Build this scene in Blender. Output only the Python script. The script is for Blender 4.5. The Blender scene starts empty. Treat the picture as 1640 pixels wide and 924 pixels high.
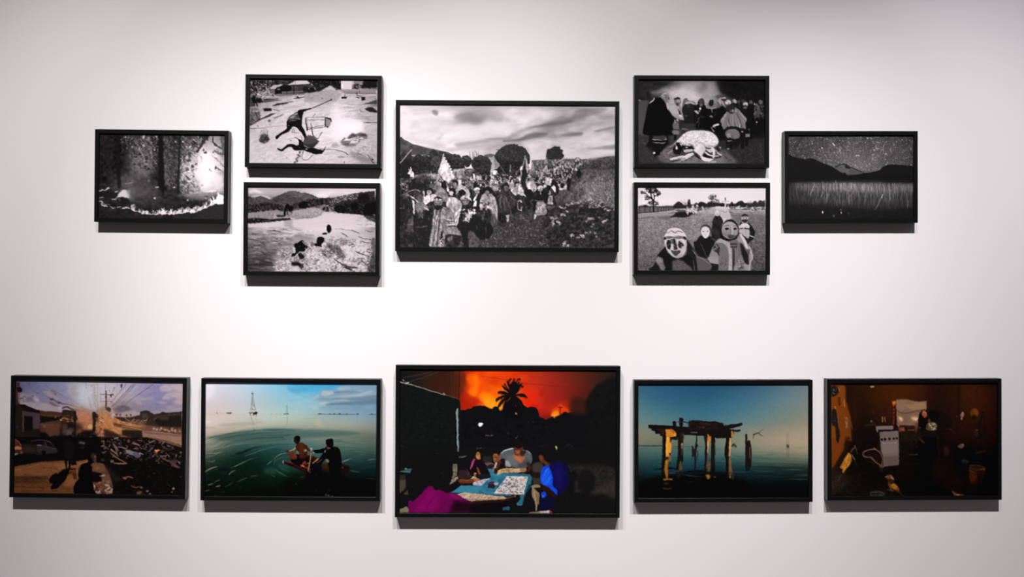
# A gallery wall with twelve framed photographs in two rows, lit by four ceiling spots.
import bpy, bmesh
import math
import numpy as np
CAM_ROT = (-0.0001081, 0.0046427, 0.0120191)   # pitch, roll, yaw of the camera, radians
FOCAL = 1520.0 / 1640.0 * 36.0                  # lens for a 36 mm wide sensor
CAM_Z, CAM_D = 1.62, 3.2                        # eye height, distance from the wall
DEPTH, RECESS, FACE = 0.035, 0.006, 0.0138      # frame depth, rebate, moulding face width
# centre x, centre z (from eye height), width, height, tilt
FRAMES = {
 'forest_fire': (-1.1282, 0.3673, 0.4416, 0.3073, -0.0051),
 'chair_throw': (-0.6257, 0.5529, 0.4526, 0.3084, -0.0039),
 'river': (-0.6298, 0.1940, 0.4527, 0.3100, -0.0009),
 'march': (0.0210, 0.3746, 0.7460, 0.5036, 0.0004),
 'ritual': (0.6704, 0.5609, 0.4527, 0.3078, 0.0036),
 'masks': (0.6726, 0.2029, 0.4570, 0.3084, 0.0032),
 'night': (1.1732, 0.3789, 0.4478, 0.3071, 0.0059),
 'street': (-1.3332, -0.5014, 0.5812, 0.4037, -0.0104),
 'raft': (-0.6959, -0.5070, 0.5958, 0.4061, -0.0029),
 'game': (0.0265, -0.5110, 0.7498, 0.5067, -0.0010),
 'pier': (0.7481, -0.5075, 0.5985, 0.4086, 0.0047),
 'kitchen': (1.3903, -0.5004, 0.5877, 0.4065, 0.0063),
}
def cam_axes():
    p, r, y = CAM_ROT
    F = np.array([math.sin(y)*math.cos(p), math.cos(y)*math.cos(p), math.sin(p)])
    R = np.array([math.cos(y), -math.sin(y), 0.0]); U = np.cross(R, F)
    return math.cos(r)*R + math.sin(r)*U, -math.sin(r)*R + math.cos(r)*U, F
def project(P):
    R, U, F = cam_axes(); P = np.asarray(P, float)
    return np.stack([820+1520*(P@R)/(P@F), 462-1520*(P@U)/(P@F)], -1)
def print_size(k):
    cx, cz, w, h, r = FRAMES[k]
    return w-2*FACE+0.002, h-2*FACE+0.002
def print_quad(k):
    cx, cz, w, h, r = FRAMES[k]; w, h = print_size(k)
    o = np.array([(-w/2, h/2), (w/2, h/2), (w/2, -h/2), (-w/2, -h/2)])
    c, s = math.cos(r), math.sin(r)
    X = cx+o[:,0]*c-o[:,1]*s; Z = cz+o[:,0]*s+o[:,1]*c
    return project(np.stack([X, np.full(4, CAM_D-(DEPTH-RECESS)), Z], -1))
KE = 47.6
def rgb(c):
    if isinstance(c, (int, float)):
        g = c/255.0
        return np.array([g, g*0.95, g*0.968])
    if isinstance(c, str):
        c = c.lstrip('#'); return np.array([int(c[i:i+2], 16)/255.0 for i in (0, 2, 4)])
    return np.array(c, float)/255.0
def blur1(a, s):
    if s <= 0.05: return a
    n = max(1, int(math.ceil(s*2.6))); k = np.exp(-0.5*(np.arange(-n, n+1)/s)**2); k /= k.sum()
    for ax in (0, 1):
        pad = [(0, 0)]*a.ndim; pad[ax] = (n, n)
        b = np.pad(a, pad, mode='edge'); o = 0.0
        for i, w in enumerate(k):
            sl = [slice(None)]*a.ndim; sl[ax] = slice(i, i+a.shape[ax]); o = o+w*b[tuple(sl)]
        a = o
    return a
def resize(a, H, W):
    """smooth (cubic) resampling of a small grid to H x W, nodes at the edges"""
    def ax0(a, N):
        n = a.shape[0]
        if n == 1: return np.repeat(a, N, 0)
        t = np.linspace(0, n-1, N); i = np.clip(np.floor(t).astype(int), 0, n-2); f = t-i
        f = f.reshape((-1,)+(1,)*(a.ndim-1))
        g = lambda j: a[np.clip(j, 0, n-1)]
        p0, p1, p2, p3 = g(i-1), g(i), g(i+1), g(i+2)
        return p1+0.5*f*(p2-p0+f*(2*p0-5*p1+4*p2-p3+f*(3*(p1-p2)+p3-p0)))
    a = ax0(a, H); return np.swapaxes(ax0(np.swapaxes(a, 0, 1), W), 0, 1)
def spline(p, closed, k=6):
    n = len(p); out = []
    for i in range(n if closed else n-1):
        if closed: a, b, c, d = p[i-1], p[i], p[(i+1) % n], p[(i+2) % n]
        else: a, b, c, d = p[max(i-1, 0)], p[i], p[i+1], p[min(i+2, n-1)]
        for t in np.arange(k)/k:
            out.append(b+0.5*t*(c-a+t*(2*a-5*b+4*c-d+t*(3*(b-c)+d-a))))
    if not closed: out.append(p[-1])
    return np.array(out)
class Pic:
    def __init__(s, key, off, scale, res=1.2, seed=1):
        s.key = key; q = print_quad(key); s.off = np.array(off, float); s.sc = scale
        s.gw = int(np.hypot(*(q[1]-q[0]))*res); s.gh = int(np.hypot(*(q[3]-q[0]))*res)
        s.W, s.H = s.gw*2, s.gh*2
        dst = [(0, 0), (s.W, 0), (s.W, s.H), (0, s.H)]; A = []; B = []
        for (x, y), (X, Y) in zip(q, dst):
            A += [[x, y, 1, 0, 0, 0, -X*x, -X*y], [0, 0, 0, x, y, 1, -Y*x, -Y*y]]; B += [X, Y]
        s.M = np.append(np.linalg.solve(np.array(A), np.array(B)), 1).reshape(3, 3)
        s.k = s.W/np.hypot(*(q[1]-q[0]))/s.sc      # canvas px per sketch px
        s.img = np.zeros((s.H, s.W, 3)); s.rng = np.random.default_rng(seed); s.clip = None
    def sheet(s, off, scale):
        s.k *= s.sc/scale; s.off = np.array(off, float); s.sc = scale
    def T(s, pts):
        p = np.asarray(pts, float).reshape(-1, 2)/s.sc+s.off
        h = np.c_[p, np.ones(len(p))]@s.M.T
        return h[:, :2]/h[:, 2:]
    def box(s, lo, hi, m):
        x0, y0 = np.floor(lo-m).astype(int); x1, y1 = np.ceil(hi+m).astype(int)
        x0, y0, x1, y1 = max(x0, 0), max(y0, 0), min(x1, s.W), min(y1, s.H)
        return (x0, y0, x1, y1) if x1 > x0 and y1 > y0 else None
    def put(s, b, m, col, a, fn=None):
        x0, y0, x1, y1 = b
        if s.clip is not None: m = m*s.clip[y0:y1, x0:x1]
        m = (m*a)[..., None]; v = s.img[y0:y1, x0:x1]
        c = rgb(col) if not isinstance(col, np.ndarray) or col.ndim == 1 else col
        s.img[y0:y1, x0:x1] = v*(1-m)+c*m
    def pmask(s, pts, smooth=False, blur=0.0):
        p = s.T(pts)
        if smooth: p = spline(p, True)
        bl = blur*s.k
        b = s.box(p.min(0), p.max(0), 1+3*bl)
        if b is None: return None, None
        x0, y0, x1, y1 = b; SS = 2 if (x1-x0)*(y1-y0) < 400000 else 1
        ys = (np.arange((y1-y0)*SS)+0.5)/SS+y0; N = (x1-x0)*SS
        m = np.zeros((len(ys), N+1), np.int32)
        for (ax, ay), (bx, by) in zip(p, np.roll(p, -1, 0)):
            if ay == by: continue
            if ay > by: ax, ay, bx, by = bx, by, ax, ay
            r0, r1 = np.searchsorted(ys, [ay, by])
            if r1 > r0:
                X = ax+(ys[r0:r1]-ay)*(bx-ax)/(by-ay)
                c = np.clip(np.ceil((X-x0)*SS-0.5).astype(int), 0, N)
                np.add.at(m, (np.arange(r0, r1), c), 1)
        m = (np.cumsum(m, 1)[:, :N] & 1).astype(float)
        if SS == 2: m = m.reshape(y1-y0, 2, x1-x0, 2).mean((1, 3))
        return b, blur1(m, bl)
    def poly(s, pts, col, a=1.0, blur=0.0, smooth=False):
        b, m = s.pmask(pts, smooth, blur)
        if b: s.put(b, m, col, a)
    def blob(s, pts, col, a=1.0, blur=0.0): s.poly(pts, col, a, blur, True)
    def ell(s, cx, cy, rx, ry, col, a=1.0, blur=0.0, rot=0.0):
        t = np.linspace(0, 2*np.pi, 28, endpoint=False); r = math.radians(rot)
        X, Y = rx*np.cos(t), ry*np.sin(t)
        s.poly(np.c_[cx+X*math.cos(r)-Y*math.sin(r), cy+X*math.sin(r)+Y*math.cos(r)], col, a, blur)
    def line(s, pts, w, col, a=1.0, blur=0.0, smooth=True):
        p = s.T(pts); n = len(p)
        ws = np.interp(np.linspace(0, 1, n), np.linspace(0, 1, np.size(w)), np.atleast_1d(w).astype(float))*s.k/2
        if smooth and n > 2:
            q = spline(np.c_[p, ws], False, 4); p, ws = q[:, :2], q[:, 2]
        soft = max(0.5, blur*s.k)
        b = s.box(p.min(0), p.max(0), ws.max()+soft+1)
        if b is None: return
        x0, y0, x1, y1 = b; D = np.full((y1-y0, x1-x0), 1e9)
        for i in range(len(p)-1):
            A, B = p[i], p[i+1]; r = max(ws[i], ws[i+1])+soft+1
            c = s.box(np.minimum(A, B), np.maximum(A, B), r)
            if c is None: continue
            u0, v0, u1, v1 = c
            Y, X = np.mgrid[v0:v1, u0:u1]+0.5
            d = B-A; L = d@d+1e-9; t = np.clip(((X-A[0])*d[0]+(Y-A[1])*d[1])/L, 0, 1)
            dist = np.hypot(X-A[0]-t*d[0], Y-A[1]-t*d[1])-(ws[i]+t*(ws[i+1]-ws[i]))
            D[v0-y0:v1-y0, u0-x0:u1-x0] = np.minimum(D[v0-y0:v1-y0, u0-x0:u1-x0], dist)
        thin = min(1.0, 2*ws.max()+0.25)
        s.put(b, np.clip(0.5-D/(2*soft), 0, 1), col, a*(thin if blur == 0 else 1))
    def grid(s, rows, a=1.0):
        g = np.array([[rgb(c) for c in r] for r in rows])
        s.put((0, 0, s.W, s.H), np.ones((s.H, s.W)), np.clip(resize(g, s.H, s.W), 0, 1), a)
    def noise(s, sx, sy=None, octaves=4, seed=None, rot=0.0, gain=0.55):
        """fractal value noise in -1..1, feature size sx, sy in sketch px"""
        r = np.random.default_rng(seed) if seed is not None else s.rng; sy = sy or sx
        out = np.zeros((s.H, s.W)); amp = 1.0; tot = 0
        Y, X = np.mgrid[0:s.H, 0:s.W]; c, d = math.cos(math.radians(rot)), math.sin(math.radians(rot))
        U, V = (X*c+Y*d)/s.k, (-X*d+Y*c)/s.k
        for o in range(octaves):
            g = r.random((64, 64)); u = U*2**o/sx+r.random()*64; v = V*2**o/sy+r.random()*64
            i, j = np.floor(u).astype(int), np.floor(v).astype(int); f, h = u-i, v-j
            f, h = f*f*(3-2*f), h*h*(3-2*h); i0, j0, i1, j1 = i % 64, j % 64, (i+1) % 64, (j+1) % 64
            n = (g[j0, i0]*(1-f)+g[j0, i1]*f)*(1-h)+(g[j1, i0]*(1-f)+g[j1, i1]*f)*h
            out += amp*(n*2-1); tot += amp; amp *= gain
        return out/tot*1.6
    def full(s, m=None):
        return (0, 0, s.W, s.H), (np.ones((s.H, s.W)) if m is None else m)
    def area(s, pts=None, smooth=False, blur=0.0):
        M = np.zeros((s.H, s.W))
        if pts is None: return M+1
        b, m = s.pmask(pts, smooth, blur)
        if b: M[b[1]:b[3], b[0]:b[2]] = m
        return M
    def tex(s, n, amp, mask=None, lo=None, hi=None):
        """add noise n times amp (0-255) inside mask"""
        m = 1.0 if mask is None else mask
        d = n*amp/255.0*m
        s.img = np.clip(s.img+d[..., None]*np.array([1, .97, .98]), 0, 1)
    def mul(s, n, amp, mask=None):
        m = 1.0 if mask is None else mask
        s.img = np.clip(s.img*(1+n*amp*m)[..., None], 0, 1)
    def spots(s, n, thr, soft, col, a=1.0, mask=None):
        m = np.clip((n-thr)/soft, 0, 1)
        if mask is not None: m = m*mask
        s.put((0, 0, s.W, s.H), m, col, a)
    def scatter(s, pts, n, length, width, ang, cols, a=1.0, jit=15, dens=None, bend=0.0, blur=0.0):
        """short strokes strewn inside polygon pts (or everywhere dens, a mask, allows)"""
        M = s.area(pts, False) if dens is None else dens
        P = np.argwhere(M > 0.3)
        if not len(P): return
        w = M[P[:, 0], P[:, 1]]; idx = s.rng.choice(len(P), n, p=w/w.sum())
        keep = s.T; k = s.k
        for y, x in P[idx[np.argsort(P[idx, 0])]]:
            L = length*(0.5+s.rng.random())*k; t = math.radians(ang+s.rng.normal()*jit)
            d = np.array([math.cos(t), math.sin(t)])*L/2; c = np.array([x, y])+s.rng.random(2)
            q = [c-d, c+np.array([-d[1], d[0]])*bend*s.rng.normal(), c+d]
            s.T = lambda z: np.asarray(z, float)
            s.line(q if bend else [c-d, c+d], width*(0.6+0.8*s.rng.random()), cols[s.rng.integers(len(cols))], a*(0.6+0.4*s.rng.random()), blur)
            s.T = keep
    def smudge(s, sig): s.img = blur1(s.img, sig*s.k)
    def warp(s, amp, size, mask=None, seed=None, octaves=3):
        """ragged edges: push every spot sideways by noise, amp and size in sketch px"""
        m = s.k*amp*(1.0 if mask is None else mask)
        Y, X = np.mgrid[0:s.H, 0:s.W].astype(float)
        X = np.clip(X+m*s.noise(size, size, octaves), 0, s.W-1.001); Y = np.clip(Y+m*s.noise(size, size, octaves), 0, s.H-1.001)
        i, j = X.astype(int), Y.astype(int); f, h = (X-i)[..., None], (Y-j)[..., None]; a = s.img
        s.img = (a[j, i]*(1-f)+a[j, i+1]*f)*(1-h)+(a[j+1, i]*(1-f)+a[j+1, i+1]*f)*h
    def done(s, grain=3.0, con=1.0, mid=.45):
        s.img = np.clip((s.img-mid)*con+mid, .035, 1)
        s.img = np.clip(s.img+s.rng.normal(size=(s.H, s.W, 1))*grain/255, 0, 1)
        im = s.img.reshape(s.gh, 2, s.gw, 2, 3).mean((1, 3))
        return im
def paint_forest_fire():
    K = 12.833
    p = Pic('forest_fire', (152, 207), K, seed=21)
    A, B, C, D = (152, 207), (254, 207), (152, 279), (254, 279)
    p.grid([[36,38,34,50,70,62,40,50,44,60,60,100,130,70],
            [36,36,30,46,80,78,40,58,40,96,90,140,160,100],
            [34,34,30,50,96,90,40,64,42,110,150,190,185,120],
            [34,32,32,58,100,100,44,70,46,130,190,215,205,150],
            [34,34,32,66,104,110,44,74,56,160,205,222,212,170],
            [34,36,34,60,98,86,40,84,64,180,210,225,212,160],
            [36,38,60,90,76,70,44,72,60,160,180,212,200,140],
            [40,46,70,84,70,64,44,52,60,110,130,140,130,140],
            [38,40,48,54,58,54,42,44,46,56,62,70,80,120],
            [40,42,42,42,42,44,42,40,40,42,44,50,60,70],
            [44,46,44,44,44,46,46,44,44,44,44,46,48,50],
            [46,48,46,46,46,48,48,46,46,46,46,48,50,50]])
    S = p.rng
    p.sheet(A, K)
    up = p.area([90,100,2700,100,2700,1300,2400,1330,1700,1360,1000,1150,500,1100,90,1200], blur=10)
    p.tex(p.noise(70,60,4,3), 16, up)
    # foliage, dim on the left, glittering towards the middle
    p.scatter([100,120,480,120,500,900,100,900], 140, 60, 16, 60, [30,40,46,52], .5, 50)
    p.scatter([540,120,1300,120,1300,760,1150,800,1000,640,840,520,540,480], 420, 44, 15, 55, [28,32,40,70,96,120,150], .7, 50)
    p.scatter([700,500,900,380,1180,520,1280,900,760,900], 110, 60, 20, 45, [60,90,120,132,40], .5, 30)
    for x,y,r,c in [(1000,155,26,190),(630,160,22,170),(1260,150,18,185),(770,365,18,180),(1005,335,26,180),(915,400,24,170),(1225,420,18,170),(560,260,16,120),(1100,190,26,150),(1160,280,22,140),(1150,480,22,150),(720,300,18,110),(1010,640,24,150),(900,640,20,130),(1080,720,22,140)]: p.ell(x,y,r,r*1.2,c,.8,5)
    for q,w,c in [([1100,400,1150,470,1180,530],[14,22,10],150),([1080,180,1150,270,1210,380],[16,26,14],120),([900,400,950,470,1000,560,1020,640],[24,34,30,16],130),([940,520,980,600],[10,18],60)]: p.line(q,w,c,.6,5)
    for x,y,r in [(800,725,26),(1040,770,34),(1100,820,30),(1050,670,22),(840,560,22),(930,520,26)]: p.ell(x,y,r,r*.8,34,.8,6)
    p.scatter([1400,120,1700,120,1720,1150,1400,1150], 380, 40, 15, 50, [28,34,46,70,92,110,132], .65, 50)
    p.sheet(B, K)
    p.scatter([80,120,420,120,420,1200,80,1200], 220, 30, 13, 50, [28,34,46,80,110,130], .6, 50)
    p.scatter([450,120,1000,130,850,380,780,520,600,650,450,700], 330, 38, 14, 50, [28,34,44,60,110,140,170], .75, 50)
    p.scatter([450,600,700,480,900,360,880,600,760,900,800,1200,450,1250], 260, 36, 14, 50, [56,90,150,190,210,222], .7, 50)
    p.blob([820,420,900,340,960,380,1000,300,1080,330,1100,480,1120,700,1160,900,1300,1000,1300,1250,900,1330,840,1200,800,800],214,.75,30); p.blob([870,560,1000,480,1060,560,1080,900,1040,1180,900,1240,860,900],226,.7,24)
    p.blob([940,320,1020,240,1120,300,1130,420,1040,440,950,400],160,.6,20); p.blob([1120,120,1280,120,1300,320,1180,260],138,.7,14)
    for q,w,c,a in [([1000,130,900,300,780,480],[70,60,20],40,.8),([860,130,980,150,1010,240],[80,60,16],42,.8),([720,300,830,400],[60,14],44,.7),([1110,130,1130,260,1180,330,1260,380,1330,400],[12,34,40,30,16],52,.9),([1060,250,1130,280,1160,320],[8,14,8],60,.8),([1280,130,1330,400,1345,520],[40,60,40],80,.8),([1150,430,1220,490,1330,520],[30,50,40],70,.7),([1100,540,1180,600,1240,680],[10,14,8],80,.7),([1180,780,1250,830,1330,880],[22,14,8],60,.8),([1050,820,1100,865],[18,8],64,.8),([880,560,890,680],[14,6],90,.7),([1240,640,1300,720,1340,760],[8,14,20],76,.7),([1190,400,1300,560],[20,40],96,.5)]: p.line(q,w,c,a,4)
    for x,y,rx,ry,c in [(970,480,34,24,50),(920,425,22,26,70),(1130,465,20,16,60),(1175,790,20,44,50),(700,760,34,30,44),(770,720,20,18,70),(620,640,40,30,60),(590,830,36,20,60),(710,840,24,24,90),(640,520,30,60,60)]: p.ell(x,y,rx,ry,c,.85,5)
    for x,y,r in [(1225,335,15),(1180,390,14),(725,220,18),(765,245,14),(500,250,18),(350,260,14),(640,365,16),(570,370,14)]: p.ell(x,y,r,r,215,.85,4)
    p.line([440,920,520,880,600,840],[8,14,8],60,.8,3); p.line([560,850,640,900],[8,14],70,.7,3)
    # trunks
    p.sheet(A, K)
    p.line([460,120,470,500,490,900,500,1180],[70,80,80,70],30,.85,14); p.poly([1310,120,1400,120,1420,700,1430,1400,1330,1400,1320,700],28,.97,6)
    p.line([1280,150,1310,300],[10,6],70,.4,4)
    p.sheet(B, K)
    p.poly([0,120,70,120,90,700,110,924,90,1380,-20,1380,0,700],28,.95,7); p.line([450,130,430,500,415,900,400,1290],[34,40,48,56],36,.95,6); p.line([440,500,425,900,408,1250],[6,8,6],70,.4,4)
    # forest floor
    p.sheet(D, K)
    p.blob([420,420,700,380,1000,370,1200,370,1200,460,900,520,560,480,400,450],140,.7,18); p.blob([640,270,800,250,860,300,830,390,640,400],180,.6,16); p.line([950,365,1080,350,1190,345],[20,36,20],225,.8,8); p.line([940,370,1100,400,1190,400],[6,10,8],120,.6,5)
    p.scatter([450,120,640,60,830,260,860,360,560,400,450,380], 90, 34, 14, 40, [60,90,200,220,120,44], .7, 50)
    p.line([560,40,640,110],[26,40],60,.85,5); p.blob([480,130,560,120,600,180,540,210,490,190],76,.85,6); p.ell(720,48,26,20,60,.8,5); p.ell(830,320,24,40,120,.6,8); p.ell(900,230,26,22,120,.6,6); p.ell(885,275,16,14,225,.8,4)
    p.blob([-1500,500,0,480,420,440,700,500,1000,520,1180,460,1340,560,1340,920,-1500,920],42,.8,26)
    p.blob([420,450,760,460,1000,440,1180,400,1200,460,1000,540,700,540],96,.45,20)
    p.ell(600,525,16,18,190,.85,4); p.ell(975,505,14,14,225,.9,3); p.ell(985,455,30,18,70,.8,5); p.ell(325,260,24,9,225,.9,3); p.ell(290,675,14,10,110,.7,4)
    p.sheet(C, K)
    p.blob([540,330,720,300,1000,220,1300,280,1350,520,1100,620,800,600,640,560],74,.65,40); p.blob([720,330,900,280,1100,300,1000,420,760,520],86,.5,30)
    p.blob([700,300,760,280,820,330,760,520,720,560,680,480],100,.5,20)
    p.tex(p.noise(80,50,4,7), 12, p.area([100,200,2600,300,2600,900,100,900],blur=20))
    p.blob([440,510,480,430,540,350,600,325,660,340,700,400,700,470,640,500,580,480,520,470,460,510],212,.92,8); p.blob([640,340,720,330,720,480,680,490],150,.6,12); p.line([355,520,420,515,440,490],[14,22,14],170,.85,5)
    p.blob([480,480,600,480,680,500,720,580,600,640,500,600,430,540],34,.9,8); p.blob([490,500,520,500,510,570,495,560],120,.5,6)
    p.blob([140,350,240,330,320,360,330,440,240,450,150,420],36,.9,8)
    for q,w,c in [([105,350,150,325,200,330,260,300,290,265],[26,22,16,34,20],205),([290,290,350,295],[14,6],110),([425,360,470,360],[22,16],215),([60,492,170,480],[16,22],150),([80,490,340,495],[6,6],80),([100,540,150,560,140,610,180,640,250,660],[12,26,24,26,14],200),([170,600,230,635,310,605],[12,20,6],140),([300,665,350,690,420,690],[14,22,14],165),([470,690,520,670],[22,12],170),([560,690,640,695,710,690],[16,30,14],215),([680,660,690,650],[10,12],140),([640,185,690,200,770,175],[16,12,14],150),([700,150,740,150],[16,10],40)]: p.line(q,w,c,.9,4)
    p.ell(1280,262,34,12,185,.9,4); p.poly([1195,500,1235,462,1260,500],225,.95,3); p.ell(1105,140,18,16,130,.7,5)
    # the burning rim
    def flames(pts, n, h, up=90):
        c = spline(np.array(pts, float).reshape(-1,2), False, 12)
        for i in S.integers(0, len(c), n):
            x,y = c[i]+S.normal(size=2)*[10,5]; L = h*(.4+S.random()); t = S.normal()*22
            p.line([x-10,y, x+t*.5, y-L*.5, x+t*1.6, y-L*.8],[34,26,8],int(S.choice([225,232,200,150,60])),.8,3)
        p.line(c[::6], [16,22,16], 215, .7, 6)
    p.blob([730,690,760,640,820,632,790,690,800,730,860,750,840,770,770,740],228,.95,4)
    flames([760,700,820,750,940,780,1000,805,1100,815,1250,820,1400,815], 40, 70)
    p.sheet(D, K)
    flames([-40,815,100,800,280,810,450,790,560,775], 60, 90); flames([560,780,680,770,800,760,900,710,1000,680], 60, 100); flames([980,680,1080,630,1180,580], 34, 120)
    p.poly([1150,600,1200,480,1225,360,1260,430,1300,440,1340,460,1340,615,1250,610,1200,590],230,.97,5); p.blob([1140,560,1200,500,1260,600,1180,610],226,.9,8)
    p.poly([820,790,900,740,1100,680,1200,610,1345,622,1345,920,700,920],44,.97,4); p.scatter([820,800,1200,640,1340,640,1340,900,700,900],60,30,10,0,[36,54,60],.5,60)
    p.blob([850,560,930,540,960,620,900,640],40,.7,8)
    for q in ([960,560,970,660],[830,600,840,660],[1150,520,1190,480]): p.line(q,14,46,.8,4)
    p.warp(12, 46, octaves=2)
    p.smudge(2.5)
    return p
def paint_chair_throw():
    K = 12.833
    p = Pic('chair_throw', (394, 120), K, seed=31)
    A, B, C, D, O = (394, 120), (498, 120), (394, 192), (498, 192), (380, 110)
    p.grid([[90,110,120,120,140,150,120,140,170,170,120],
            [130,150,150,160,170,185,190,190,185,180,160],
            [150,175,180,190,205,200,192,200,200,185,165],
            [150,175,195,205,210,205,205,220,205,190,170],
            [175,195,205,212,215,212,215,228,215,190,180],
            [195,205,210,215,215,215,225,238,235,200,190],
            [200,205,208,212,215,218,225,235,228,195,185],
            [205,205,205,210,212,215,215,212,200,195,190],
            [208,205,208,210,212,212,210,205,190,180,180],
            [212,208,210,212,212,212,210,205,195,178,172]])
    S = p.rng
    p.sheet(A, K)
    p.tex(p.noise(90,30,4,2,-12), 12, p.area([80,420,2740,380,2740,1830,80,1830],blur=12)); p.tex(p.noise(26,20,3,3), 8, p.area([80,420,2740,380,2740,1830,80,1830],blur=12))
    # drag marks, ruts
    for k in range(150):
        x,y = 1500+S.random()*1200, 520+S.random()*1250; p.line([x,y,x+80+S.random()*160,y-8+S.random()*24],[2,8,2],[130,150,226,110][k%4],.4,4)
    for k in range(90):
        x,y = 80+S.random()*1100, 900+S.random()*900; p.line([x,y,x+60+S.random()*120,y-40*S.random()],[2,8,2],[170,228,180,150][k%4],.35,4)
    # houses and trees, left top
    p.poly([80,110,560,110,460,240,300,460,220,460,80,560],70,.9,8)
    p.scatter([80,115,560,115,450,250,230,420,80,480], 170, 40,18,40,[34,40,60,90,130,180,205],.8,50)
    p.poly([540,110,1400,110,1400,330,1200,380,520,400,470,290],70,.95,4); p.scatter([540,115,960,115,880,200,560,200],50,34,18,20,[40,48,70,110,130],.8,50)
    p.poly([860,205,1000,125,1100,115,1250,115,1330,170,1290,185,1000,200],218,.97,3); p.poly([470,285,560,210,740,195,760,215,640,250,600,290],200,.95,3); p.poly([480,300,590,295,600,390,520,395],130,.9,3); p.poly([590,290,760,230,920,220,920,330,760,360,600,400],46,.95,5)
    p.poly([920,210,1310,190,1310,330,920,350],84,.9,3); p.poly([740,340,1260,325,1260,350,740,380],140,.8,4); p.poly([645,285,700,275,705,305,650,310],170,.9,3); p.blob([720,230,800,215,900,230,930,300,760,330,700,290],38,.9,8); p.blob([1170,260,1240,240,1290,290,1260,360,1180,340],52,.8,6)
    p.line([930,265,1060,262],6,150,.7,2); p.line([1010,120,1030,480],[8,10],120,.9,2); p.line([960,130,965,220],6,80,.8); p.line([985,200,985,400],[10,14],44,.9,2); p.line([835,280,838,410],10,50,.9,2); p.line([1060,260,1062,330],6,130,.7)
    p.poly([240,330,480,330,520,440,420,470,220,460],176,.85,8); p.scatter([220,330,500,340,600,440,240,470],60,34,14,10,[90,215,60,225,130],.8,40)
    p.poly([500,405,1300,375,1300,400,700,440],110,.7,5)
    for q,c,a in [([330,490,660,485,680,500,380,520],60,.85),([240,540,420,510,760,520,440,560,250,580],84,.8),([200,470,320,480,340,560,240,580,200,540],44,.9),([80,540,200,560,200,640,80,660],70,.8),([520,640,640,580,880,560,860,590,640,630],62,.9),([740,580,980,530,960,560],90,.6),([80,680,240,680,280,720,100,740],120,.7),([350,685,520,682,530,740,370,750],50,.95),([530,700,680,720,690,745,560,720],100,.7),
        ([80,780,280,760,300,900,80,1050],104,.85),([290,900,520,790,610,790,480,860,300,924,160,1010,80,1050],62,.85),([540,880,780,800,760,830,600,900],120,.7),([700,670,1000,640,1300,620,1000,690],186,.5)]: p.poly(q,c,a,5)
    p.scatter([80,760,300,750,280,940,80,1050],120,30,12,50,[60,90,150,170,44],.7,50)
    p.line([980,485,1120,470,1290,430],[12,20,10],60,.85,3); p.blob([1040,460,1060,440,1090,460,1080,480],44,.9,2)
    # small standing figures
    p.line([1300,300,1295,380,1310,480],[50,46,20],44,.97,2); p.ell(1300,285,16,16,150); p.line([1325,410,1330,480],12,120,.9); p.line([1295,480,1350,482],6,60,.8)
    p.blob([130,450,180,440,200,520,220,560,240,640,215,640,190,580,130,560],38,.97,3); p.ell(150,410,40,28,140,.8,5); p.ell(160,430,20,18,60); p.line([200,590,205,640],12,200,.8,2)
    # sand heap, far trees, bright facade
    p.sheet(B, K)
    p.poly([-30,110,620,110,620,300,-30,370],52,.95,6); p.scatter([-30,115,600,115,600,290,-30,360],130,34,16,30,[34,40,70,110,150],.8,50); p.line([0,190,60,220],[20,10],190,.8,3)
    p.poly([-140,380,160,350,300,270,400,218,440,240,540,330,620,400,520,560,-140,560],178,.95,6); p.poly([200,340,400,220,430,240,520,320,400,300],212,.7,8); p.scatter([-100,390,400,250,560,400,480,520,-100,520],120,40,10,-15,[150,200,165,140],.5,20)
    p.poly([620,115,870,110,880,290,620,285],222,.97,3); p.line([850,115,850,290],[14,18],170,.7,3); p.ell(650,230,24,40,236,.8,4); p.poly([880,115,1100,115,1080,250,860,290],150,.9,8); p.scatter([860,200,1360,130,1360,270,860,280],90,40,20,20,[40,52,70,100],.8,40); p.poly([1080,110,1360,110,1360,260,1040,270],50,.9,8)
    p.poly([560,310,1360,290,1360,400,1120,380,720,380],150,.8,6); p.line([700,378,900,376,1360,388],[8,14,10],70,.8,3); p.line([900,270,1360,285],10,60,.7,4)
    p.poly([1120,410,1360,390,1360,420,1200,430],212,.8,5)
    p.blob([625,455,730,445,735,480,640,488],52,.95,2); p.line([700,400,690,440],10,60); p.line([600,400,660,350,690,370],6,90,.6); p.poly([1030,450,1115,450,1115,520,1040,530],48,.95,3); p.line([930,455,985,470],[14,20],44,.9,2); p.line([940,350,950,420],[20,30],110,.7,5); p.ell(940,385,26,10,60,.8,3); p.line([990,330,1000,350],12,60,.8); p.line([960,430,1040,440],10,60,.8,2)
    p.line([1350,340,1345,480],[24,30],180,.8,4); p.ell(1350,345,12,16,225,.9); p.line([1310,480,1340,485],8,70)
    for q,c,a in [([1060,600,1200,560,1360,510,1360,600,1200,600],74,.85),([1100,700,1180,660,1260,665,1360,740,1360,780,1200,760],52,.92),([1200,640,1360,610,1360,650],110,.7)]: p.poly(q,c,a,8)
    p.line([1005,710,1030,750,1090,762],[12,8,6],80,.85,2); p.ell(232,480,18,9,90,.8,3); p.ell(12,480,14,7,130,.8,3)
    for q in ([620,660,780,665,900,690],[700,740,900,740,1040,742],[900,850,1100,860,1360,870],[900,760,1020,800],[840,900,1000,890,1360,910],[700,600,900,610,1080,600]): p.line(q,[3,12,3],120,.5,4)
    # dust cloud
    p.blob([480,640,560,600,600,760,640,900,900,980,1000,1000,1080,1010,1050,1130,1000,1190,800,1230,600,1300,480,1350,430,1200,440,1000,460,800],236,.8,50); p.blob([560,960,800,930,1060,980,1040,1130,900,1180,640,1200,520,1100],242,.8,36)
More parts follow.
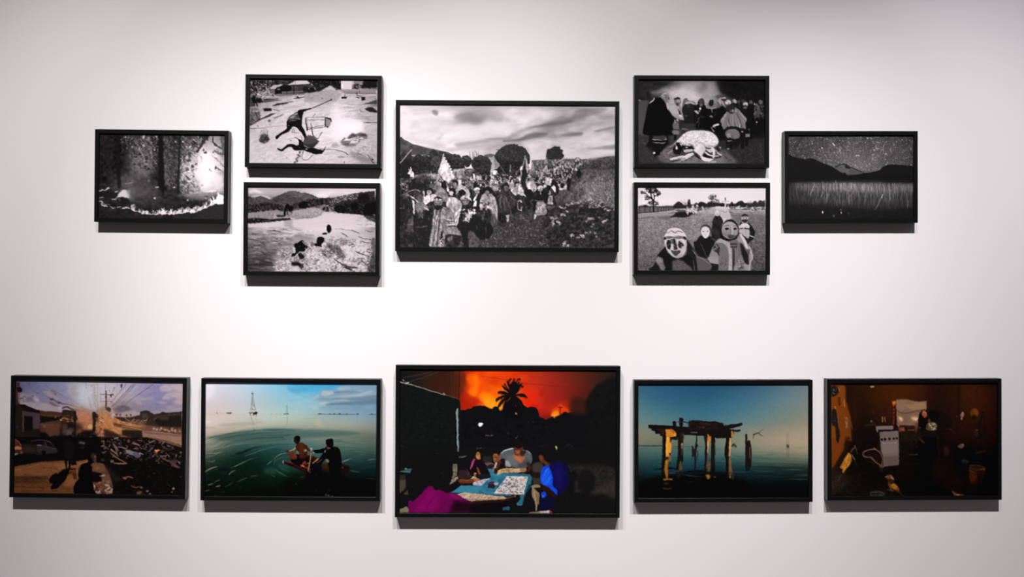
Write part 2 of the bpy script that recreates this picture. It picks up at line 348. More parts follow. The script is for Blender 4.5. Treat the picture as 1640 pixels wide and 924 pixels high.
    p.sheet(D, K)
    p.blob([760,380,800,310,870,270,920,300,1000,265,1130,290,1160,350,1060,350,960,330,900,360],74,.8,12); p.blob([600,440,660,415,720,450,760,480,900,500,920,530,780,550,680,530],104,.75,16); p.blob([440,490,540,480,560,540,440,560],150,.6,16); p.scatter([580,420,800,300,1160,280,1150,350,940,520,680,540],60,60,14,-15,[60,90,130],.6,20)
    p.blob([780,660,960,680,1140,760,1340,860,1340,886,1100,880,900,780],130,.6,24); p.blob([540,760,620,740,700,770,600,785],130,.6,10); p.scatter([800,600,1350,500,1350,880,900,760],150,34,10,20,[130,160,215,110],.5,30)
    p.line([1080,55,1360,58],[12,14],70,.85,3); p.line([1160,710,1210,780,1250,850,1290,886],[10,12,18,30],84,.8,4); p.ell(1265,812,22,16,56,.85,4); p.line([1170,715,1270,800],7,110,.7); p.line([685,860,685,886],14,56,.9,2)
    # bush
    p.sheet(C, K)
    p.blob([270,420,290,340,340,300,400,290,450,330,480,400,440,460,370,480,300,460],92,.9,10); p.scatter([270,420,300,310,440,300,480,410,370,475],100,40,10,-70,[60,120,140,50],.75,35); p.scatter([250,330,300,200,440,210,480,320],40,50,6,-80,[120,150,100],.6,25)
    for x,y,r in [(245,125,16),(920,425,14),(840,780,12),(510,100,12),(480,20,34)]: p.ell(x,y,r,r*.8,90,.7,4)
    p.line([80,175,300,170,430,178],[16,8,4],100,.8,3); p.line([300,165,700,120,840,125],[6,6,5],110,.7,2); p.line([850,400,1140,345],6,130,.8); p.line([600,250,700,150],[6,4],150,.5,3)
    p.poly([1120,620,1190,620,1110,780,1060,886,980,886],178,.5,8)
    for x,y in [(1030,800),(1070,720),(1100,660),(1110,750),(1000,870),(1050,850)]: p.ell(x,y,22,18,90,.7,5)
    # the running man, chairs and their shadows (one sheet over all)
    p.sheet(O, 5.279); k=34
    p.line([570,352,620,340,700,305,795,262],[8,7,6,6],40,.97,.6,smooth=False); p.ell(795,263,6,6,36); p.line([700,305,760,278],3,150,.5)
    p.line([540,358,580,348,620,338],[24,16,12],k)    # outstretched arm
    p.blob([508,365,520,350,550,345,560,370,552,400,545,440,520,445,505,420],k)
    p.blob([425,435,440,405,470,385,510,362,530,380,535,420,530,450,440,455],96,.97,.6); p.poly([440,415,500,375,515,380,470,420],176,.8,1.5); p.poly([440,425,530,420,535,440,430,442],150,.8,1.5); p.line([430,434,480,428,535,434],[5,7,5],40); p.line([470,400,500,395,520,410],[3,6,3],60,.8,.6); p.blob([510,360,540,352,555,380,540,420,520,400],38,.95,.6)
    p.blob([420,440,470,440,540,432,545,470,540,500,500,495,470,490,450,515,425,510,418,470],k)
    p.line([440,500,420,525,380,545,345,570],[34,30,22,18],k); p.blob([325,570,345,560,358,575,345,590,332,598,322,585],k)
    p.line([510,475,540,510,562,545,578,585],[46,38,30,20],k); p.line([430,450,470,447],3,160,.7,.5); p.ell(435,480,4,3,170)
    # frame of the thrown chair: wires and back
    for q in ([578,418,590,520],[590,420,596,520],[582,412,740,408],[640,408,660,380],[590,500,740,492],[585,515,720,498],[625,430,740,432],[740,408,742,492],[600,435,660,440],[620,460,636,560],[455,540,525,543],[470,505,465,540],[478,505,485,540],[655,490,740,475]): p.line(q,3.2,70,.85,.4,smooth=False)
    p.line([578,418,582,470,592,520],[9,8,9],38); p.line([592,520,640,495],3,60,.8)
    p.poly([742,408,790,418,798,440,785,480,762,502,745,490],150,.92,1.5); p.blob([745,410,792,420,796,450,780,430,752,420],56,.95,1); p.line([745,420,745,490],7,50,.9,.6); p.poly([748,480,775,490,762,503],80,.9,1)
    p.line([636,560,680,595,716,535],[4,5,4],60,.95,.4,smooth=False); p.line([640,560,625,470],4,60,.9,.4)
    p.poly([580,570,600,562,640,568,695,615,640,672,600,668,545,635],92,.98,.6); p.poly([590,575,640,572,670,600,600,590],112,.6,5); p.poly([545,635,600,640,690,618,640,672,600,668],64,.6,3); p.ell(598,570,4,4,190); 
    p.line([545,575,548,640],4,60,.9,.4); p.line([560,690,548,745,555,765,595,770,640,728],[4,4,4,4,4],70,.95,.4); p.line([748,660,735,685],5,60,.95,.4)
    # shadow on the ground
    p.line([345,678,375,690,400,672,440,648,480,655],[14,20,20,24,30],k); p.blob([460,640,490,650,520,640,515,600,490,585,485,578,510,590,545,610,560,640,560,685,490,690,465,670],k)
    p.poly([540,640,600,672,640,668,720,690,745,685,715,720,660,725,560,690],36,.97,1); p.line([700,680,800,684,880,698,920,715,935,730],[5,4,4,6,7],60,.92,.5); p.line([535,625,525,670],3,120,.7,.5); p.ell(585,680,10,4,205,.8,1)
    p.line([540,690,505,760,490,795],[6,10,14],120,.6,2); 
    for x,y in [(520,735),(527,712),(505,770),(512,752)]: p.ell(x,y,5,5,60,.8,1)
    p.warp(1.6, 12, octaves=2); p.smudge(.7)
    return p
def paint_river():
    K = 12.833
    p = Pic('river', (394, 294), K, seed=41)
    A, B, C, D = (394, 294), (496, 294), (394, 364), (496, 364)
    p.grid([[196,192,186,186,190,200,208,210,212,208,214],
            [170,186,182,180,186,205,218,210,208,200,205],
            [90,100,105,110,110,120,120,110,95,80,70],
            [96,100,110,100,120,140,130,90,70,60,56],
            [130,130,140,130,160,170,190,200,130,80,70],
            [150,190,200,196,205,215,220,220,215,190,140],
            [160,175,185,190,205,210,212,210,205,195,175],
            [140,150,160,165,175,185,200,200,205,205,180],
            [124,134,140,148,160,175,195,190,205,210,140],
            [112,120,130,148,170,190,196,200,205,200,110],
            [96,106,120,146,170,196,205,205,200,190,110],
            [96,104,124,150,180,200,200,190,190,180,120]])
    S = p.rng
    p.sheet(A, K)
    p.blob([60,150,150,110,200,115,280,150,360,195,300,205,180,190,80,200],226,.85,12); p.blob([110,255,250,240,400,250,520,300,460,320,400,300,300,265,160,280],214,.8,10); p.blob([150,130,240,150,300,180,200,170],238,.7,8)
    p.sheet(B, K); p.blob([110,235,230,200,320,190,380,240,360,300,260,300,180,290],232,.9,12); p.ell(405,205,34,22,230,.8,10); p.blob([700,190,760,180,800,200,740,230],226,.6,14); p.blob([900,120,1340,115,1340,140,1000,190],216,.6,12)
    # hills
    p.sheet(A, K)
    p.poly([40,260,80,265,150,300,200,320,420,420,420,640,40,640],104,.97,4); p.poly([160,300,240,265,300,255,370,275,440,310,520,330,640,420,700,640,160,560],110,.97,4)
    p.poly([420,400,480,350,560,290,640,255,720,220,800,185,880,158,950,148,1020,155,1090,170,1150,190,1200,180,1300,210,1386,245,1440,270,1480,290,1540,320,1700,330,1700,620,420,620],106,.98,4)
    p.poly([820,220,950,170,1100,190,1250,250,1386,290,1386,330,1150,300,1000,260],128,.6,16); p.poly([500,350,700,260,820,240,760,330,620,400],92,.6,20); p.line([1150,190,1250,250,1330,290],[6,14,8],140,.5,4); p.line([900,160,1000,230,1080,260],[4,10,4],86,.4,5)
    p.tex(p.noise(40,24,4,2), 16, p.area([40,265,300,255,420,400,950,148,1386,245,1700,330,1700,640,40,640],blur=6))
    # dark scrub band
    p.poly([40,430,200,430,400,380,520,400,640,420,760,470,760,560,600,540,440,560,260,590,40,590],76,.9,12); p.scatter([40,430,400,390,740,470,700,560,240,600,40,600],230,34,16,20,[52,64,88,110,126,70],.75,40)
    p.blob([1070,420,1130,380,1220,360,1300,390,1320,470,1240,510,1160,520,1090,490],48,.92,10); p.scatter([1080,400,1310,380,1300,500,1120,520],60,26,14,40,[36,44,60,84],.75,50); p.poly([1300,360,1386,320,1386,480,1300,480],74,.9,10)
    p.blob([960,440,1040,380,1080,420,1040,500,960,520],84,.8,10)
    # meadow
    p.poly([40,600,240,590,440,560,620,540,760,580,980,560,1150,530,1386,490,1500,500,1590,560,1590,620,1480,690,1300,720,1000,720,560,720,40,720],162,.97,8); p.scatter([40,600,440,560,760,580,1386,490,1590,570,1480,690,700,710,40,710],330,34,12,75,[130,150,185,200,176,110],.6,40); p.blob([1000,560,1300,520,1480,540,1460,640,1150,660,1000,640],186,.6,24)
    p.poly([620,640,780,650,790,690,640,690],70,.8,6)
    # horse
    k=44
    p.blob([780,650,775,580,800,500,830,430,855,410,862,440,850,500,830,560,815,640,795,672],k,.96,3); p.blob([830,430,860,415,900,440,960,470,970,520,945,560,900,560,860,530],56,.95,4); p.line([850,540,852,600,850,640],[22,18,12],60,.9,2); p.line([905,540,908,590],[22,16],54,.9,2); p.line([935,530,935,590,930,630],[24,16,10],56,.9,2); p.ell(905,432,20,16,120,.8,4); p.blob([900,470,930,450,970,480,960,530,920,540],46,.8,4)
    p.line([975,440,1000,420],[14,8],60,.8,3)
    # bank shadow
    p.poly([40,720,240,710,480,730,700,720,900,715,960,730,900,745,740,760,560,780,380,800,200,800,40,810],54,.95,6); p.scatter([40,725,480,735,900,720,700,765,380,795,40,805],80,26,14,10,[40,48,90,130],.8,30)
    p.line([560,705,760,700,960,700,1080,690],[8,16,10,6],200,.9,4); p.poly([610,780,640,765,670,780,640,795],225,.95,2); p.poly([710,775,760,762,795,775,750,792],228,.95,2); p.line([920,722,1000,728],[14,18],225,.95,2); p.blob([80,830,110,800,150,795,190,820,180,845,120,855],100,.9,5); p.line([190,830,250,825],[16,6],110,.8,4); p.line([90,860,250,835],[6,6],70,.5,3)
    p.line([1200,700,1386,690,1480,660,1580,600],[8,14,12,8],96,.8,4); p.scatter([1130,690,1386,680,1560,590,1590,620,1480,690,1300,715],50,22,9,0,[80,100,200],.7,20)
    # right bank
    p.sheet(B, K)
    p.poly([200,300,350,295,450,300,560,280,680,250,800,230,900,205,1020,190,1060,170,1120,185,1170,165,1240,155,1345,150,1345,720,1150,690,1100,640,900,630,700,610,600,600,540,590,480,560,330,580,240,480,200,400],80,.97,6)
    p.poly([-40,330,180,320,350,300,350,400,280,420,200,440,-40,480],76,.95,8); p.scatter([-40,330,350,300,340,410,-40,480],120,30,14,30,[50,60,100,120],.75,40)
    p.poly([340,340,560,285,800,235,1000,200,1000,310,860,340,700,340,560,400,440,420],122,.7,14); p.scatter([340,340,560,285,1000,200,1020,300,700,350,440,420],200,30,12,30,[170,190,70,60,150],.75,50)
    p.poly([520,470,640,440,720,430,900,400,1100,360,1345,300,1345,700,1150,690,1100,640,700,610,560,600],66,.9,14); p.scatter([540,420,900,380,1345,250,1345,680,1100,640,700,600],330,36,14,40,[40,48,84,100,120],.6,45)
    p.blob([510,500,560,460,640,450,700,480,720,560,700,610,600,600,530,570],50,.93,8); p.scatter([520,490,690,470,710,590,560,590],50,20,8,10,[36,80,110],.7,40); p.blob([860,420,960,400,1000,520,900,560,840,500],48,.8,16); p.blob([1000,250,1150,200,1230,290,1150,370,1010,360],60,.7,14); p.blob([1140,430,1345,380,1345,640,1180,640],54,.8,20)
    p.blob([200,500,240,450,310,430,340,470,330,560,260,560,210,540],150,.9,6); p.blob([260,510,300,480,325,490,310,540,270,550],56,.9,4); p.scatter([340,440,500,400,520,560,380,570],70,24,12,30,[180,200,90,130],.8,40); p.poly([330,575,520,570,600,600,480,600],190,.8,5); p.ell(1325,650,24,16,130,.8,5)
    p.poly([-40,500,100,490,220,530,290,580,230,640,120,690,-40,700],176,.9,8); p.scatter([-40,500,220,530,260,600,-40,700],110,24,9,60,[150,200,130,210],.6,40)
    # river surface
    p.poly([290,580,330,580,520,600,700,615,1000,635,1100,650,1180,720,1345,800,1345,900,-1270,900,-1270,830,-800,800,-300,740,-40,715,130,690,240,640],214,.95,6)
    p.poly([1100,650,1345,680,1345,800,1250,760,1160,710],96,.9,8)
    for k2 in range(70):
        x,y = 950+S.random()*400, 650+S.random()*240; p.line([x,y,x+60+S.random()*80,y+4],[2,7,2],[70,225,90,232][k2%4],.6,2)
    for k2 in range(120):
        x,y = -1250+S.random()*2400, 720+S.random()*170; p.line([x,y,x+80+S.random()*140,y+3],[2,6,2],[190,232,175,226][k2%4],.45,3)
    p.sheet(A, K); p.poly([780,760,960,750,950,900,790,900],150,.5,20)
    p.sheet(C, K)
    # rippled grey water, left
    p.mul(p.noise(110,30,4,8,4), .22, p.area([40,20,1000,0,1000,700,700,924,40,924],blur=40))
    for k2 in range(230):
        x,y = 40+S.random()*1000, 10+S.random()*880; f=y/900
        p.line([x,y,x+40+60*S.random(),y+8*S.normal()-4,x+110+S.random()*90,y+10*S.normal()],[2,8+4*f,2],[86,190,104,170][k2%4],.5-.12*f,3)
    for q,w,c in [([440,75,560,65,640,80,740,95],[6,26,24,6],84),([720,50,800,45,860,60],[6,16,6],110),([60,160,180,150,290,130],[8,16,6],100),([460,145,560,135,640,130],[6,14,6],104),([280,300,340,330,400,360],[6,14,6],84),([150,370,300,365],[10,16],84),([410,470,500,530,600,535],[6,16,8],92),([150,410,240,410,290,415],[8,20,8],196),([150,530,250,510,350,540],[10,40,14],160),([60,640,300,630,500,640],[20,50,20],104),([60,780,300,760,560,780],[30,70,40],84),([300,690,460,720,560,740],[16,30,16],80),([200,720,230,700,260,740],[26,34,20],140),([380,680,440,665,480,690],[10,20,8],170)]: p.line(q,w,c,.75,6)
    p.line([620,210,760,165,940,180,1000,110,1100,80,1386,60],[14,20,26,24,22,18],218,.75,9); p.scatter([600,200,780,140,960,180,1050,90,1386,50,1386,90,1080,120,960,230,640,240],90,26,10,0,[232,200,180],.75,40); p.blob([960,200,1080,130,1200,160,1386,220,1386,270,1100,240],150,.7,24); p.line([1220,150,1386,170],[16,20],130,.7,8)
    # foam
    foam = p.area([640,520,720,460,900,420,1000,380,1250,330,1600,260,1850,200,2100,240,2400,300,2640,420,2660,924,560,924,600,700], blur=40)
    p.put((0,0,p.W,p.H), foam, 205, .55); p.spots(p.noise(46,38,4,9), -.05, .35, 100, .45, foam); p.spots(p.noise(34,28,3,10), .12, .3, 232, .8, foam)
    p.scatter(None, 420, 20, 12, 30, [238,70,96,225,130], .8, 60, foam)
    for q,w,c in [([2100-60,490,2060+250,560],[20,30],80)]: pass
    p.sheet(D, K)
    p.blob([340,340,420,320,480,360,560,360,640,430,740,580,700,640,600,620,520,520,420,470],104,.7,16); p.scatter([360,340,500,360,720,580,600,620,420,480],90,20,10,30,[70,150,190,60],.7,50)
    p.blob([230,480,320,450,480,500,500,580,420,640,300,600],130,.6,14); p.scatter([230,480,480,480,480,620,300,600],80,18,10,20,[70,215,232,90],.8,60)
    p.blob([620,250,720,230,790,290,740,360,640,370],140,.6,14); p.scatter([620,230,790,250,780,370,640,380],50,20,9,20,[90,200,110],.7,40)
    for q,w,c in [([640,115,720,150,780,200],[10,26,10],110),([430,180,520,210],[8,10],130),([860,60,940,90,1030,130],[12,22,8],96),([520,40,640,30,760,55,860,65],[8,14,12,14],120),([810,370,880,350,920,360],[20,26,10],96),([880,395,900,400],[24,20],90),([930,480,1040,540,1180,580],[12,26,12],96),([960,650,1080,640],[20,30],150),([500,640,600,720,700,770,820,820,960,830],[16,30,34,40,30],84),([720,820,800,850,860,880],[40,50,30],74),([1000,750,1080,690],[26,30],110),([1000,190,1100,230,1250,250],[8,16,14],100),([1040,280,1140,310,1240,320],[8,20,14],92),([1140,60,1240,90,1300,90],[8,18,8],100),([1180,680,1250,720],[12,10],84)]: p.line(q,w,c,.75,4)
    p.blob([680,400,800,390,900,420,1000,330,1160,350,1200,450,1100,500,960,470,860,620,760,640,700,540],222,.55,26); p.blob([220,680,400,640,440,760,360,860,220,860],212,.55,26)
    p.poly([1270,240,1345,220,1345,924,1180,924,1240,700,1300,480],74,.75,30); p.scatter([1270,240,1345,220,1345,924,1150,924],110,22,10,60,[44,60,120,150],.7,40)
    # heads in the water
    k=40
    p.blob([350,0,360,-40,400,-60,440,-10,450,40,420,110,380,110,350,60],k,.97,3); p.blob([255,140,280,110,340,105,360,130,310,155],54,.95,4); p.line([425,-20,450,30],8,110,.6,2)
    p.blob([145,250,170,210,220,195,280,210,298,250,280,300,240,350,190,350,150,310],40,.97,4); p.scatter([160,220,280,215,280,280,180,300],24,14,7,60,[90,120],.7,40); p.blob([90,340,150,320,220,350,250,400,180,390,110,380],46,.95,4); p.ell(270,350,30,22,215,.7,6); p.blob([20,320,80,310,90,380,30,390],110,.7,6)
    p.sheet(C, K)
    p.blob([985,370,1010,330,1060,320,1100,290,1150,260,1190,290,1240,370,1290,400,1250,430,1200,490,1120,490,1050,540,1000,600,940,590,960,540,1020,510,1010,430],40,.97,3); p.line([1145,270,1190,320,1235,385],[6,18,8],176,.9,2); p.line([1080,390,1110,405],[16,12],130,.8,4); p.ell(1222,430,12,16,190,.8,3); p.blob([960,430,990,400,1010,440,1010,480,970,490],214,.8,8)
    p.blob([1060,560,1110,520,1170,560,1205,610,1160,650,1100,640],60,.92,8); p.line([1060,560,1100,510,1160,520],[10,20,10],150,.7,6); p.blob([930,740,1000,710,1090,720,1140,770,1080,800,980,790],54,.9,8); p.blob([1080,780,1160,760,1180,830,1110,850],70,.85,8); p.scatter([940,620,1250,640,1300,800,1000,700],60,20,10,30,[60,90,200,140],.7,50); p.blob([900,860,1000,810,1060,800,1130,850,1060,900,920,905],222,.75,14)
    p.warp(7, 30, octaves=2); p.smudge(2.0)
    return p
def paint_march():
    p = Pic('march', (636, 165), 7.7, seed=5)
    A, B, C, D = (636, 165), (810, 165), (636, 280), (810, 280)
    p.grid([[222,222,220,205,190,185,205,212,205,170,160,188,205],
            [228,225,222,205,150,175,215,220,200,160,180,190,195],
            [228,230,228,224,215,212,222,215,165,165,200,205,195],
            [228,232,226,228,222,205,185,160,185,190,215,220,205],
            [215,215,212,215,205,195,210,215,222,222,215,200,190],
            [120,160,210,215,218,222,228,228,225,220,210,205,205]]+[[95]*13]*6)
    p.tex(p.noise(300, 110, 4, 21, -6), 24, p.area([0,0,2800,0,2800,640,0,640], blur=20))
    # clouds, left half
    for q, c, a, b in [([700,180,780,120,960,120,1100,170,1000,230,900,235,780,215],138,.75,22),([920,80,1100,90,1300,130,1250,180,1000,170],178,.6,25),
        ([1150,200,1350,170,1386,220,1200,240],172,.6,14),([430,95,470,85,505,110,500,150,465,150,440,130],128,.8,9),
        ([720,500,900,470,1386,420,1386,445,1000,500,760,545],170,.8,12),([1080,440,1386,425,1386,445,1200,452],150,.8,6),([600,570,800,545,1100,510,1386,470,1386,490,1000,545,700,600],188,.8,10),
        ([40,230,80,225,100,240,40,245],180,.5,8),([60,110,110,120,125,140,80,130],165,.6,7),([470,440,540,400,570,380,520,460],178,.6,12),
        ([180,450,400,440,560,500,600,560,400,540,250,500],196,.7,20)]: p.blob(q, c, a, b)
    for q, a in [([60,100,180,120,150,380,60,380],.7),([230,380,420,350,540,400,420,460,260,450],.7),([560,260,680,270,660,330,520,350],.6),([700,340,860,250,1000,290,1150,220,1386,320,1386,410,1100,380,1000,440,780,460],.75),([680,600,850,590,1100,570,1000,640,780,650],.7)]: p.blob(q, 236, a, 22)
    p.sheet(B, 7.7)
    for q, c, a, b in [([-20,430,200,330,420,275,620,230,760,190,900,100,1000,60,1250,60,1150,140,900,180,780,240,600,300,400,300,250,340,100,420],140,.6,16),
        ([250,300,420,270,640,225,790,215,820,235,640,270,400,300],115,.7,9),([280,380,420,365,520,375,480,410,330,440,150,470,-20,480,-20,455,150,445],108,.8,9),
        ([650,390,760,370,940,360,930,400,800,410,700,405],120,.8,9),([600,310,760,320,700,350,480,350],160,.6,14),
        ([1100,340,1250,300,1345,280,1345,310,1200,345,1100,360],148,.8,8),([990,560,1120,545,1345,510,1345,570,1180,575],138,.8,8),([1150,170,1345,150,1345,200,1180,200],160,.6,12),([1050,230,1345,210,1345,270,1120,290],196,.5,14),
        ([880,80,1000,70,980,180,880,190,800,220],125,.5,16)]: p.blob(q, c, a, b)
    for q, a in [([0,100,200,70,600,90,700,120,500,230,250,290,0,380],.45),([600,350,760,350,820,310,900,330,780,360,640,390],.5),([980,380,1100,370,1345,400,1345,490,1150,530,1000,540,700,530,500,470,900,420],.6),([200,480,500,440,560,520,450,640,300,690,280,560],.7),([720,590,1345,590,1345,640,1000,680,740,660],.6)]: p.blob(q, 234, a, 16)
    p.tex(p.noise(140, 50, 3, 22, -8), 13, p.area([0,60,1345,60,1345,640,0,640], blur=10))
    # far hills and trees, left
    p.sheet(A, 7.7)
    p.blob([30,450,90,455,160,490,200,510,260,520,330,545,420,565,520,585,620,605,700,640,780,660,800,940,30,940], 68)
    p.poly([30,450,100,455,190,505,330,545,500,580,640,612,640,650,30,640], 78, .8, 3)
    p.tex(p.noise(40, 30, 4, 6), 20, p.area([30,455,190,505,640,612,1100,680,1100,800,30,830]))
    p.line([250,520,420,560,520,582], 10, 150, .7, 3)
    p.poly([180,640,290,638,410,648,412,668,300,665,180,655], 176, .9, 2)
    def bush(cx, cy, rx, ry, c=52, n=46, hi=92):
        M = p.area(spline(np.array([[cx+rx*math.cos(t)*(1+.10*p.rng.normal()), cy+ry*math.sin(t)*(1+.10*p.rng.normal())] for t in np.linspace(0,6.28,15)[:-1]]), True))
        p.put((0,0,p.W,p.H), M, c, .95)
        p.scatter(None, n, 20, 9, 30, [c-14, c-6, c+10, hi], .7, 60, M)
    for a in [(90,780,90,170,44),(260,760,90,120,46),(350,760,110,110,50),(450,640,50,70,44),(560,660,70,60,50),(640,720,90,90,48),(720,690,70,60,52),(850,720,70,70,55),(480,720,60,60,74),(640,760,70,50,56),(760,760,60,50,58)]: bush(*a)
    p.tex(p.noise(16, 14, 3, 31), 16, p.area([30,640,1000,660,1000,820,30,880]))
    p.poly([200,890,420,870,540,880,760,815,900,800,960,830,960,940,30,940], 150, .85, 6); p.poly([700,820,820,810,830,840,700,850], 172, .8, 4)
    p.blob([540,870,760,840,900,800,960,790,1000,940,540,940], 125, .7, 8)
    p.tex(p.noise(22, 14, 3, 32), 26, p.area([200,850,1386,800,1386,940,30,940]))
    p.poly([1070,640,1150,625,1230,640,1230,680,1080,670], 84, .9, 4); p.poly([1080,670,1200,660,1200,720,1110,710], 158, .9, 4)
    for a in [(1050,760,130,110,58,120),(1000,720,70,60,56),(900,860,70,50,88,40,140),(1050,880,140,60,60,80)]: bush(*a)
    for x in (895,930,945,975,1000,1215): p.line([x, 600, x+8, 690], [4,9], 60, .8)
    p.line([960,590,990,640],6,70,.8)
    # the broad round tree
    p.sheet((700,165), 7.7)
    M = p.area(spline(np.array([700,680,725,620,770,570,830,530,900,508,960,510,1010,530,1060,540,1100,590,1140,640,1145,700,1130,760,1040,780,1000,890,900,930,800,930,750,860,690,800,680,740]).reshape(-1,2), True))
    p.put((0,0,p.W,p.H), M, 50, 1); p.scatter(None, 420, 16, 8, 20, [34,40,58,70,84,98], .7, 60, M)
    p.scatter([700,600,830,520,960,505,1100,570,1150,700,1090,600,960,530,830,550], 70, 16, 8, 20, [48,56], .9, 60)
    p.line([905,770,908,900], 18, 132, .9)
    p.sheet(B, 7.7)
    M = p.area(spline(np.array([505,600,515,570,560,560,600,535,665,545,675,570,705,580,700,620,722,650,690,690,640,720,560,770,520,790,505,720,495,660]).reshape(-1,2), True))
    p.put((0,0,p.W,p.H), M, 48, 1); p.scatter(None, 170, 14, 7, 20, [36,42,58,70], .7, 60, M)
    p.scatter([505,590,600,532,665,540,722,650,700,690,680,590,600,555], 40, 12, 7, 30, [46,54], .9, 60)
    # right hill bank
    p.poly([320,705,440,700,720,690,900,695,1000,690,1140,670,1345,655,1345,940,320,940], 96)
    p.scatter([320,705,720,690,1000,700,860,900,400,900],170,22,13,70,[44,60,120,150,175],.7,40); p.poly([690,690,860,695,1000,720,900,760,860,940,560,940,600,800], 110, .6, 8); p.scatter([600,700,1000,700,900,860,560,900],110,18,12,60,[60,170,140,190,50],.7,40); p.poly([1000,690,1120,672,1200,668,1150,690,1010,708], 170, .8, 4); p.poly([900,720,1000,705,1000,730,930,760],160,.7,4)
    p.poly([1010,710,1130,690,1230,660,1345,655,1345,940,880,940,900,800,940,750], 78, .9, 8)
    p.tex(p.noise(26, 18, 4, 41), 26, p.area([860,690,1345,655,1345,940,860,940]))
    p.blob([860,720,910,715,925,750,880,770],55,.9,4)
    # ---------------- lower half: ground first
    p.sheet(D, 7.7)
    p.poly([-1360,70,-500,60,200,-60,1345,-60,1345,900,-1360,900], 74, 1, 6)
    p.poly([-1360,90,-500,70,300,-60,700,-60,650,300,300,420,-1360,900], 56, 1, 10)
    p.tex(p.noise(20, 16, 3, 33), 16, p.area([-1360,-60,700,-60,650,300,300,420,-1360,500]))
    p.poly([640,90,900,80,760,220,620,380,480,480,500,300], 94, .9, 8)
    p.poly([820,-60,1345,-60,1345,420,1100,330,900,330,700,330,800,210,920,100,960,0], 108, .95, 8)
    p.poly([900,-60,1345,-60,1345,60,1200,100,1000,60], 92, .9, 14); p.poly([800,20,960,-30,940,60,860,110,790,120], 70, .9, 8)
    p.blob([980,150,1080,80,1200,160,1120,260,980,300], 140, .6, 18); p.blob([820,230,960,170,930,290,820,310],66,.8,9)
    p.scatter([830,60,960,-20,1345,-20,1345,340,1000,330,780,290], 620, 30, 6, 250, [60,78,120,150,168,186], .55, 25)
    p.scatter([760,220,960,40,1000,60,820,290], 60, 40, 8, -40, [120,136,70], .6, 12)
    p.poly([480,480,700,370,1000,370,1345,430,1345,890,380,890,480,700], 62, .95, 14)
    p.tex(p.noise(40, 30, 4, 35), 20, p.area([480,420,1345,400,1345,890,400,890]))
    p.scatter([700,340,1000,300,1345,320,1345,440,1000,400], 130, 26, 9, 0, [150,170,188,56,64], .7, 30)
    p.scatter([520,700,700,430,1345,450,1345,880,700,880], 260, 26, 9, -35, [40,48,76,92,110], .6, 30)
    for q in ([660,395,740,400,740,415,680,412],[740,350,850,345,850,360,760,385],[860,340,960,320,940,345,880,360],[950,290,1070,285,1060,310,970,330],[550,530,620,500,640,530,590,550],[560,580,590,560,605,600,575,640],[610,560,650,550,690,620,660,635,640,600],[660,480,740,485,745,510,680,500],[720,450,775,445,770,465],[795,740,830,730,840,755,805,760],[920,745,960,730,970,755,935,765],[710,830,750,800,740,850,720,890,700,880],[740,870,770,860,775,890],[1190,575,1260,545,1255,565,1195,590],[960,712,1040,710,1040,722,960,722],[1000,530,1060,525,1090,550,1040,560],[1240,430,1300,432,1280,448]): p.poly(q, 120, .6, 4); p.scatter(q, 16, 16, 9, 0, [205,190,170,150,70], .9, 50)
    for x, y in [(1010,560),(1040,540),(990,580),(1080,605),(1060,640),(1100,720),(1150,530),(960,770),(900,770),(1120,760),(880,770),(1320,120)]: p.blob([x-16,y,x,y-12,x+16,y+2,x-2,y+12], 150, .8, 2)
    p.scatter([-300,900,-250,560,100,450,330,560,480,540,560,700,520,890], 480, 16, 9, 20, [48,56,100,120,138,152], .6, 60)
    p.scatter([300,440,500,420,560,560,420,640,340,560], 90, 18, 8, 10, [60,70,96,110], .6, 50)
    # ---------------- the crowd: distant heads and bodies
    p.sheet(A, 7.7)
    S = p.rng
    def walker(x, y, s, top, skin=150, hair=40, w=1.0):
        p.blob([x-s*.9*w, y+s*3.2, x-s*.95*w, y+s*1.2, x-s*.4, y+s*.75, x+s*.4, y+s*.75, x+s*.95*w, y+s*1.2, x+s*.9*w, y+s*3.2], top, .95)
        p.ell(x, y, s*.52, s*.66, hair); p.ell(x, y+s*.15, s*.40, s*.5, skin)
    p.sheet(B, 7.7)
    for k in range(150):     # far column winding to the bend of the road
        t = S.random(); x = 920-560*t+S.normal()*70; y = 740+150*t+S.normal()*36
        p.line([x, y, x+S.normal()*4, y+22+14*t], [9,15], int(S.choice([45,60,80,120,160,190,205]))); p.ell(x, y-8, 7, 8, int(S.choice([40,50,150,170])))
    p.poly([870,880,900,800,935,870,900,930],40,.9,3)
    p.sheet(C, 7.7)
    for k in range(190):
        u = S.random(); v = S.random()**.8
        x = 900+u*1180; y = -10+v*150+max(0, (900-x))*0+(-(x-1400)*.04 if x > 1400 else 0)
        walker(x, y, 15+9*v, int(S.choice([40,48,60,80,110,150,190,205])), int(S.choice([110,130,160,180])), int(S.choice([38,44,52])))
    for k in range(60):
        x = 420+S.random()*640; y = 60+S.random()*110; walker(x, y, 22+8*S.random(), int(S.choice([40,50,64,90,120])), int(S.choice([110,130,150])), 40)
    p.scatter([900,0,2000,-40,2000,150,1000,160], 240, 14, 9, 60, [210,190,50,40,120,165], .75, 40)
    # banners
    p.sheet(A, 7.7)
    p.line([40,745,105,660,180,575], 11, 168); p.poly([55,735,170,600,190,760,215,900,100,960,40,900], 46, .95, 5)
    p.poly([165,785,180,830,205,860,210,915,180,910,160,915,155,880,130,865,150,850,142,805,160,825], 214)
    p.poly([570,620,590,670,640,750,690,860,705,925,640,990,590,1000,500,885,510,830,545,730], 205); p.poly([560,720,600,700,650,790,660,850,590,860,520,850],188,.7,8)
    p.ell(582,808,34,42,228,.9,3); p.line([640,800,660,870,640,920],10,150,.8,4); p.poly([520,890,600,980,690,920,660,1010,590,1010],120,.5,8)
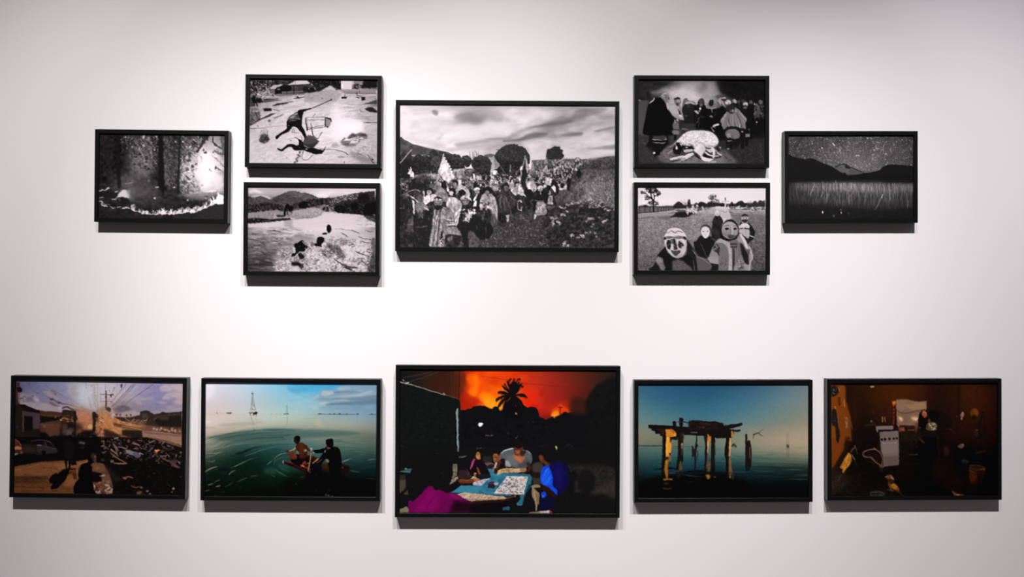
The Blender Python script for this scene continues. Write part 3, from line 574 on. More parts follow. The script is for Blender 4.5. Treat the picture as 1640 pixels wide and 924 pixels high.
    for i in range(14):
        t = i/13; p.ell(572+t*118, 640+t*225, 7, 9, 60 if i % 2 else 225)
    for i in range(8): p.ell(515+i*11, 880+i*14, 6, 8, 36)
    p.line([575,625,505,930,480,1000], 9, 186); 
    p.sheet((700,165), 7.7)
    p.poly([700,660,740,720,780,770,700,830,670,880,660,930,655,860,680,720], 168); p.poly([700,660,730,720,775,768,720,800,700,740],120,.8); p.ell(705,860,18,24,226,.9,2); p.line([700,655,660,960],7,180); p.line([775,770,850,890],5,140)
    p.line([450,880,455,920,475,960],[16,12,6],214)
    p.sheet(B, 7.7)
    p.poly([240,650,262,700,290,800,250,900,245,1000,200,1060,185,960,205,820], 62); p.poly([240,670,262,690,275,770,290,820,262,870,250,800],170,.9,2); p.line([240,650,195,880,150,1100],9,186); p.line([235,700,120,890],5,130)
    p.poly([335,715,360,810,350,860,300,880,290,850,315,770],140,.9,2); p.line([345,720,300,850],5,190); p.line([340,720,365,820],5,80)
    for q in ([440,690,450,880],[510,670,505,870],[415,780,412,880]): p.line(q, 7, 150)
    p.poly([450,830,500,770,510,800,470,850],170); p.poly([470,720,505,690,505,740,480,760],160,.8)
    p.line([620,740,720,680],[10,16],178); p.poly([580,830,640,770,640,800,600,850],188); p.line([640,830,660,780],6,180)
    p.line([690,880,670,800],5,190); p.line([720,770,760,720],8,168)
    # ---------------- middle distance figures
    p.sheet(D, 7.7)
    p.line([690,0,730,60],6,190); p.line([730,80,770,10],8,196); p.blob([760,40,800,30,805,90,790,180,765,180,755,110],48); p.ell(790,30,14,16,150)
    p.poly([485,80,530,20,580,60,575,130,500,120], 190); p.line([535,20,538,110],6,110); p.ell(535,5,18,20,80)
    p.blob([560,90,600,60,650,130,655,220,600,260,560,200],50); p.poly([560,150,600,130,620,160,610,220,580,190],205)
    p.blob([480,170,540,140,590,200,600,280,630,380,560,380,500,360,500,260],58); p.ell(530,150,26,30,44); p.poly([540,190,555,200,550,250,520,240],180,.8); p.poly([525,265,575,255,580,365,512,365],150); p.line([515,350,580,352],6,200); p.blob([535,280,565,280,560,320,540,320],100)
    p.blob([255,130,290,80,340,70,375,120,385,180,340,220,290,200],178); p.ell(315,55,24,28,130); p.poly([255,120,290,110,330,180,310,195,270,160],212); p.line([350,170,335,240],12,60); p.blob([240,190,330,195,330,300,240,290],44)
    # man with staff, pale poncho
    p.blob([80,210,110,160,150,130,200,150,230,230,250,280,180,270,120,260], 176); p.ell(140,115,28,34,46); p.ell(142,125,20,24,150); p.line([150,140,140,250],5,120); p.line([205,150,185,240],8,110,.7); p.line([195,-60,172,110,155,240],10,190); p.poly([250,-60,200,-60,190,80,215,150,255,210,250,40],52,.9,4)
    p.blob([130,240,240,270,280,300,250,340,230,430,180,440,140,360],62); p.line([150,330,185,315,195,335],[12,16,9],180); p.line([148,350,150,410,185,440],[10,12,10],150); p.line([200,400,190,440],12,190); p.blob([45,120,90,90,110,130,80,180,40,170],160)
    # woman in dark shawl, pale apron
    p.blob([385,230,400,180,440,160,490,190,520,260,510,320,450,330,390,330,345,310],44); p.ell(430,165,34,34,52); p.ell(430,178,24,30,165); p.blob([395,150,430,132,462,150,455,170,400,170],196); p.line([425,205,430,240],10,190)
    p.blob([370,350,440,330,500,380,500,480,440,500,380,490,360,420],150); p.scatter([380,360,490,380,490,480,380,480],40,18,7,60,[110,190,170,90],.7,40); p.poly([355,490,390,490,360,545,348,545],196); p.line([500,380,520,460],14,48); p.blob([340,330,380,320,370,440,345,430],48); p.line([360,315,390,322],8,150); p.line([410,320,470,320],8,130)
    # dark poncho man at left of sheet
    p.sheet((790,280), 7.7)
    p.blob([55,360,60,260,100,180,160,150,220,200,270,290,310,320,260,400,240,460,190,480,100,500,60,470],66)
    for q in ([110,200,85,330,100,440],[150,190,160,300,200,400,230,460],[190,200,240,300,290,330],[130,190,135,330,150,440]): p.line(q, [4,9,4], 112, .8, 2)
    p.ell(150,150,46,44,44); p.ell(162,168,28,34,110)
    p.blob([60,480,200,470,190,560,130,600,60,560],52); p.poly([150,500,200,480,190,560,170,590],165,.9,2)
    # ---------------- front figures
    p.sheet(C, 7.7)
    p.blob([1030,300,1060,240,1110,220,1180,250,1230,340,1240,520,1230,620,1180,560,1150,420,1080,400,1030,440],158)
    p.scatter([1050,260,1180,260,1230,360,1235,500,1170,450,1090,400,1040,420],70,22,6,70,[190,205,110,120],.6,30)
    p.ell(1115,190,60,46,42); p.blob([1040,195,1110,170,1190,195,1150,215,1060,215],36); p.ell(1110,225,26,36,126)
    p.scatter([1030,320,1110,300,1190,340,1190,420,1100,430,1030,420],90,18,12,40,[200,180,90,60,150],.85,60)
    p.blob([880,560,960,520,1080,540,1150,600,1190,680,1150,760,1060,800,980,760,900,680],42); p.poly([1030,440,1120,440,1150,560,1040,560],60,.9,4); p.line([1075,460,1060,550],[14,8],130,.8); p.line([1100,650,1090,720],20,80,.7,5)
    p.poly([1160,440,1235,540,1240,620,1190,700,1150,560],90,.8,6)
    # lady with scarf
    p.blob([930,330,950,240,1000,220,1030,280,1010,420,960,460],52); p.ell(980,185,40,46,48); p.ell(985,195,30,38,160); p.blob([950,170,985,150,1020,165,1015,185,950,190],205); p.line([985,240,950,310],[10,22],214); p.poly([975,310,985,340,975,390,940,400,945,350],216)
    # flowers and bearer
    p.blob([800,360,850,330,900,350,920,440,880,560,800,640,760,560],54); p.ell(840,300,62,50,110); p.ell(845,325,42,50,120); p.blob([790,280,830,255,890,270,930,330,890,300,850,290,800,310],176); p.line([800,315,880,320],7,60); p.line([830,285,870,290],9,60)
    p.scatter([820,430,900,420,980,430,960,480,880,560,880,630,820,560],80,20,15,30,[210,190,225,110,60],.9,60); p.ell(905,470,26,16,232); p.ell(885,500,40,16,200)
    p.blob([760,600,880,580,900,700,880,890,840,890,800,760],46); p.blob([880,700,960,720,1000,790,1000,890,890,890],92,.8,8)
    # figures behind, left group
    p.blob([740,210,760,110,800,120,860,160,905,240,880,270,820,240,780,230],168); p.ell(765,95,26,30,190); p.ell(800,220,44,40,44); p.line([735,150,730,240],12,190); p.ell(715,100,34,40,46); p.ell(712,115,24,28,140)
    p.blob([470,240,500,170,560,160,620,230,630,310,560,330,480,300],124); p.ell(515,130,40,42,110); p.blob([480,110,520,90,560,110,550,130,490,130],150); p.scatter([480,180,600,180,620,300,490,300],40,16,7,60,[90,150,160],.6,50)
    p.ell(585,120,44,46,42); p.ell(680,215,40,42,44); p.ell(665,230,28,30,170); p.poly([620,150,650,180,640,220,615,200],200,.9)
    p.blob([280,320,400,235,480,250,470,310,400,330,330,370],196); p.ell(400,200,44,44,46); p.ell(395,215,28,26,150); p.line([330,180,325,280],14,188); p.ell(330,170,28,28,48)
    # dark figures, far left
    p.blob([130,200,170,170,240,190,290,250,320,330,270,360,200,330,140,260],66); p.blob([250,270,290,240,330,290,320,340,260,350],100,.9,4); p.ell(170,190,50,30,44); p.line([130,215,230,180,280,215],8,150); p.blob([180,60,250,40,290,120,250,180,190,130],40)
    p.blob([30,300,60,260,140,300,170,420,150,560,130,610,30,620],52); p.blob([30,620,140,640,160,700,120,760,30,780],60); p.poly([130,560,210,520,220,700,130,700],100,.7,8); p.line([35,410,80,410],9,120)
    p.line([170,265,230,315,265,345],[14,12,9],186); p.poly([185,310,210,330,222,520,205,490,195,430],188)
    p.scatter([40,40,140,40,140,260,40,260],60,18,10,30,[120,150,60,70,170],.7,50); p.blob([230,10,380,10,420,70,300,110,240,100],66,.8,6)
    # woman with veil, dark dress
    p.blob([205,560,220,470,270,420,360,420,410,480,430,600,400,660,400,890,210,890],50); p.blob([225,400,240,350,300,330,350,360,390,440,330,430,290,480,240,460],118,.95,2); p.ell(262,425,34,36,130); p.line([225,410,290,405],8,80); p.line([340,400,385,440],10,196); p.line([300,510,312,535],8,196); p.blob([240,480,300,460,330,500,270,540,235,520],78,.9,4); p.line([235,640,300,645,370,625],[6,14,6],92,.8,4)
    # man in striped poncho
    p.blob([405,880,410,740,440,560,470,420,530,390,600,400,660,420,700,480,720,600,780,740,700,740,620,730,600,800,580,890],118)
    for x0, x1, c, w in [(470,415,170,12),(490,440,70,9),(520,465,188,10),(540,490,60,8),(560,520,178,12),(600,560,150,26),(585,545,60,9)]: p.line([x0,420,(x0+x1)/2+2,640,x1,875], w, c, .9)
    p.line([515,440,480,560,470,690],9,210,.8); 
    for i in range(22): p.ell(520-i*2.4, 440+i*12, 6, 4, 50)
    p.blob([560,440,640,420,700,480,700,540,620,540,600,720,560,720,545,600],132,.9,3); p.line([600,450,560,560,550,700],6,180,.7); 
    p.poly([615,545,690,545,735,635,610,635],184,.95); 
    for i in range(5):
        p.poly([620+i*19,556, 632+i*19,580, 614+i*19,580],60); p.poly([622+i*21,640, 634+i*21,610, 646+i*21,640],50)
        p.line([616+i*20,600,640+i*20,590],5,70)
    p.poly([615,650,740,640,785,755,700,740,610,740],134,.95); p.blob([610,740,760,745,790,800,740,880,600,880],58); p.blob([620,790,660,770,640,820],120,.8,3); p.line([675,760,675,800],6,190)
    p.line([530,790,560,700],18,70); p.line([535,880,550,790],16,186); 
    for i in range(9): p.ell(543+(i%2)*14, 700+i*20, 9, 7, 50)
    p.ell(505,330,60,64,48); p.blob([455,330,500,300,560,310,558,360,530,395,480,390,458,360],116); p.poly([450,290,510,285,565,300,562,325,505,315,452,318],66); p.scatter([455,295,560,300,560,318,455,312],18,8,10,90,[190],.9,5); p.line([470,355,545,350],7,80); p.line([485,380,530,378],7,60); p.ell(500,345,14,10,150,.7,3); p.blob([470,390,540,380,560,410,480,430],44)
    # bearer in pale poncho behind
    p.blob([610,390,630,290,690,270,760,310,795,370,770,480,740,620,720,590,700,480,650,420],166); p.line([650,300,625,370],26,206,.9,3)
    for q in ([720,490,790,400],[705,520,790,430],[715,545,780,470],[720,570,770,500]): p.line(q, 8, 206)
    p.line([700,400,735,600],10,120,.7,3); p.poly([600,390,650,420,620,430],100)
    for q in ([500,100,480,0],[630,160,600,80]): p.line(q, 8, 170)
    p.line([410,230,420,330],10,80,.7)
    p.sheet(A, 7.7); low = p.area([0,700,640,700,1386,710,2100,760,2800,730,2800,2000,0,2000], blur=12)
    p.sheet(C, 7.7); fig = p.area([0,-60,1300,-40,2100,-60,1900,420,1200,700,1100,900,0,900], blur=12)
    p.warp(6, 34, low, octaves=2)
    p.mul(p.noise(30, 40, 3, 62), .2, fig); p.mul(p.noise(11, 16, 2, 63), .12, low)
    for k in range(260):    # folds, edges of cloth and hands catching the light
        x, y = 60+S.random()*1180, 150+S.random()*720; L = 20+S.random()*50; t = S.normal()*.35+1.5
        if y > 500+.25*abs(x-500): continue
        p.line([x,y,x+L*.5*math.cos(t)+S.normal()*5,y+L*.5*math.sin(t),x+L*math.cos(t),y+L*math.sin(t)], [2,6,2], int(S.choice([44,50,60,120,150,175])), .45, 1)
    p.tex(p.noise(14, 12, 2, 61), 7, low)
    c = 1+.28*low[..., None]; p.img = np.clip((p.img-.36)*c+.36-.02*low[..., None], .12, 1)
    p.smudge(1.5)
    return p
def paint_ritual():
    K = 12.833
    p = Pic('ritual', (1016, 120), K, seed=51)
    A, B, C, D = (1016, 120), (1120, 120), (1016, 192), (1120, 192)
    p.grid([[44,40,46,70,110,130,110,70,26,22,20,20],
            [40,36,52,90,150,165,140,110,30,24,22,20],
            [40,36,80,150,180,178,160,120,40,26,24,22],
            [60,50,110,175,180,165,140,96,60,30,26,24],
            [76,60,80,120,120,110,80,60,50,34,28,24],
            [76,60,60,70,70,60,50,50,50,34,28,24],
            [72,56,50,60,66,56,46,46,46,34,28,26],
            [64,52,40,56,66,60,50,44,44,34,30,28],
            [56,50,40,50,60,60,56,54,46,38,34,32],
            [50,46,44,56,70,80,80,80,56,40,36,34],
            [46,44,44,60,90,100,100,80,50,40,38,36]])
    S = p.rng
    p.sheet(A, K)
    # smoke
    p.blob([300,330,500,300,720,230,900,180,1150,190,1300,330,1320,480,1200,520,900,470,700,430,560,380,400,400],186,.6,40); p.blob([700,330,900,300,1200,330,1280,430,1200,500,1050,480,820,480],198,.6,30)
    p.blob([90,120,500,120,560,200,420,300,300,330,290,520,90,520],40,.8,26); p.blob([560,140,700,150,740,190,640,200,580,190],50,.8,14); p.blob([440,200,560,170,580,240,480,300,400,290],56,.6,16); p.blob([800,150,1000,140,960,200,820,220],104,.5,20); p.blob([1240,200,1386,150,1500,200,1480,330,1386,420,1290,330],104,.4,40)
    p.blob([1500,150,1620,150,1680,250,1660,400,1560,500,1420,480,1400,380],140,.5,30)
    p.tex(p.noise(140,90,4,3), 14, p.area([90,110,1800,110,1800,500,90,500],blur=20))
    p.sheet(B, K)
    p.poly([360,110,1370,110,1370,560,900,500,700,500,460,400,400,300],24,.9,30); p.tex(p.noise(70,50,3,4), 6, p.area([400,110,1370,110,1370,460,700,460],blur=16))
    p.blob([330,450,420,400,560,430,680,500,720,560,600,540,440,520],64,.7,14)
    for q in ([720,460,735,520],[850,430,840,520],[950,430,945,540]): p.line(q,[8,14],60,.7,4)
    # ground
    p.sheet(A, K); p.poly([90,520,300,520,230,800,180,1150,320,1250,280,1420,90,1500],78,.9,8)
    for k in range(40): p.line([90,560+k*18,230-k*1.5,565+k*18],[4,5],[64,92][k%2],.5,2)
    p.sheet(C, K)
    p.poly([90,300,300,330,280,460,230,540,540,560,700,720,760,880,90,886],52,.95,14); p.scatter([90,300,300,340,240,540,520,600,720,860,90,880],180,40,14,20,[40,50,64,76],.6,40)
    p.blob([520,620,700,540,860,480,860,700,900,760,1386,800,1980,760,1980,886,640,886],96,.8,20); p.scatter([540,620,800,520,1000,740,1960,720,1950,880,700,870],170,44,12,10,[120,140,60,84,40],.6,30)
    p.sheet(D, K)
    p.poly([400,420,1000,420,1370,300,1370,886,520,886,440,640],44,.9,20); p.blob([460,620,560,640,680,760,760,886,200,886,300,800],110,.7,24); p.scatter([460,620,1000,620,1340,330,1345,870,560,880],220,44,10,30,[56,66,34,30,76],.6,25)
    # back row of people
    p.sheet(B, K); k=24
    p.poly([640,560,1360,540,1360,1300,640,1300],26,.95,16)
    for x,y,r,c in [(720,545,42,130),(810,550,30,70),(900,540,36,60),(950,610,52,150),(1065,570,40,64),(1135,600,18,170),(1260,560,44,78),(1180,620,26,110),(1160,760,30,84),(1210,680,34,96),(1250,770,30,96),(1145,810,24,110)]: p.ell(x,y,r,r*1.15,c,.85,5)
    p.ell(950,605,46,28,190,.9,4); p.ell(940,650,46,40,36,.8,6); p.ell(940,680,40,20,120,.7,6); p.blob([1000,620,1060,600,1110,640,1120,900,1100,1280,1000,1280,980,900],22,.95,6); p.ell(1060,560,34,36,90,.8,4); p.ell(1062,600,30,16,30,.8,4)
    p.scatter([1130,620,1340,600,1330,900,1130,900],70,40,14,70,[60,96,30,120,44],.7,40); p.line([1225,640,1200,860],[40,60],80,.7,8); p.poly([1225,520,1300,530,1300,600,1235,590],96,.8,4)
    p.blob([650,600,720,570,780,640,830,700,760,760,680,700],30,.9,6); p.line([700,560,640,590],[12,20],84,.7,4); p.blob([700,520,740,510,770,560,740,580],165,.85,3); p.line([810,570,830,660],[10,20],80,.6,5)
    # hats
    p.blob([380,560,390,510,420,470,450,470,460,540,430,620,390,600],150,.95,4); p.blob([460,470,530,460,550,490,520,520,470,515],190,.9,4); p.blob([450,490,540,485,545,520,470,530],40,.9,4); p.line([470,540,500,620,545,690],[30,36,16],150,.9,4); p.line([460,590,500,640],[6,8],30,.7,2)
    p.blob([530,560,560,520,610,510,650,550,650,590,600,600,550,600],190,.95,3); p.scatter([540,530,640,520,650,590,550,595],20,16,9,40,[80,230,50],.8,40)
    p.line([380,560,430,640],[20,20],44,.8,4)
    # cloaked pair in the middle
    p.sheet(A, K)
    p.blob([980,700,1000,560,1040,490,1080,480,1100,520,1230,560,1260,640,1250,900,1240,1300,1000,1330,980,1000],30,.95,5); p.blob([985,640,1000,530,1030,480,1070,490,1095,540,1040,590,1000,660],110,.9,5); p.blob([1040,590,1080,545,1160,540,1240,580,1240,610,1150,590,1080,600],176,.9,5); p.line([1160,530,1240,545],[10,14],140,.8,5); p.ell(1110,640,30,40,70,.6,8); p.ell(1060,840,34,26,90,.5,8)
    p.blob([1220,680,1300,600,1386,590,1450,640,1480,760,1470,1250,1240,1300,1230,900],22,.97,4); p.blob([1300,560,1340,500,1390,480,1430,520,1440,600,1400,650,1340,640,1310,600],36,.95,4); p.ell(1372,540,40,40,80,.8,5); p.blob([1340,590,1400,590,1400,640,1350,640],110,.8,5); p.ell(1353,690,22,22,225,.97,3); p.blob([1230,740,1280,730,1320,770,1310,810,1270,790],170,.9,4); p.ell(1335,742,14,14,190,.8,3)
    p.line([1310,900,1360,880],[14,8],120,.8,3); p.blob([1380,850,1430,840,1430,880,1390,900],150,.8,4); p.scatter([1240,830,1420,830,1440,1200,1250,1200],50,36,12,60,[60,84,110,30],.6,40)
    p.poly([980,1000,1250,990,1260,1250,1150,1260,980,1250],60,.7,14); p.line([980,1110,1090,1120],[40,30],110,.7,8)
    p.sheet(B, K)
    p.blob([60,640,120,620,160,690,340,690,480,640,560,720,520,900,480,1180,380,1250,200,1240,120,1180,60,900],20,.97,5)
    p.blob([165,600,190,550,230,510,290,520,300,580,340,620,355,680,290,700,230,700,160,660],110,.95,4); p.blob([195,600,210,540,240,510,290,520,295,590,270,640,220,640],30,.95,3); p.line([160,650,230,690,350,680],[8,16,10],150,.8,3); p.line([255,710,270,770],[26,10],120,.9,3); p.blob([210,850,250,835,280,860,270,890,230,890],140,.9,3); p.line([310,840,340,750],[8,5],84,.8,2); p.line([40,870,100,860],[20,12],140,.8,4); p.line([0,880,30,860],10,120,.8,3); p.blob([360,640,430,620,440,660,380,680],90,.8,5)
    p.sheet(D, K)
    p.line([290,130,330,110,390,95],[36,50,36],190,.97,3); p.line([235,150,330,160],[8,14],150,.9,2); p.line([245,160,300,240],[10,18],170,.9,2); p.line([215,130,245,160],5,120,.8); p.poly([0,-80,200,-60,420,-60,560,100,540,420,420,420,330,270,180,220,0,200],18,.8,10); p.line([290,130,330,110,390,95],[30,44,32],190,.97,3); p.line([245,160,300,240],[8,16],170,.9,2); p.line([235,152,330,158],[6,10],150,.9,2)
    # man in striped poncho
    p.sheet(B, K)
    p.blob([700,660,740,670,820,720,880,790,960,880,975,940,940,1000,950,1110,900,1100,850,1090,780,1080,700,1100,620,1090,590,1040,560,1070,500,1120,460,1010,430,950,470,870,540,780,600,720],110,.98,3)
    for q,w,c in [([690,800,690,900,700,1080],[8,10,14],170),([620,790,600,900,580,1040],[10,14,20],80),([740,720,800,850,870,1080],[10,24,40],70),([660,800,640,950,620,1080],[8,10,14],150),([740,800,760,950,780,1080],[10,12,18],140),([560,790,510,900,470,1050],[16,26,20],140),([830,760,900,860,960,920],[14,26,20],150),([545,800,480,900,450,960],[8,14,10],180),([860,870,930,1000,945,1100],[14,20,10],130),([730,700,760,760],[16,12],190),([710,940,740,1060],[14,20],80),([800,900,840,1080],[10,16],165),([600,900,640,1090],[14,10],50),([580,960,608,1085],[10,16],176),([850,1000,820,1090],[10,18],170)]: p.line(q,w,c,.75,4)
    p.blob([545,720,560,660,620,615,690,620,735,670,730,730,700,790,650,800,600,770],42,.97,3); p.ell(690,735,26,28,140,.85,4); p.ell(640,750,20,22,90,.8,5); p.line([700,780,690,800],[20,10],90,.6,3)
    p.sheet(D, K)
    p.blob([520,200,560,160,660,130,780,140,860,190,870,300,820,400,700,420,560,400,520,300],28,.97,4); p.blob([535,290,570,220,650,190,760,200,830,280,830,350,780,380,700,395,640,360,580,370],104,.95,4); p.blob([570,300,620,280,660,340,640,370,580,350],140,.7,8); p.line([640,280,670,340,700,390],[8,12,16],60,.8,3); p.line([600,210,690,200,760,220],[16,10,16],140,.6,5); p.scatter([560,230,820,260,800,370,580,350],40,26,8,40,[70,140,160],.5,40)
    p.line([585,430,665,430],[22,16],150,.9,3); p.line([690,440,800,425],[14,10],90,.8,3); p.poly([540,400,840,400,840,500,740,600,640,610,550,600],24,.9,6); p.line([570,510,620,510],10,60,.8,3); p.ell(595,595,34,16,130,.8,4); p.ell(710,560,30,40,40,.7,5); p.line([660,430,640,620],[8,10],18,.9,3); p.line([585,430,665,430],[18,14],150,.9,3)
    p.ell(880,240,18,14,190,.9,3); p.line([890,180,930,190,950,320],[20,16,30],20,.9,4); p.poly([945,290,1040,285,1035,350,950,360],130,.85,5); p.poly([950,355,1020,355,1000,540,940,540],20,.95,4); p.ell(1025,200,18,20,90,.7,5); p.ell(1178,48,16,18,190,.9,3); p.line([1165,70,1185,240],[10,16],56,.8,3); p.poly([1060,-40,1360,-60,1360,230,1200,330,1060,270],20,.75,16); p.ell(1178,48,14,16,180,.9,3); p.line([1010,190,1040,280],[8,6],80,.7,3); p.poly([830,300,940,300,920,600,860,600],22,.85,8)
    # big dark cloak on the left
    p.sheet(A, K)
    p.blob([700,700,720,600,800,580,880,640,960,720,1000,840,1020,930,900,900,800,850,740,800],150,.95,6); p.blob([720,640,820,600,860,680,900,800,780,800,720,720],178,.6,14); p.blob([810,500,840,470,900,450,940,490,960,540,950,590,880,620,840,600,815,550],110,.95,4); p.blob([810,490,860,470,905,452,945,485,930,500,870,500,830,515],36,.95,3); p.ell(905,540,34,26,170,.8,4); p.line([880,545,930,545],5,60,.8); p.blob([850,590,900,580,920,640,880,640],50,.8,4); p.line([930,620,960,740,1000,860],[30,40,30],120,.8,6); p.line([905,700,940,800],[10,30],24,.95,3); p.blob([915,830,950,820,980,850,970,870,930,855],210,.9,3)
    p.line([800,860,850,910,880,924],[14,20,10],120,.9,3); p.blob([700,720,780,830,860,900,840,960,720,960],30,.9,6)
    p.blob([280,620,300,590,400,520,440,460,520,460,580,500,640,580,680,700,740,800,820,920,810,1020,800,1150,780,1250,560,1260,320,1250,180,1210,180,1100,220,920,250,750],15,1,3)
    p.line([305,585,350,550,390,520,408,475],[10,26,18,16],196,.95,3); p.blob([540,450,580,390,640,380,700,420,715,490,700,560,650,560,600,500],120,.95,4); p.line([560,440,600,390,660,385,690,420],[10,16,12,8],200,.9,3); p.line([640,440,650,520],[16,8],50,.8,3); p.line([600,420,620,480],[8,6],60,.7,3); p.scatter([560,410,690,400,700,540,620,520],40,24,8,70,[60,150,190,90],.7,40); p.line([680,590,685,690],[18,26],190,.9,4); p.line([700,470,710,510],[16,10],40,.8,3); p.line([430,470,540,460],[14,20],60,.7,4)
    p.ell(110,520,16,9,200,.9,3)
    p.sheet(C, K)
    p.poly([300,320,720,310,760,420,640,560,520,700,420,720,380,640,230,540,290,440],24,.98,5); p.poly([380,330,640,320,660,400,560,410,390,400],66,.85,8); p.line([370,400,430,410,500,412,570,420],[10,14,10,8],200,.9,2); p.line([600,410,660,400],[8,12],180,.9,2); p.line([640,360,655,400],[6,14],180,.8,2); p.line([375,460,480,470,580,475,640,460],[6,12,12,6],185,.9,2); p.poly([370,415,600,425,640,450,580,465,400,450],20,.9,3)
    p.poly([690,320,800,310,800,420,760,520,700,440],60,.8,12); p.blob([780,220,880,210,930,260,900,300,790,290],120,.85,5); p.blob([800,50,900,60,920,180,840,190,790,170],104,.85,6); p.poly([810,190,900,190,900,210,810,210],50,.7,4); p.line([830,10,830,60],[24,10],200,.85,3); p.line([880,0,895,20],[30,14],210,.85,3); p.poly([810,300,870,300,860,420,815,420],20,.95,4); p.poly([920,0,990,0,970,210,925,180],36,.8,8)
    p.poly([410,640,520,620,530,720,400,760],22,.9,8); p.ell(408,680,22,22,225,.97,3); p.poly([200,530,380,560,400,660,240,560],34,.8,10)
    # the sheep and the logs
    p.blob([870,440,920,380,1000,300,1120,235,1300,215,1450,220,1580,250,1660,310,1710,380,1730,450,1700,520,1640,560,1560,580,1480,560,1400,500,1340,480,1280,520,1220,560,1140,540,1040,520,960,520,900,500],196,1,3)
    p.blob([1100,250,1300,225,1500,235,1640,300,1690,400,1600,480,1400,400,1200,380,1050,400],216,.6,24)
    sh = p.area([870,440,1000,300,1300,215,1580,250,1730,450,1640,570,1480,560,1340,480,1220,560,960,520]); p.mul(p.noise(26,22,3,7), .16, sh); p.scatter(None,200,20,7,40,[236,150,170,228],.5,60,sh)
    p.scatter([880,440,1000,480,1200,500,1240,560,960,540],60,20,9,50,[90,60,140,110],.7,50); p.scatter([1480,540,1700,500,1690,560,1560,590],40,18,8,50,[90,70,150],.7,50)
    p.blob([840,500,880,460,920,470,960,540,1000,560,980,640,920,700,820,690,790,600,810,560],24,.97,5); p.blob([850,550,870,540,890,580,880,605,855,600],230,.95,3); p.line([830,480,850,520],[30,20],150,.85,4); p.line([740,560,800,510,850,450],[10,14,14],150,.8,4); p.line([850,440,860,470],20,150,.6,4)
    p.poly([980,530,1240,540,1250,640,1180,680,1000,680],26,.97,4); p.ell(1075,565,22,16,170,.9,3); p.line([1000,620,1030,570],[20,14],84,.9,3); p.blob([1210,550,1280,530,1290,560,1230,580],205,.9,3)
    p.line([1040,640,1120,635,1190,625],[56,60,40],170,.97,3); p.line([1050,620,1180,612],[10,12],215,.8,3); p.line([690,690,780,630],[30,26],140,.9,4); p.line([700,720,760,690],[20,16],90,.8,4); p.line([530,670,620,640,720,600],[8,20,12],120,.7,5); p.blob([600,700,700,720,760,800,700,800,620,760],110,.7,8)
    p.line([750,810,860,785,1000,750],[48,50,40],184,.97,3); p.line([760,795,980,745],[8,12],215,.8,3); p.line([1000,800,1100,745,1190,700],[70,80,60],196,.97,3); p.ell(990,805,44,34,150,.9,4); p.line([1000,770,1150,700],[10,14],222,.8,3); p.line([1020,780,1060,820],8,60,.8,3)
    p.poly([1235,680,1320,700,1386,780,1386,820,1300,780,1250,740],24,.95,4); p.blob([1190,780,1240,750,1290,800,1280,850,1210,840],110,.85,6); p.line([830,860,950,855],[24,30],150,.85,5); p.line([1000,870,1250,860],[16,20],120,.8,5); p.blob([740,840,900,830,920,850,760,860],40,.8,6)
    p.sheet((1068,192), K)     # upright barrel-like log and the pale pieces at right
    p.poly([590,560,650,480,720,470,790,560,800,610,740,700,690,790,560,650,545,620],196,.99,3); p.poly([600,560,650,490,700,520,640,640,570,640],214,.8,8); p.line([650,480,720,470,790,560],[8,8,8],90,.7,3); p.poly([545,625,690,740,690,800,600,700],60,.9,4); p.poly([700,560,790,570,740,690],176,.6,10)
    p.line([820,610,900,640,930,590],[30,70,40],190,.95,3); p.line([790,660,850,710,940,740],[20,36,24],205,.97,3); p.line([950,600,970,680,955,780],[60,50,20],200,.97,3); p.line([1000,620,1040,660],[30,20],150,.9,4); p.line([960,745,1060,745],[24,20],180,.9,3); p.line([1040,680,1110,720],[26,30],190,.9,4); p.ell(1090,575,28,30,130,.9,4); p.ell(1092,570,14,12,215,.9,2); p.ell(1060,600,40,50,30,.7,8); p.poly([760,690,860,730,940,780,960,800,900,800,760,760,740,720],24,.97,4); p.poly([830,650,900,690,930,700,900,720,840,690],40,.8,4)
    p.blob([695,740,760,760,860,790,960,800,930,840,840,860,760,850,710,800],205,.97,3); p.line([720,830,840,868,950,820,980,795],[6,10,10,6],30,.8,2); p.line([860,870,1000,860],[20,30],180,.8,6); p.line([700,860,860,885],[12,16],150,.8,4); p.line([1000,780,1100,760],[26,30],30,.9,5)
    p.warp(4, 26, octaves=2); p.smudge(2.0)
    return p
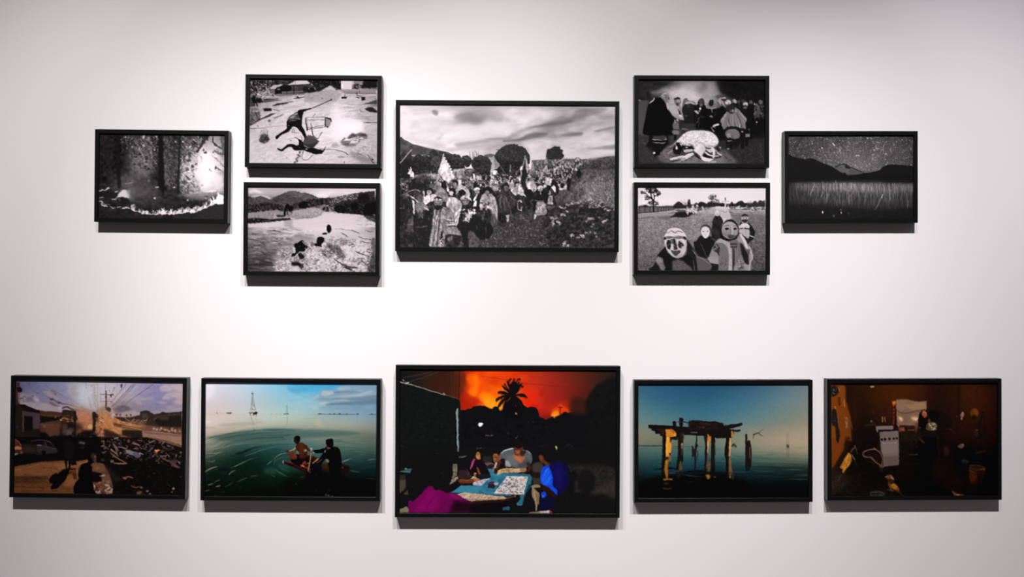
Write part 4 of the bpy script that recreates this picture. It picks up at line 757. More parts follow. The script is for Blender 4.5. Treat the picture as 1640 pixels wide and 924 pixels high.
def paint_masks():
    K = 12.833
    p = Pic('masks', (1016, 294), K, seed=61)
    A, B, C, D = (1016, 294), (1120, 294), (1016, 364), (1120, 364)
    p.grid([[222,226,228,226,226,226,226,226,224,222],
            [226,228,228,226,226,226,226,226,224,222],
            [226,228,226,222,220,222,222,222,222,218],
            [150,150,150,150,150,150,150,140,140,140],
            [140,138,136,130,140,130,130,120,120,120],
            [132,134,132,130,138,130,120,112,110,112],
            [126,126,128,130,132,126,116,104,104,104],
            [116,116,118,118,120,116,110,98,96,96],
            [106,106,108,108,110,106,100,92,88,88],
            [98,98,100,100,100,100,96,86,82,82]])
    S = p.rng
    # grass
    p.sheet(A, K); G = p.area([80,560,2720,560,2720,1800,80,1800])
    p.tex(p.noise(30,22,3,3), 20, G); p.tex(p.noise(12,10,2,4), 16, G)
    p.scatter(None, 700, 24, 9, 20, [70,90,150,176,190,120], .5, 60, G)
    p.poly([80,620,300,600,560,560,820,530,900,560,800,620,500,690,80,720],156,.6,14); p.line([80,720,260,695,500,680],[14,18,10],90,.7,6); p.blob([520,680,680,660,760,700,640,740,520,730],100,.6,14)
    # sky line of trees and fence
    p.poly([80,460,200,440,280,455,500,465,640,455,800,455,800,520,80,600],84,.95,5); p.blob([180,460,200,440,250,438,270,470,230,490],50,.9,4)
    p.poly([80,490,400,490,640,490,900,480,830,540,640,555,400,590,80,610],112,.95,4); p.line([80,480,400,478,700,482,900,478],[14,14,12,8],60,.9,3); p.line([80,605,250,590,420,580,640,555,820,535],[18,16,14,10,6],54,.9,3)
    for i,x in enumerate([105,215,318,400,482,552,604,650,700,735,770,800]): p.line([x,480,x+2,600-i*5],[16-i*.8,14-i*.8],48,.9,2)
    for i in range(30): x=90+i*24; p.line([x,492,x,590-i*2],3,84,.5)
    # big bare tree
    k=44
    p.line([395,580,392,460,385,360,360,300,340,220,330,90],[24,28,40,30,26,30],k,.97,2)
    for q,w in [([385,380,410,300,400,220,420,120],[26,22,18,10]),([350,300,270,240,230,200,140,175],[20,14,10,5]),([360,320,300,290,260,270,220,330],[16,12,9,5]),([395,400,440,380,480,400,500,450],[16,12,9,5]),([380,420,330,390,290,400,240,430],[16,12,9,5]),([330,200,300,140,250,100,200,85],[20,16,12,8]),([340,150,380,110,440,90],[18,14,10]),([410,250,450,240,500,230,530,240],[16,12,10,5]),([410,180,460,150,500,200],[14,12,10]),([420,430,450,420,490,440],[14,10,5]),([230,200,180,200,130,215],[8,6,4])]: p.line(q,w,k,.9,2)
    p.scatter([230,85,460,80,480,160,420,200,300,190,230,120],130,26,14,30,[40,52,70],.8,60); p.scatter([440,150,540,170,540,240,420,260],60,22,12,30,[40,56],.8,60); p.scatter([140,150,250,170,250,210,130,215],40,24,8,10,[50,70],.8,30); p.scatter([220,240,320,260,320,330,220,340],50,22,9,30,[50,66],.8,60); p.scatter([280,360,480,360,500,450,300,450],80,22,10,60,[48,64,80],.8,60)
    for x,y in [(270,135),(390,130),(480,180),(360,240),(440,210)]: p.ell(x,y,14,12,215,.7,4)
    # mid trees
    p.blob([800,455,840,415,890,370,950,380,1010,430,1060,450,1060,510,820,510],50,.95,4); p.blob([1080,460,1095,380,1110,325,1140,330,1155,400,1180,460,1120,480],48,.95,4); p.poly([1050,440,1180,430,1260,420,1386,400,1386,500,1060,520],62,.95,6); p.blob([1230,430,1270,390,1310,420,1300,450],80,.9,5); p.blob([1300,430,1340,380,1400,375,1480,420,1480,480,1320,480],48,.95,4)
    for a in ([1050,430,1000,370,950,330],[1050,430,1030,360,1020,310],[1055,430,1070,360,1090,320],[1055,430,1090,380,1110,350],[1050,420,990,390,960,360]): p.line(a,[9,5,3],90,.8)
    p.blob([720,690,800,650,850,600,920,580,1060,570,1150,590,1240,600,1290,620,1180,640,1120,680,1000,700,850,690],44,.95,5); p.line([690,625,780,600,860,590],[8,14,10],60,.8,4); p.poly([830,540,910,520,1040,540,1060,580,900,590],80,.8,5); p.line([920,525,1050,530],[16,12],190,.8,3); p.line([850,560,900,570],[12,8],180,.8,3)
    for q,w in [([1070,490,1080,600],[10,26]),([1100,500,1110,560,1095,640],[26,30,10]),([1130,520,1160,580],[24,20]),([1200,470,1215,600],[50,34]),([1240,520,1260,600],[34,30]),([1290,460,1290,520],[50,40]),([1170,500,1190,560],[26,20]),([1270,560,1270,610],[30,20])]: p.line(q,w,214,.95,3)
    p.scatter([1060,480,1320,470,1320,590,1060,600],50,22,10,70,[70,120,230,60],.8,40)
    p.sheet(B, K)
    p.line([60,490,85,560],[40,34],205,.9,3); p.line([140,480,150,530],[26,18],200,.9,3); p.ell(28,565,16,14,200,.8,3); p.poly([-40,480,100,470,240,460,260,490,180,530,0,560,-40,580],64,.7,8); p.line([72,490,85,560],[40,34],205,.9,3); p.line([140,485,150,525],[22,16],200,.9,3)
    p.poly([80,440,170,400,300,380,420,400,560,420,700,410,900,400,1345,400,1345,500,1100,490,560,480,420,470,200,490,80,500],56,.95,6)
    p.blob([150,440,180,380,230,370,290,400,340,390,400,420,400,470,160,470],54,.9,4); p.blob([410,430,450,400,500,400,520,440,500,470,420,470],50,.9,4); p.blob([630,420,670,370,700,420,700,460,630,460],48,.95,4); p.blob([730,440,770,390,820,360,880,355,930,400,980,420,980,490,740,480],52,.95,4); p.blob([1090,420,1110,370,1160,355,1190,400,1200,470,1130,500],62,.95,4); p.blob([1190,400,1240,340,1300,360,1345,350,1345,490,1200,480],66,.95,5)
    p.scatter([180,240,280,220,360,250,340,370,200,380],90,20,10,30,[60,90,120,150],.8,60); p.ell(265,290,40,46,70,.7,8); p.ell(330,255,20,22,90,.7,6); p.scatter([350,320,420,330,420,390,350,390],30,18,9,30,[70,100],.8,60); p.line([250,380,270,300,300,250],[10,8,4],70,.8)
    for x in range(980,1090,18): p.line([x,370+S.normal()*12,x,430],6,90,.7)
    p.poly([330,465,440,465,440,490,330,490],205,.9,3); p.line([590,460,600,490],[26,20],200,.8,3); p.scatter([620,470,840,460,840,510,620,520],50,22,12,0,[60,44,205,170,90],.8,40); p.poly([780,470,830,450,835,510,790,510],190,.85,3); p.scatter([840,470,1345,470,1345,540,900,530],90,24,13,0,[54,70,190,160,90,44],.8,30); p.poly([1070,490,1110,475,1125,530,1080,530],205,.85,4); p.poly([1190,480,1280,475,1280,500,1200,505],200,.85,4); p.line([610,540,860,535,1050,530],[16,14,10],70,.7,4); p.line([1080,545,1190,550],[14,10],70,.8,4); p.line([630,585,690,590],[26,10],70,.8,4); p.poly([80,500,330,490,330,560,200,560,60,590],150,.5,14)
    p.poly([620,600,1345,560,1345,900,900,900,700,760],104,.35,30); p.line([640,650,900,660,1345,640],[10,14,10],84,.4,6)
    # cross on stone base
    p.poly([515,285,545,285,545,350,615,355,615,372,550,375,550,540,560,580,500,580,515,520,525,375,455,370,455,355,520,350],205,.97,2); p.poly([528,285,545,285,545,350,528,350],90,.9,2); p.line([455,365,610,365],6,150,.8,1); p.line([545,380,552,560],6,150,.8,1)
    p.poly([430,585,500,570,560,575,620,590,660,700,640,730,560,740,490,790,430,700],190,.97,3); p.line([440,650,640,640],4,150,.8,1); p.line([440,690,650,680],4,150,.8,1); p.poly([490,570,570,575,560,600,500,600],150,.8,3); p.poly([450,740,560,720,500,800,470,790],200,.9,3)
    # standing figure behind, dark coat, pale mask
    p.blob([260,850,280,740,320,680,370,660,420,670,470,720,490,800,460,900,440,1400,320,1400,270,1300,250,1050],54,.98,3); p.tex(p.noise(40,60,3,8), 12, p.area([260,850,320,680,420,670,490,800,440,1400,270,1300])); p.ell(368,610,50,58,196,.98,2); p.ell(368,590,40,34,216,.8,5); p.line([345,605,360,608],6,110); p.line([382,606,398,604],6,110); p.ell(370,640,16,6,130,.8,2); p.line([370,600,370,630],5,160); p.blob([320,660,370,680,420,665,410,690,330,690],40,.9,3); p.line([380,720,385,900],5,34,.8)
    # man with striped jacket
    p.blob([830,840,870,790,930,770,990,780,1060,850,1090,920,1120,1040,1130,1130,1080,1160,1040,1200,1000,1250,940,1240,860,1100],56,.98,3); p.poly([815,880,870,830,940,810,1000,830,1040,880,1030,920,820,930],204,.98,2); p.line([820,928,900,915,1030,930],[16,20,18],44); p.line([905,830,915,1000],[14,12],220); p.poly([815,935,900,925,1030,945,1035,1060,1010,1130,960,1110,880,1040,820,1000],180,.97,3); p.line([950,940,960,1100],6,130,.8,1); p.line([940,1080,1000,1110],6,80,.8); p.poly([870,790,900,770,930,800,960,800,990,770,1000,800,950,830,890,830],190,.9,2)
    p.blob([862,700,870,650,930,630,990,645,1008,700,1000,760,960,800,910,800,870,760],120,.98,2); p.blob([870,670,880,640,930,625,990,640,1000,668,960,660,900,665],44); p.poly([862,690,1008,690,1004,740,930,735,868,742],186,.95,2); p.ell(905,712,16,10,70); p.ell(965,712,16,10,70); p.line([925,735,945,735],8,120); p.blob([875,745,930,735,1000,742,980,790,930,805,890,790],60,.95,3)
    p.line([1060,900,1110,1000,1095,1080],[70,70,50],46,.97,3); p.line([1050,1075,1115,1105],[20,26],205,.95,2); p.blob([1030,1110,1100,1100,1110,1130,1050,1190,1030,1170],48,.95,3)
    # small masked figure, dark top (plain pale mask)
    p.sheet(D, K)
    p.blob([-120,320,-60,280,0,190,60,170,120,220,200,180,260,210,350,270,380,320,340,500,200,700,150,640,60,680,-40,600],44,.98,3); p.line([20,330,60,400,110,520,160,620],[10,16,16,12],84,.8,3); p.line([260,230,320,270,350,290],[30,40,26],80,.8,6)
    p.blob([20,60,40,-20,120,-60,200,-40,240,20,250,100,200,160,210,40,120,-20,50,40],70,.9,3); p.blob([40,60,60,0,120,-20,180,0,215,60,215,110,190,180,150,220,110,222,70,180,40,120],212,.98,2); p.line([60,78,100,84],[5,9],60); p.line([150,82,195,76],[9,5],60); p.ell(85,92,10,5,50); p.ell(168,92,10,5,50); p.line([122,95,122,135],6,176,.8,1.5); p.line([104,158,142,158],5,120); p.line([40,20,120,-14,210,30],6,120,.7)
    # big white mask, dark hair, poncho
    p.sheet((1068,364), K)  # x is 667 less than C
    p.blob([1092,200,1098,80,1130,-20,1190,-110,1300,-165,1400,-120,1462,-30,1482,80,1462,170,1400,280,1300,330,1200,270,1130,250],40,.98,3)
    p.blob([1000,300,1050,240,1110,225,1150,250,1200,290,1300,280,1440,240,1560,200,1640,320,1700,380,1750,470,1770,630,1730,700,1700,890,1060,890,1070,780,1050,750,930,740,800,690,860,600,950,420,1010,330],118,.98,3)
    p.poly([1000,300,1100,235,1200,270,1290,310,1330,400,1350,560,1340,890,1270,890,1280,600,1220,420,1150,330],166,.95,4); p.blob([1110,330,1180,340,1250,430,1270,560,1260,700,1180,640,1130,520],116,.9,8); p.poly([1270,330,1310,360,1345,600,1345,890,1270,890,1275,600],172,.9,3)
    p.poly([812,685,870,600,930,430,1000,300,1060,320,1090,400,1070,560,1060,760,960,740],140,.97,2); p.poly([960,400,1010,330,1060,350,1090,430,1070,600,1030,520,980,500],58,.9,6); p.blob([940,440,980,360,1030,350,1060,400,1020,470,970,490],84,.9,4)
    for x,y in [(985,410),(1010,380),(1030,410),(1000,440),(970,455)]: p.ell(x,y,14,14,[150,40][(x//5)%2],.9,3)
    p.poly([860,620,930,590,1060,640,1060,740,960,730,820,690],152,.9,6); p.line([820,690,930,730,1055,750],8,190,.8,2); p.poly([880,740,1060,760,1060,890,860,890],46,.97,3)
    p.poly([1280,280,1400,290,1440,260,1500,300,1530,400,1520,560,1480,700,1450,890,1340,890,1345,500,1310,330],112,.95,4); p.poly([1300,330,1440,330,1440,420,1310,420],60,.9,3)
    for x in (1330,1370,1410): p.ell(x,375,14,18,170,.9,2); p.line([x-14,350,x+14,400],5,40)
    p.poly([1345,440,1390,440,1400,640,1390,890,1345,890],58,.9,4); p.line([1400,430,1420,560,1400,760],[10,14,10],150,.7,3); p.line([1450,420,1450,600],[16,10],134,.7,4); p.line([1370,440,1365,640],6,120,.6,2)
    p.poly([1440,260,1480,170,1520,130,1580,210,1640,320,1700,390,1760,560,1770,640,1720,700,1700,890,1560,890,1480,760,1540,600,1530,400,1480,310],150,.97,4); p.poly([1500,310,1560,340,1600,420,1680,560,1690,780,1600,740,1540,600],44,.95,10); p.line([1520,150,1600,290,1640,400,1720,520],[40,60,40,16],206,.9,6); p.line([1700,400,1740,520,1760,640,1715,720,1700,880],[20,24,16,20,20],186,.9,3); p.poly([1440,640,1540,560,1580,700,1560,820,1640,890,1380,890,1400,780],124,.9,6)
    p.scatter([1440,660,1560,640,1600,860,1440,850],60,22,10,40,[50,190,70,160],.8,60); p.poly([1380,800,1440,760,1460,890,1370,890],150,.8,6); p.poly([1640,440,1720,460,1700,560,1650,540],84,.8,8); p.scatter([1100,600,1240,680,1240,880,1100,870],50,24,9,50,[80,140,60,100],.7,40); p.scatter([1280,420,1345,420,1340,880,1280,880],40,14,8,0,[110,200,140],.8,30)
    m=[1128,60,1140,-20,1180,-80,1260,-118,1340,-110,1410,-60,1450,0,1465,60,1450,140,1400,200,1340,240,1270,240,1190,200,1140,140]
    p.blob(m,150,.99,2); p.blob([1150,0,1200,-80,1300,-110,1400,-60,1440,20,1380,60,1300,30,1200,60],172,.7,14); p.blob([1140,80,1240,60,1290,120,1260,200,1180,190],134,.7,14); p.blob([1240,160,1320,150,1420,170,1380,230,1300,245],84,.85,8)
    p.blob([1190,30,1210,10,1260,10,1280,30,1260,50,1210,50],34,.98,2); p.blob([1365,30,1385,10,1425,10,1436,30,1415,50,1380,52],40,.98,2); p.line([1180,-18,1230,-36,1290,-24],[8,14,8],70,.9,2); p.line([1360,-16,1400,-34,1440,-10],[8,12,6],80,.9,2); p.line([1310,-10,1302,60,1300,150],[8,10,10],90,.8,3); p.line([1345,-10,1350,80,1350,150],[14,20,16],186,.8,4); p.line([1290,160,1330,170,1365,158],[6,12,6],80,.8,2); p.line([1140,120,1190,150,1240,140],[4,8,4],100,.8,2); p.line([1160,170,1220,180,1280,176],6,110,.7,2); p.ell(1310,200,50,34,74,.8,8)
    # front mask on the left
    p.sheet(C, K)
    p.blob([370,890,390,790,430,720,440,660,470,580,560,480,640,400,660,500,760,580,960,620,1060,560,1080,340,1060,250,1130,300,1220,420,1386,600,1500,660,1560,740,1600,800,1540,890],48,.98,4)
    p.poly([430,690,480,600,560,570,600,700,640,890,560,890],124,.9,10); p.blob([440,690,470,620,520,610,560,680,540,740,480,730],150,.7,10); p.poly([470,590,600,430,640,400,680,520,760,590,800,700,760,890,620,890,590,640],42,.95,8); p.poly([780,700,900,660,1000,700,1120,780,1200,890,780,890],104,.9,14); p.poly([960,640,1060,560,1120,560,1240,680,1240,800,1100,780],42,.9,10)
    p.scatter([500,620,620,700,640,890,520,890],50,26,10,60,[140,90,160],.6,40); p.scatter([800,720,1000,700,1180,860,1180,890,790,890],80,26,10,50,[130,80,60,120],.6,50); p.line([1090,260,1160,350,1240,480,1300,570],[18,24,26,20],90,.8,6); p.line([1190,460,1260,560,1290,600],[6,16,10],170,.8,3); p.line([1210,680,1240,890],[16,20],120,.6,5); p.poly([1260,560,1330,600,1480,640,1600,800,1560,880,1500,890,1300,890,1280,700],104,.9,6); p.line([1300,600,1420,660,1560,760],[10,14,10],160,.6,4)
    p.blob([370,890,380,800,450,770,500,800,510,890],46,.95,5)
    p.blob([615,250,640,200,700,190,840,180,980,190,1060,230,1075,330,1060,460,1000,580,920,628,850,625,770,590,700,500,640,400],186,.99,2)
    p.blob([670,120,680,60,740,25,840,10,940,30,1010,90,1050,150,1065,220,1020,190,900,170,800,180,700,180,620,200,640,140],214,.99,2); p.line([690,125,760,65,830,120,900,75,960,90,1000,110],[6,12,14,14,9,6],60,.95,1.5,smooth=False); p.scatter([680,80,960,60,1000,120,700,140],30,12,6,0,[120,90],.7,60)
    p.blob([605,230,640,190,720,180,830,195,960,180,1060,215,1065,250,960,235,830,230,700,225,640,250],120,.97,2); p.scatter([620,215,1050,195,1050,235,640,240],50,20,7,0,[160,70,150,60],.8,20); p.blob([600,220,640,200,650,250,610,260],40,.9,3); p.blob([1010,190,1060,205,1060,260,1020,240],44,.9,3)
    p.blob([650,400,660,320,690,260,740,280,750,350,740,440,700,450],46,.97,3); p.blob([785,250,830,240,850,300,870,380,885,450,830,465,800,460,810,380,790,310],48,.97,3); p.blob([900,300,930,280,960,310,1000,340,1020,380,980,390,960,430,920,420,895,370],54,.97,3); p.blob([740,250,780,250,790,340,750,330],90,.8,3)
    p.blob([750,470,800,480,870,480,930,470,950,510,900,560,860,590,800,560],80,.97,4); p.scatter([760,480,940,475,900,560,800,560],30,18,8,0,[150,50,60],.8,50); p.blob([760,390,790,380,805,460,760,465],210,.8,3); p.blob([890,430,960,440,1040,420,1040,520,960,560,960,480],190,.7,6); p.line([880,250,900,300,885,370,900,420],[14,14,10,12],220,.9,3); p.line([960,250,1000,270,1030,330],[26,40,30],214,.85,4); p.line([630,270,640,330,680,450,740,540],[30,22,14,12],214,.85,4); p.blob([760,560,850,600,960,560,1000,560,920,625,850,625],150,.7,8); p.scatter([660,260,1040,250,1020,440,700,460],60,14,7,60,[60,220,50,190],.7,60); p.line([870,330,885,450],[6,8],30,.8,2)
    # a light cap seen just over the fold of the sheet
    p.warp(3, 22, octaves=2); p.smudge(1.8)
    return p
def paint_night():
    K = 11.389
    p = Pic('night', (1258, 210), K, seed=71)
    A, B, C, D = (1258, 210), (1360, 210), (1258, 280), (1360, 280)
    p.grid([[54,56,60,66,70,70,66,60,54],
            [60,64,70,76,80,80,76,68,58],
            [66,70,76,84,88,88,82,74,62],
            [70,74,80,88,92,92,86,76,62],
            [70,74,80,88,92,92,86,76,62],[26,26,26,26,26,26,26,26,26],
            [40,50,70,90,90,90,90,84,70],[34,40,50,60,66,64,66,60,50],[28,30,32,34,36,36,34,32,30],[26,26,27,27,27,27,27,26,26]])
    S = p.rng
    p.sheet(A, K); sky = p.area([40,60,2400,60,2400,760,40,760])
    p.tex(p.noise(300,150,3,2,-50), 9, sky); p.tex(p.noise(9,9,2,3), 20, sky)
    for k in range(1500):
        x,y = 50+S.random()*2300, 95+S.random()*640; g = S.random(); c = int(100+90*g**3+(30 if 700 < x < 1900 else 0))
        p.ell(x,y,4+4*g,4+5*g,c,.22+.4*g,1.5)
    for x,y,r,c in [(668,308,12,220),(620,330,10,150),(490,230,12,150),(515,350,10,130),(245,370,11,130),(265,250,11,120),(320,440,10,130),(720,435,11,150),(895,390,11,160),(930,440,12,150),(995,345,12,170),(1070,530,11,150),(75,205,11,120),(1160+140,445,13,200),(1162+172,445,12,205),(1162+340,130,15,170),(1162+505,315,13,180),(1162+455,345,15,170),(1162+665,415,14,190),(1162+430,435,12,170),(1162+110,625,14,170),(1162+320,635,13,160),(1162+630,270,12,160),(1162+815,255,13,150),(1162+750,330,12,140),(1162+1125,315,12,140),(1162+700,575,12,150),(1162+525,205,13,150),(1162+400,130,13,150),(1162+430,500,13,160),(1162+1045,490,12,130),(1162+965,155,12,130)]: p.ell(x,y,r,r*1.1,c,.9,2)
    p.line([855,215,880,245,905,272],[12,22,12],205,.95,3); p.line([980,270,1015,300,1000,350,985,390],[8,12,16,8],140,.7,5); p.scatter([960,280,1030,290,1010,410,930,400],40,10,7,60,[130,160,190],.7,60)
    p.blob([900,420,1200,420,1500,620,1386,720,1200,620,1000,560],110,.18,40)
    # snow peak and ridges
    p.poly([880,660,960,620,1020,600,1070,590,1110,605,1160,640,1220,670,1400,720,1480,800,1480,840,1100,840,960,740],84,.95,3)
    p.poly([885,655,960,615,1070,588,1110,605,1080,615,1030,610,960,640,910,665],28,.95,2); p.poly([1080,625,1110,600,1160,635,1190,685,1140,690,1090,670],34,.95,3); p.ell(1010,660,14,16,34,.9,3); p.blob([970,640,1050,620,1090,680,1160,700,1150,760,1040,750],92,.6,10)
    p.sheet(B, K); p.poly([0,690,60,690,130,700,200,730,240,750,160,775,60,790,0,800],76,.95,4); p.line([0,645,100,690,200,735,300,770],[14,12,10,8],28,.9,3); p.ell(235,800,26,10,60,.8,4)
    p.sheet(A, K); k=24
    p.poly([40,410,130,460,230,490,290,495,350,515,400,500,470,492,530,510,620,555,700,590,790,620,860,650,930,700,990,740,1050,765,1080,750,1110,780,1130,810,1180,815,1230,800,1300,790,1400,770,1480,760,1560,750,1640,730,1710,715,1760,670,1790,640,1870,615,1960,605,2100,615,2340,640,2340,1000,40,1000],k,1,2)
    p.sheet(C, K)
    p.poly([40,0,2340,0,2340,150,1200,140,40,140],22,.9,8); p.line([1160,105,1500,100,2300,110],[5,8,6],44,.6,3)
    # lit reeds
    M = p.area([40,150,300,142,700,135,1200,140,1700,150,2340,160,2340,560,1900,640,1300,620,1000,560,500,540,40,500],blur=20)
    p.put((0,0,p.W,p.H), M, 44, .8)
    top = p.area([200,150,700,135,1200,145,1800,155,2340,170,2340,300,1800,310,1200,300,600,280,200,260],blur=24)
    p.put((0,0,p.W,p.H), top, 110, .55)
    hot = p.area([850,140,1800,150,1800,300,1100,310,860,260],blur=40); p.put((0,0,p.W,p.H), hot, 150, .35)
    for k2 in range(1500):
        x = 60+2280*S.random(); f = min(1,(x-40)/700); y = 140+S.random()**1.3*340; L = 50+S.random()*110; b = (1-.55*(y-140)/420)*(.45+.55*f)
        if x > 2000: b *= .85
        c = int((S.choice([30,36,90,120,150,180,200]))*b+14); t = S.normal()*9
        p.line([x,y,x+t,y+L],[4,7,2] if S.random() < .5 else [6,4],c,.6,1.5)
    for q,w,c in [([445,360,480,300,535,165],[8,14,10],150),([515,140,540,190,560,230],[6,9,5],140),([675,120,680,160,670,240],[7,8,5],150),([750,150,748,400,758,500],[8,12,7],130),([650,395,665,360],[12,8],140),([885,150,875,220,890,300],[9,12,8],180),([915,105,925,160,945,260],[6,8,8],160),([1130,200,1150,300,1160,540],[8,10,6],140),([1100,180,1085,280],[8,6],170),([480,1,480,2],[1,1],30)]: p.line(q,w,c,.85,1.5)
    p.sheet(D, K)
    for q,w,c in [([470,640,520,560,560,470,610,360],[6,10,10,14],150),([595,420,615,355],[16,10],180),([480,160,500,230,530,400],[8,9,5],150),([615,180,640,260,660,370],[8,9,6],150),([720,190,735,260,750,460],[8,12,6],150),([800,180,830,240],[8,5],120),([285,370,290,440,275,560],[9,10,5],120),([1080,470,1070,560,1060,610],[10,12,8],120),([400,230,410,290],[14,10],170),([240,200,255,280],[20,10],165),([85,170,100,230],[20,10],165),([20,200,15,300],[12,8],165)]: p.line(q,w,c,.85,1.5)
    p.blob([-1100,560,-500,560,0,600,600,650,1150,620,1150,830,-1100,830],26,.75,40)
    for k2 in range(160):
        x = -1080+2240*S.random(); y = 560+S.random()*230; p.line([x,y,x+S.normal()*8,y+50],[5,3],int(S.choice([22,40,50,60])),.4,2)
    p.sheet(C, K)
    p.ell(678,682,11,24,225,.95,2.5); p.ell(1016,690,9,20,190,.95,2.5); p.ell(1010,635,12,14,110,.85,3); p.ell(882,748,16,20,100,.85,4); p.ell(1145,705,10,18,64,.8,3); p.ell(255,590,12,20,50,.8,4)
    p.smudge(1.6)
    return p
def paint_street():
    p = Pic('street', (22, 606), 9.625, seed=13)
    A, B, C, D = (22, 606), (156, 606), (18, 700), (152, 700)
    p.grid([['5c5478','6a6490','7a7aa4','8c8eac','b0a8b8','b4acc0','a89cb4','8e84ac','7a74a8','8a80a0'],
            ['64587c','706c98','847ea2','928cae','b2b2c2','c0b0bc','a898b0','8a80a8','7c76a6','a4929c'],
            ['7a6478','847690','8c809c','9c8ea4','b0a8b4','c09c9c','a48c9a','86789a','7c7298','94808e'],
            ['806878','8c7884','907c88','a08284','a8908e','c0886a','927882','80707e','806e84','846e7c'],
            ['30221e','3a2a20','463024','5a3a28','9a6444','b0744c','98785e','60483a','4c3a2e','3a2c28'],
            ['20181a','2c211e','3c281e','3c2a20','86553c','7c5038','7c5434','503424','6a4a38','6a5048'],
            ['181414','221a18','241a16','18130f','20160f','3a281c','2c1e18','2a1d18','4c382e','6c524a'],
            ['1a1310','201815','15110f','100e0d','100e0d','1a1411','161211','141112','181313','181312'],
            ['3a2418','4c3020','50321f','5a3820','2a1c14','3c281d','0f0d0c','0e0c0c','100d0c','120f0e'],
            ['4a2d1d','553421','55341f','5c3a22','241812','45301f','0d0c0b','0c0b0b','0d0c0b','0e0c0c'],
            ['3c2315','44291a','452a1a','4c2f1c','120e0c','3a281e','0c0b0b','0c0b0b','0c0b0b','0d0c0b']])
    S = p.rng
    # sky, sun haze, clouds
    p.sheet(A, 9.625)
    p.blob([820,80,1000,60,1200,80,1386,70,1386,360,1200,460,1000,400,880,260],'c4bcc8',.5,40); p.blob([960,150,1100,130,1180,200,1190,330,1120,400,1020,330],'c9cbd2',.55,30)
    p.blob([860,130,960,120,1000,200,960,300,880,280],'a89c98',.5,20)
    for q,c,a,b in [([460,200,560,190,640,230,680,290,620,310,540,270],'a58c92',.8,9),([560,180,620,190,660,240,640,260],'5c4c5c',.5,6),([90,240,200,230,330,260,390,320,360,370,300,350,200,330,90,330],'a28c98',.6,14),([330,270,380,310,390,350,340,350,310,300],'bca0a4',.8,8),([190,290,280,290,300,340,220,360],'62546e',.7,10),
        ([90,340,250,370,500,390,760,480,740,520,480,500,300,460,160,410,90,390],'a8929c',.8,12),([540,370,600,360,650,400,600,420],'6c607c',.6,8),([440,330,560,340,520,370,440,370],'7c7088',.6,8),([700,430,760,450,750,490,690,480],'b8a2ac',.7,6),([400,400,600,440,640,480,500,470],'aa8e94',.5,8)]: p.blob(q,c,a,b)
    p.sheet(B, 9.625)
    for q,c,a,b in [([960,140,1030,95,1140,100,1300,95,1300,210,1180,180,1080,200,980,195],'b89ca0',.85,10),([1010,290,1060,240,1180,210,1300,200,1300,320,1150,290,1080,330,1010,320],'b0949a',.85,9),([1190,340,1300,320,1300,400,1200,380],'b0959c',.7,8),([1060,440,1150,420,1200,460,1100,480],'9a8694',.7,9),([910,360,1000,350,1080,370,1000,395],'a08e9e',.7,7),
        ([380,270,460,240,560,280,640,300,840,295,840,315,660,335,520,320,420,320],'ac949c',.75,10),([580,350,640,350,690,400,640,430],'b096a0',.7,8),([240,400,400,340,600,370,700,440,640,500,440,520,260,480],'8a7684',.75,16),([300,430,440,420,540,470,460,500,320,500],'645466',.8,12),([240,460,400,470,560,520,480,560,300,540],'6a5866',.7,12),([480,500,620,520,650,560,420,590,300,560],'b8988e',.7,9),([840,520,1000,500,1300,450,1300,500,1100,520,880,550],'a48c96',.6,9)]: p.blob(q,c,a,b)
    p.tex(p.noise(60,30,3,2), 6, p.area([-1300,60,1300,80,1300,500,-1300,480],blur=10))
    # light streaks of the cracked glass / flare: wires converge
    for q,w,c,a in [([0,80,60,300,120,560],[20,14,10],'b4a2a6',.35)]: p.line(q,w,c,a,6)
    for q,w in [([125,80,125,200],7),([450,85,330,235,180,410],[10,8,6]),([555,85,380,270,210,440],[16,12,8]),([590,85,420,270,225,445],[14,10,8]),([860,90,720,190,540,310,370,440],[14,11,9,6]),([700,100,560,230],[4,3]),([260,140,180,330],[5,4]),([440,90,240,320],[5,4]),([310,90,240,200],[5,4])]: p.line(q,np.array(w)*.6,'463c56',.8,1.5,smooth=False)
    p.blob([360,85,385,85,380,130,365,150,352,120],'3c3450'); p.ell(262,145,10,12,'6a5a70',.8,2); p.ell(185,190,8,10,'5a4a58',.8,2); p.ell(385,430,14,12,'4c4250',.9,2)
    p.line([135,195,133,300,130,480],[16,22,26],'4c3634'); p.line([40,245,240,258],[8,14],'5a4248',.9,1); p.blob([195,250,250,240,225,265,220,295,205,280],'4a3434',.9,2); p.line([40,355,230,352],[7,8],'6a5050',.8,1.5); p.ell(220,372,18,18,'8a6a68',.6,3); p.blob([140,450,180,440,210,480,190,520,150,500],'3a2620',.9,4)
    p.sheet(A, 9.625)
    for q,w,c,a in [([490,110,640,200,820,300,1000,400],4,'54486a',.6),([330,70,560,210,840,330],4,'5a4e6e',.5),([130,190,320,290,560,310],5,'5c5070',.6),([640,220,900,330],4,'5c5068',.5),([920,350,1180,310],4,'8a7e90',.4),([400,150,600,240,760,330,1100,480],5,'7a6070',.5)]: p.line(q,w,c,a,1)
    p.line([490,270,600,325,720,380,840,400,980,440],[8,22,26,18,10],'6a4a44',.75,4); p.ell(590,320,30,16,'3c2a2c',.8,4); p.ell(700,375,30,14,'4a3432',.8,4); p.ell(365,228,14,12,'4a3c58',.8,3); p.ell(300,270,16,10,'5a4a60',.8,4); p.ell(235,82,20,10,'484064',.8,3)
    p.line([560,370,640,420,720,430],[14,20,8],'56464e',.7,4); p.line([750,460,820,440,900,470,1000,500],[20,30,24,12],'3c2a28',.8,5)
    p.line([860,440,980,430,1200,500],[10,20,20],'c08a6c',.6,8); p.line([800,390,960,430,1100,470],[8,12,8],'b48a78',.5,6)
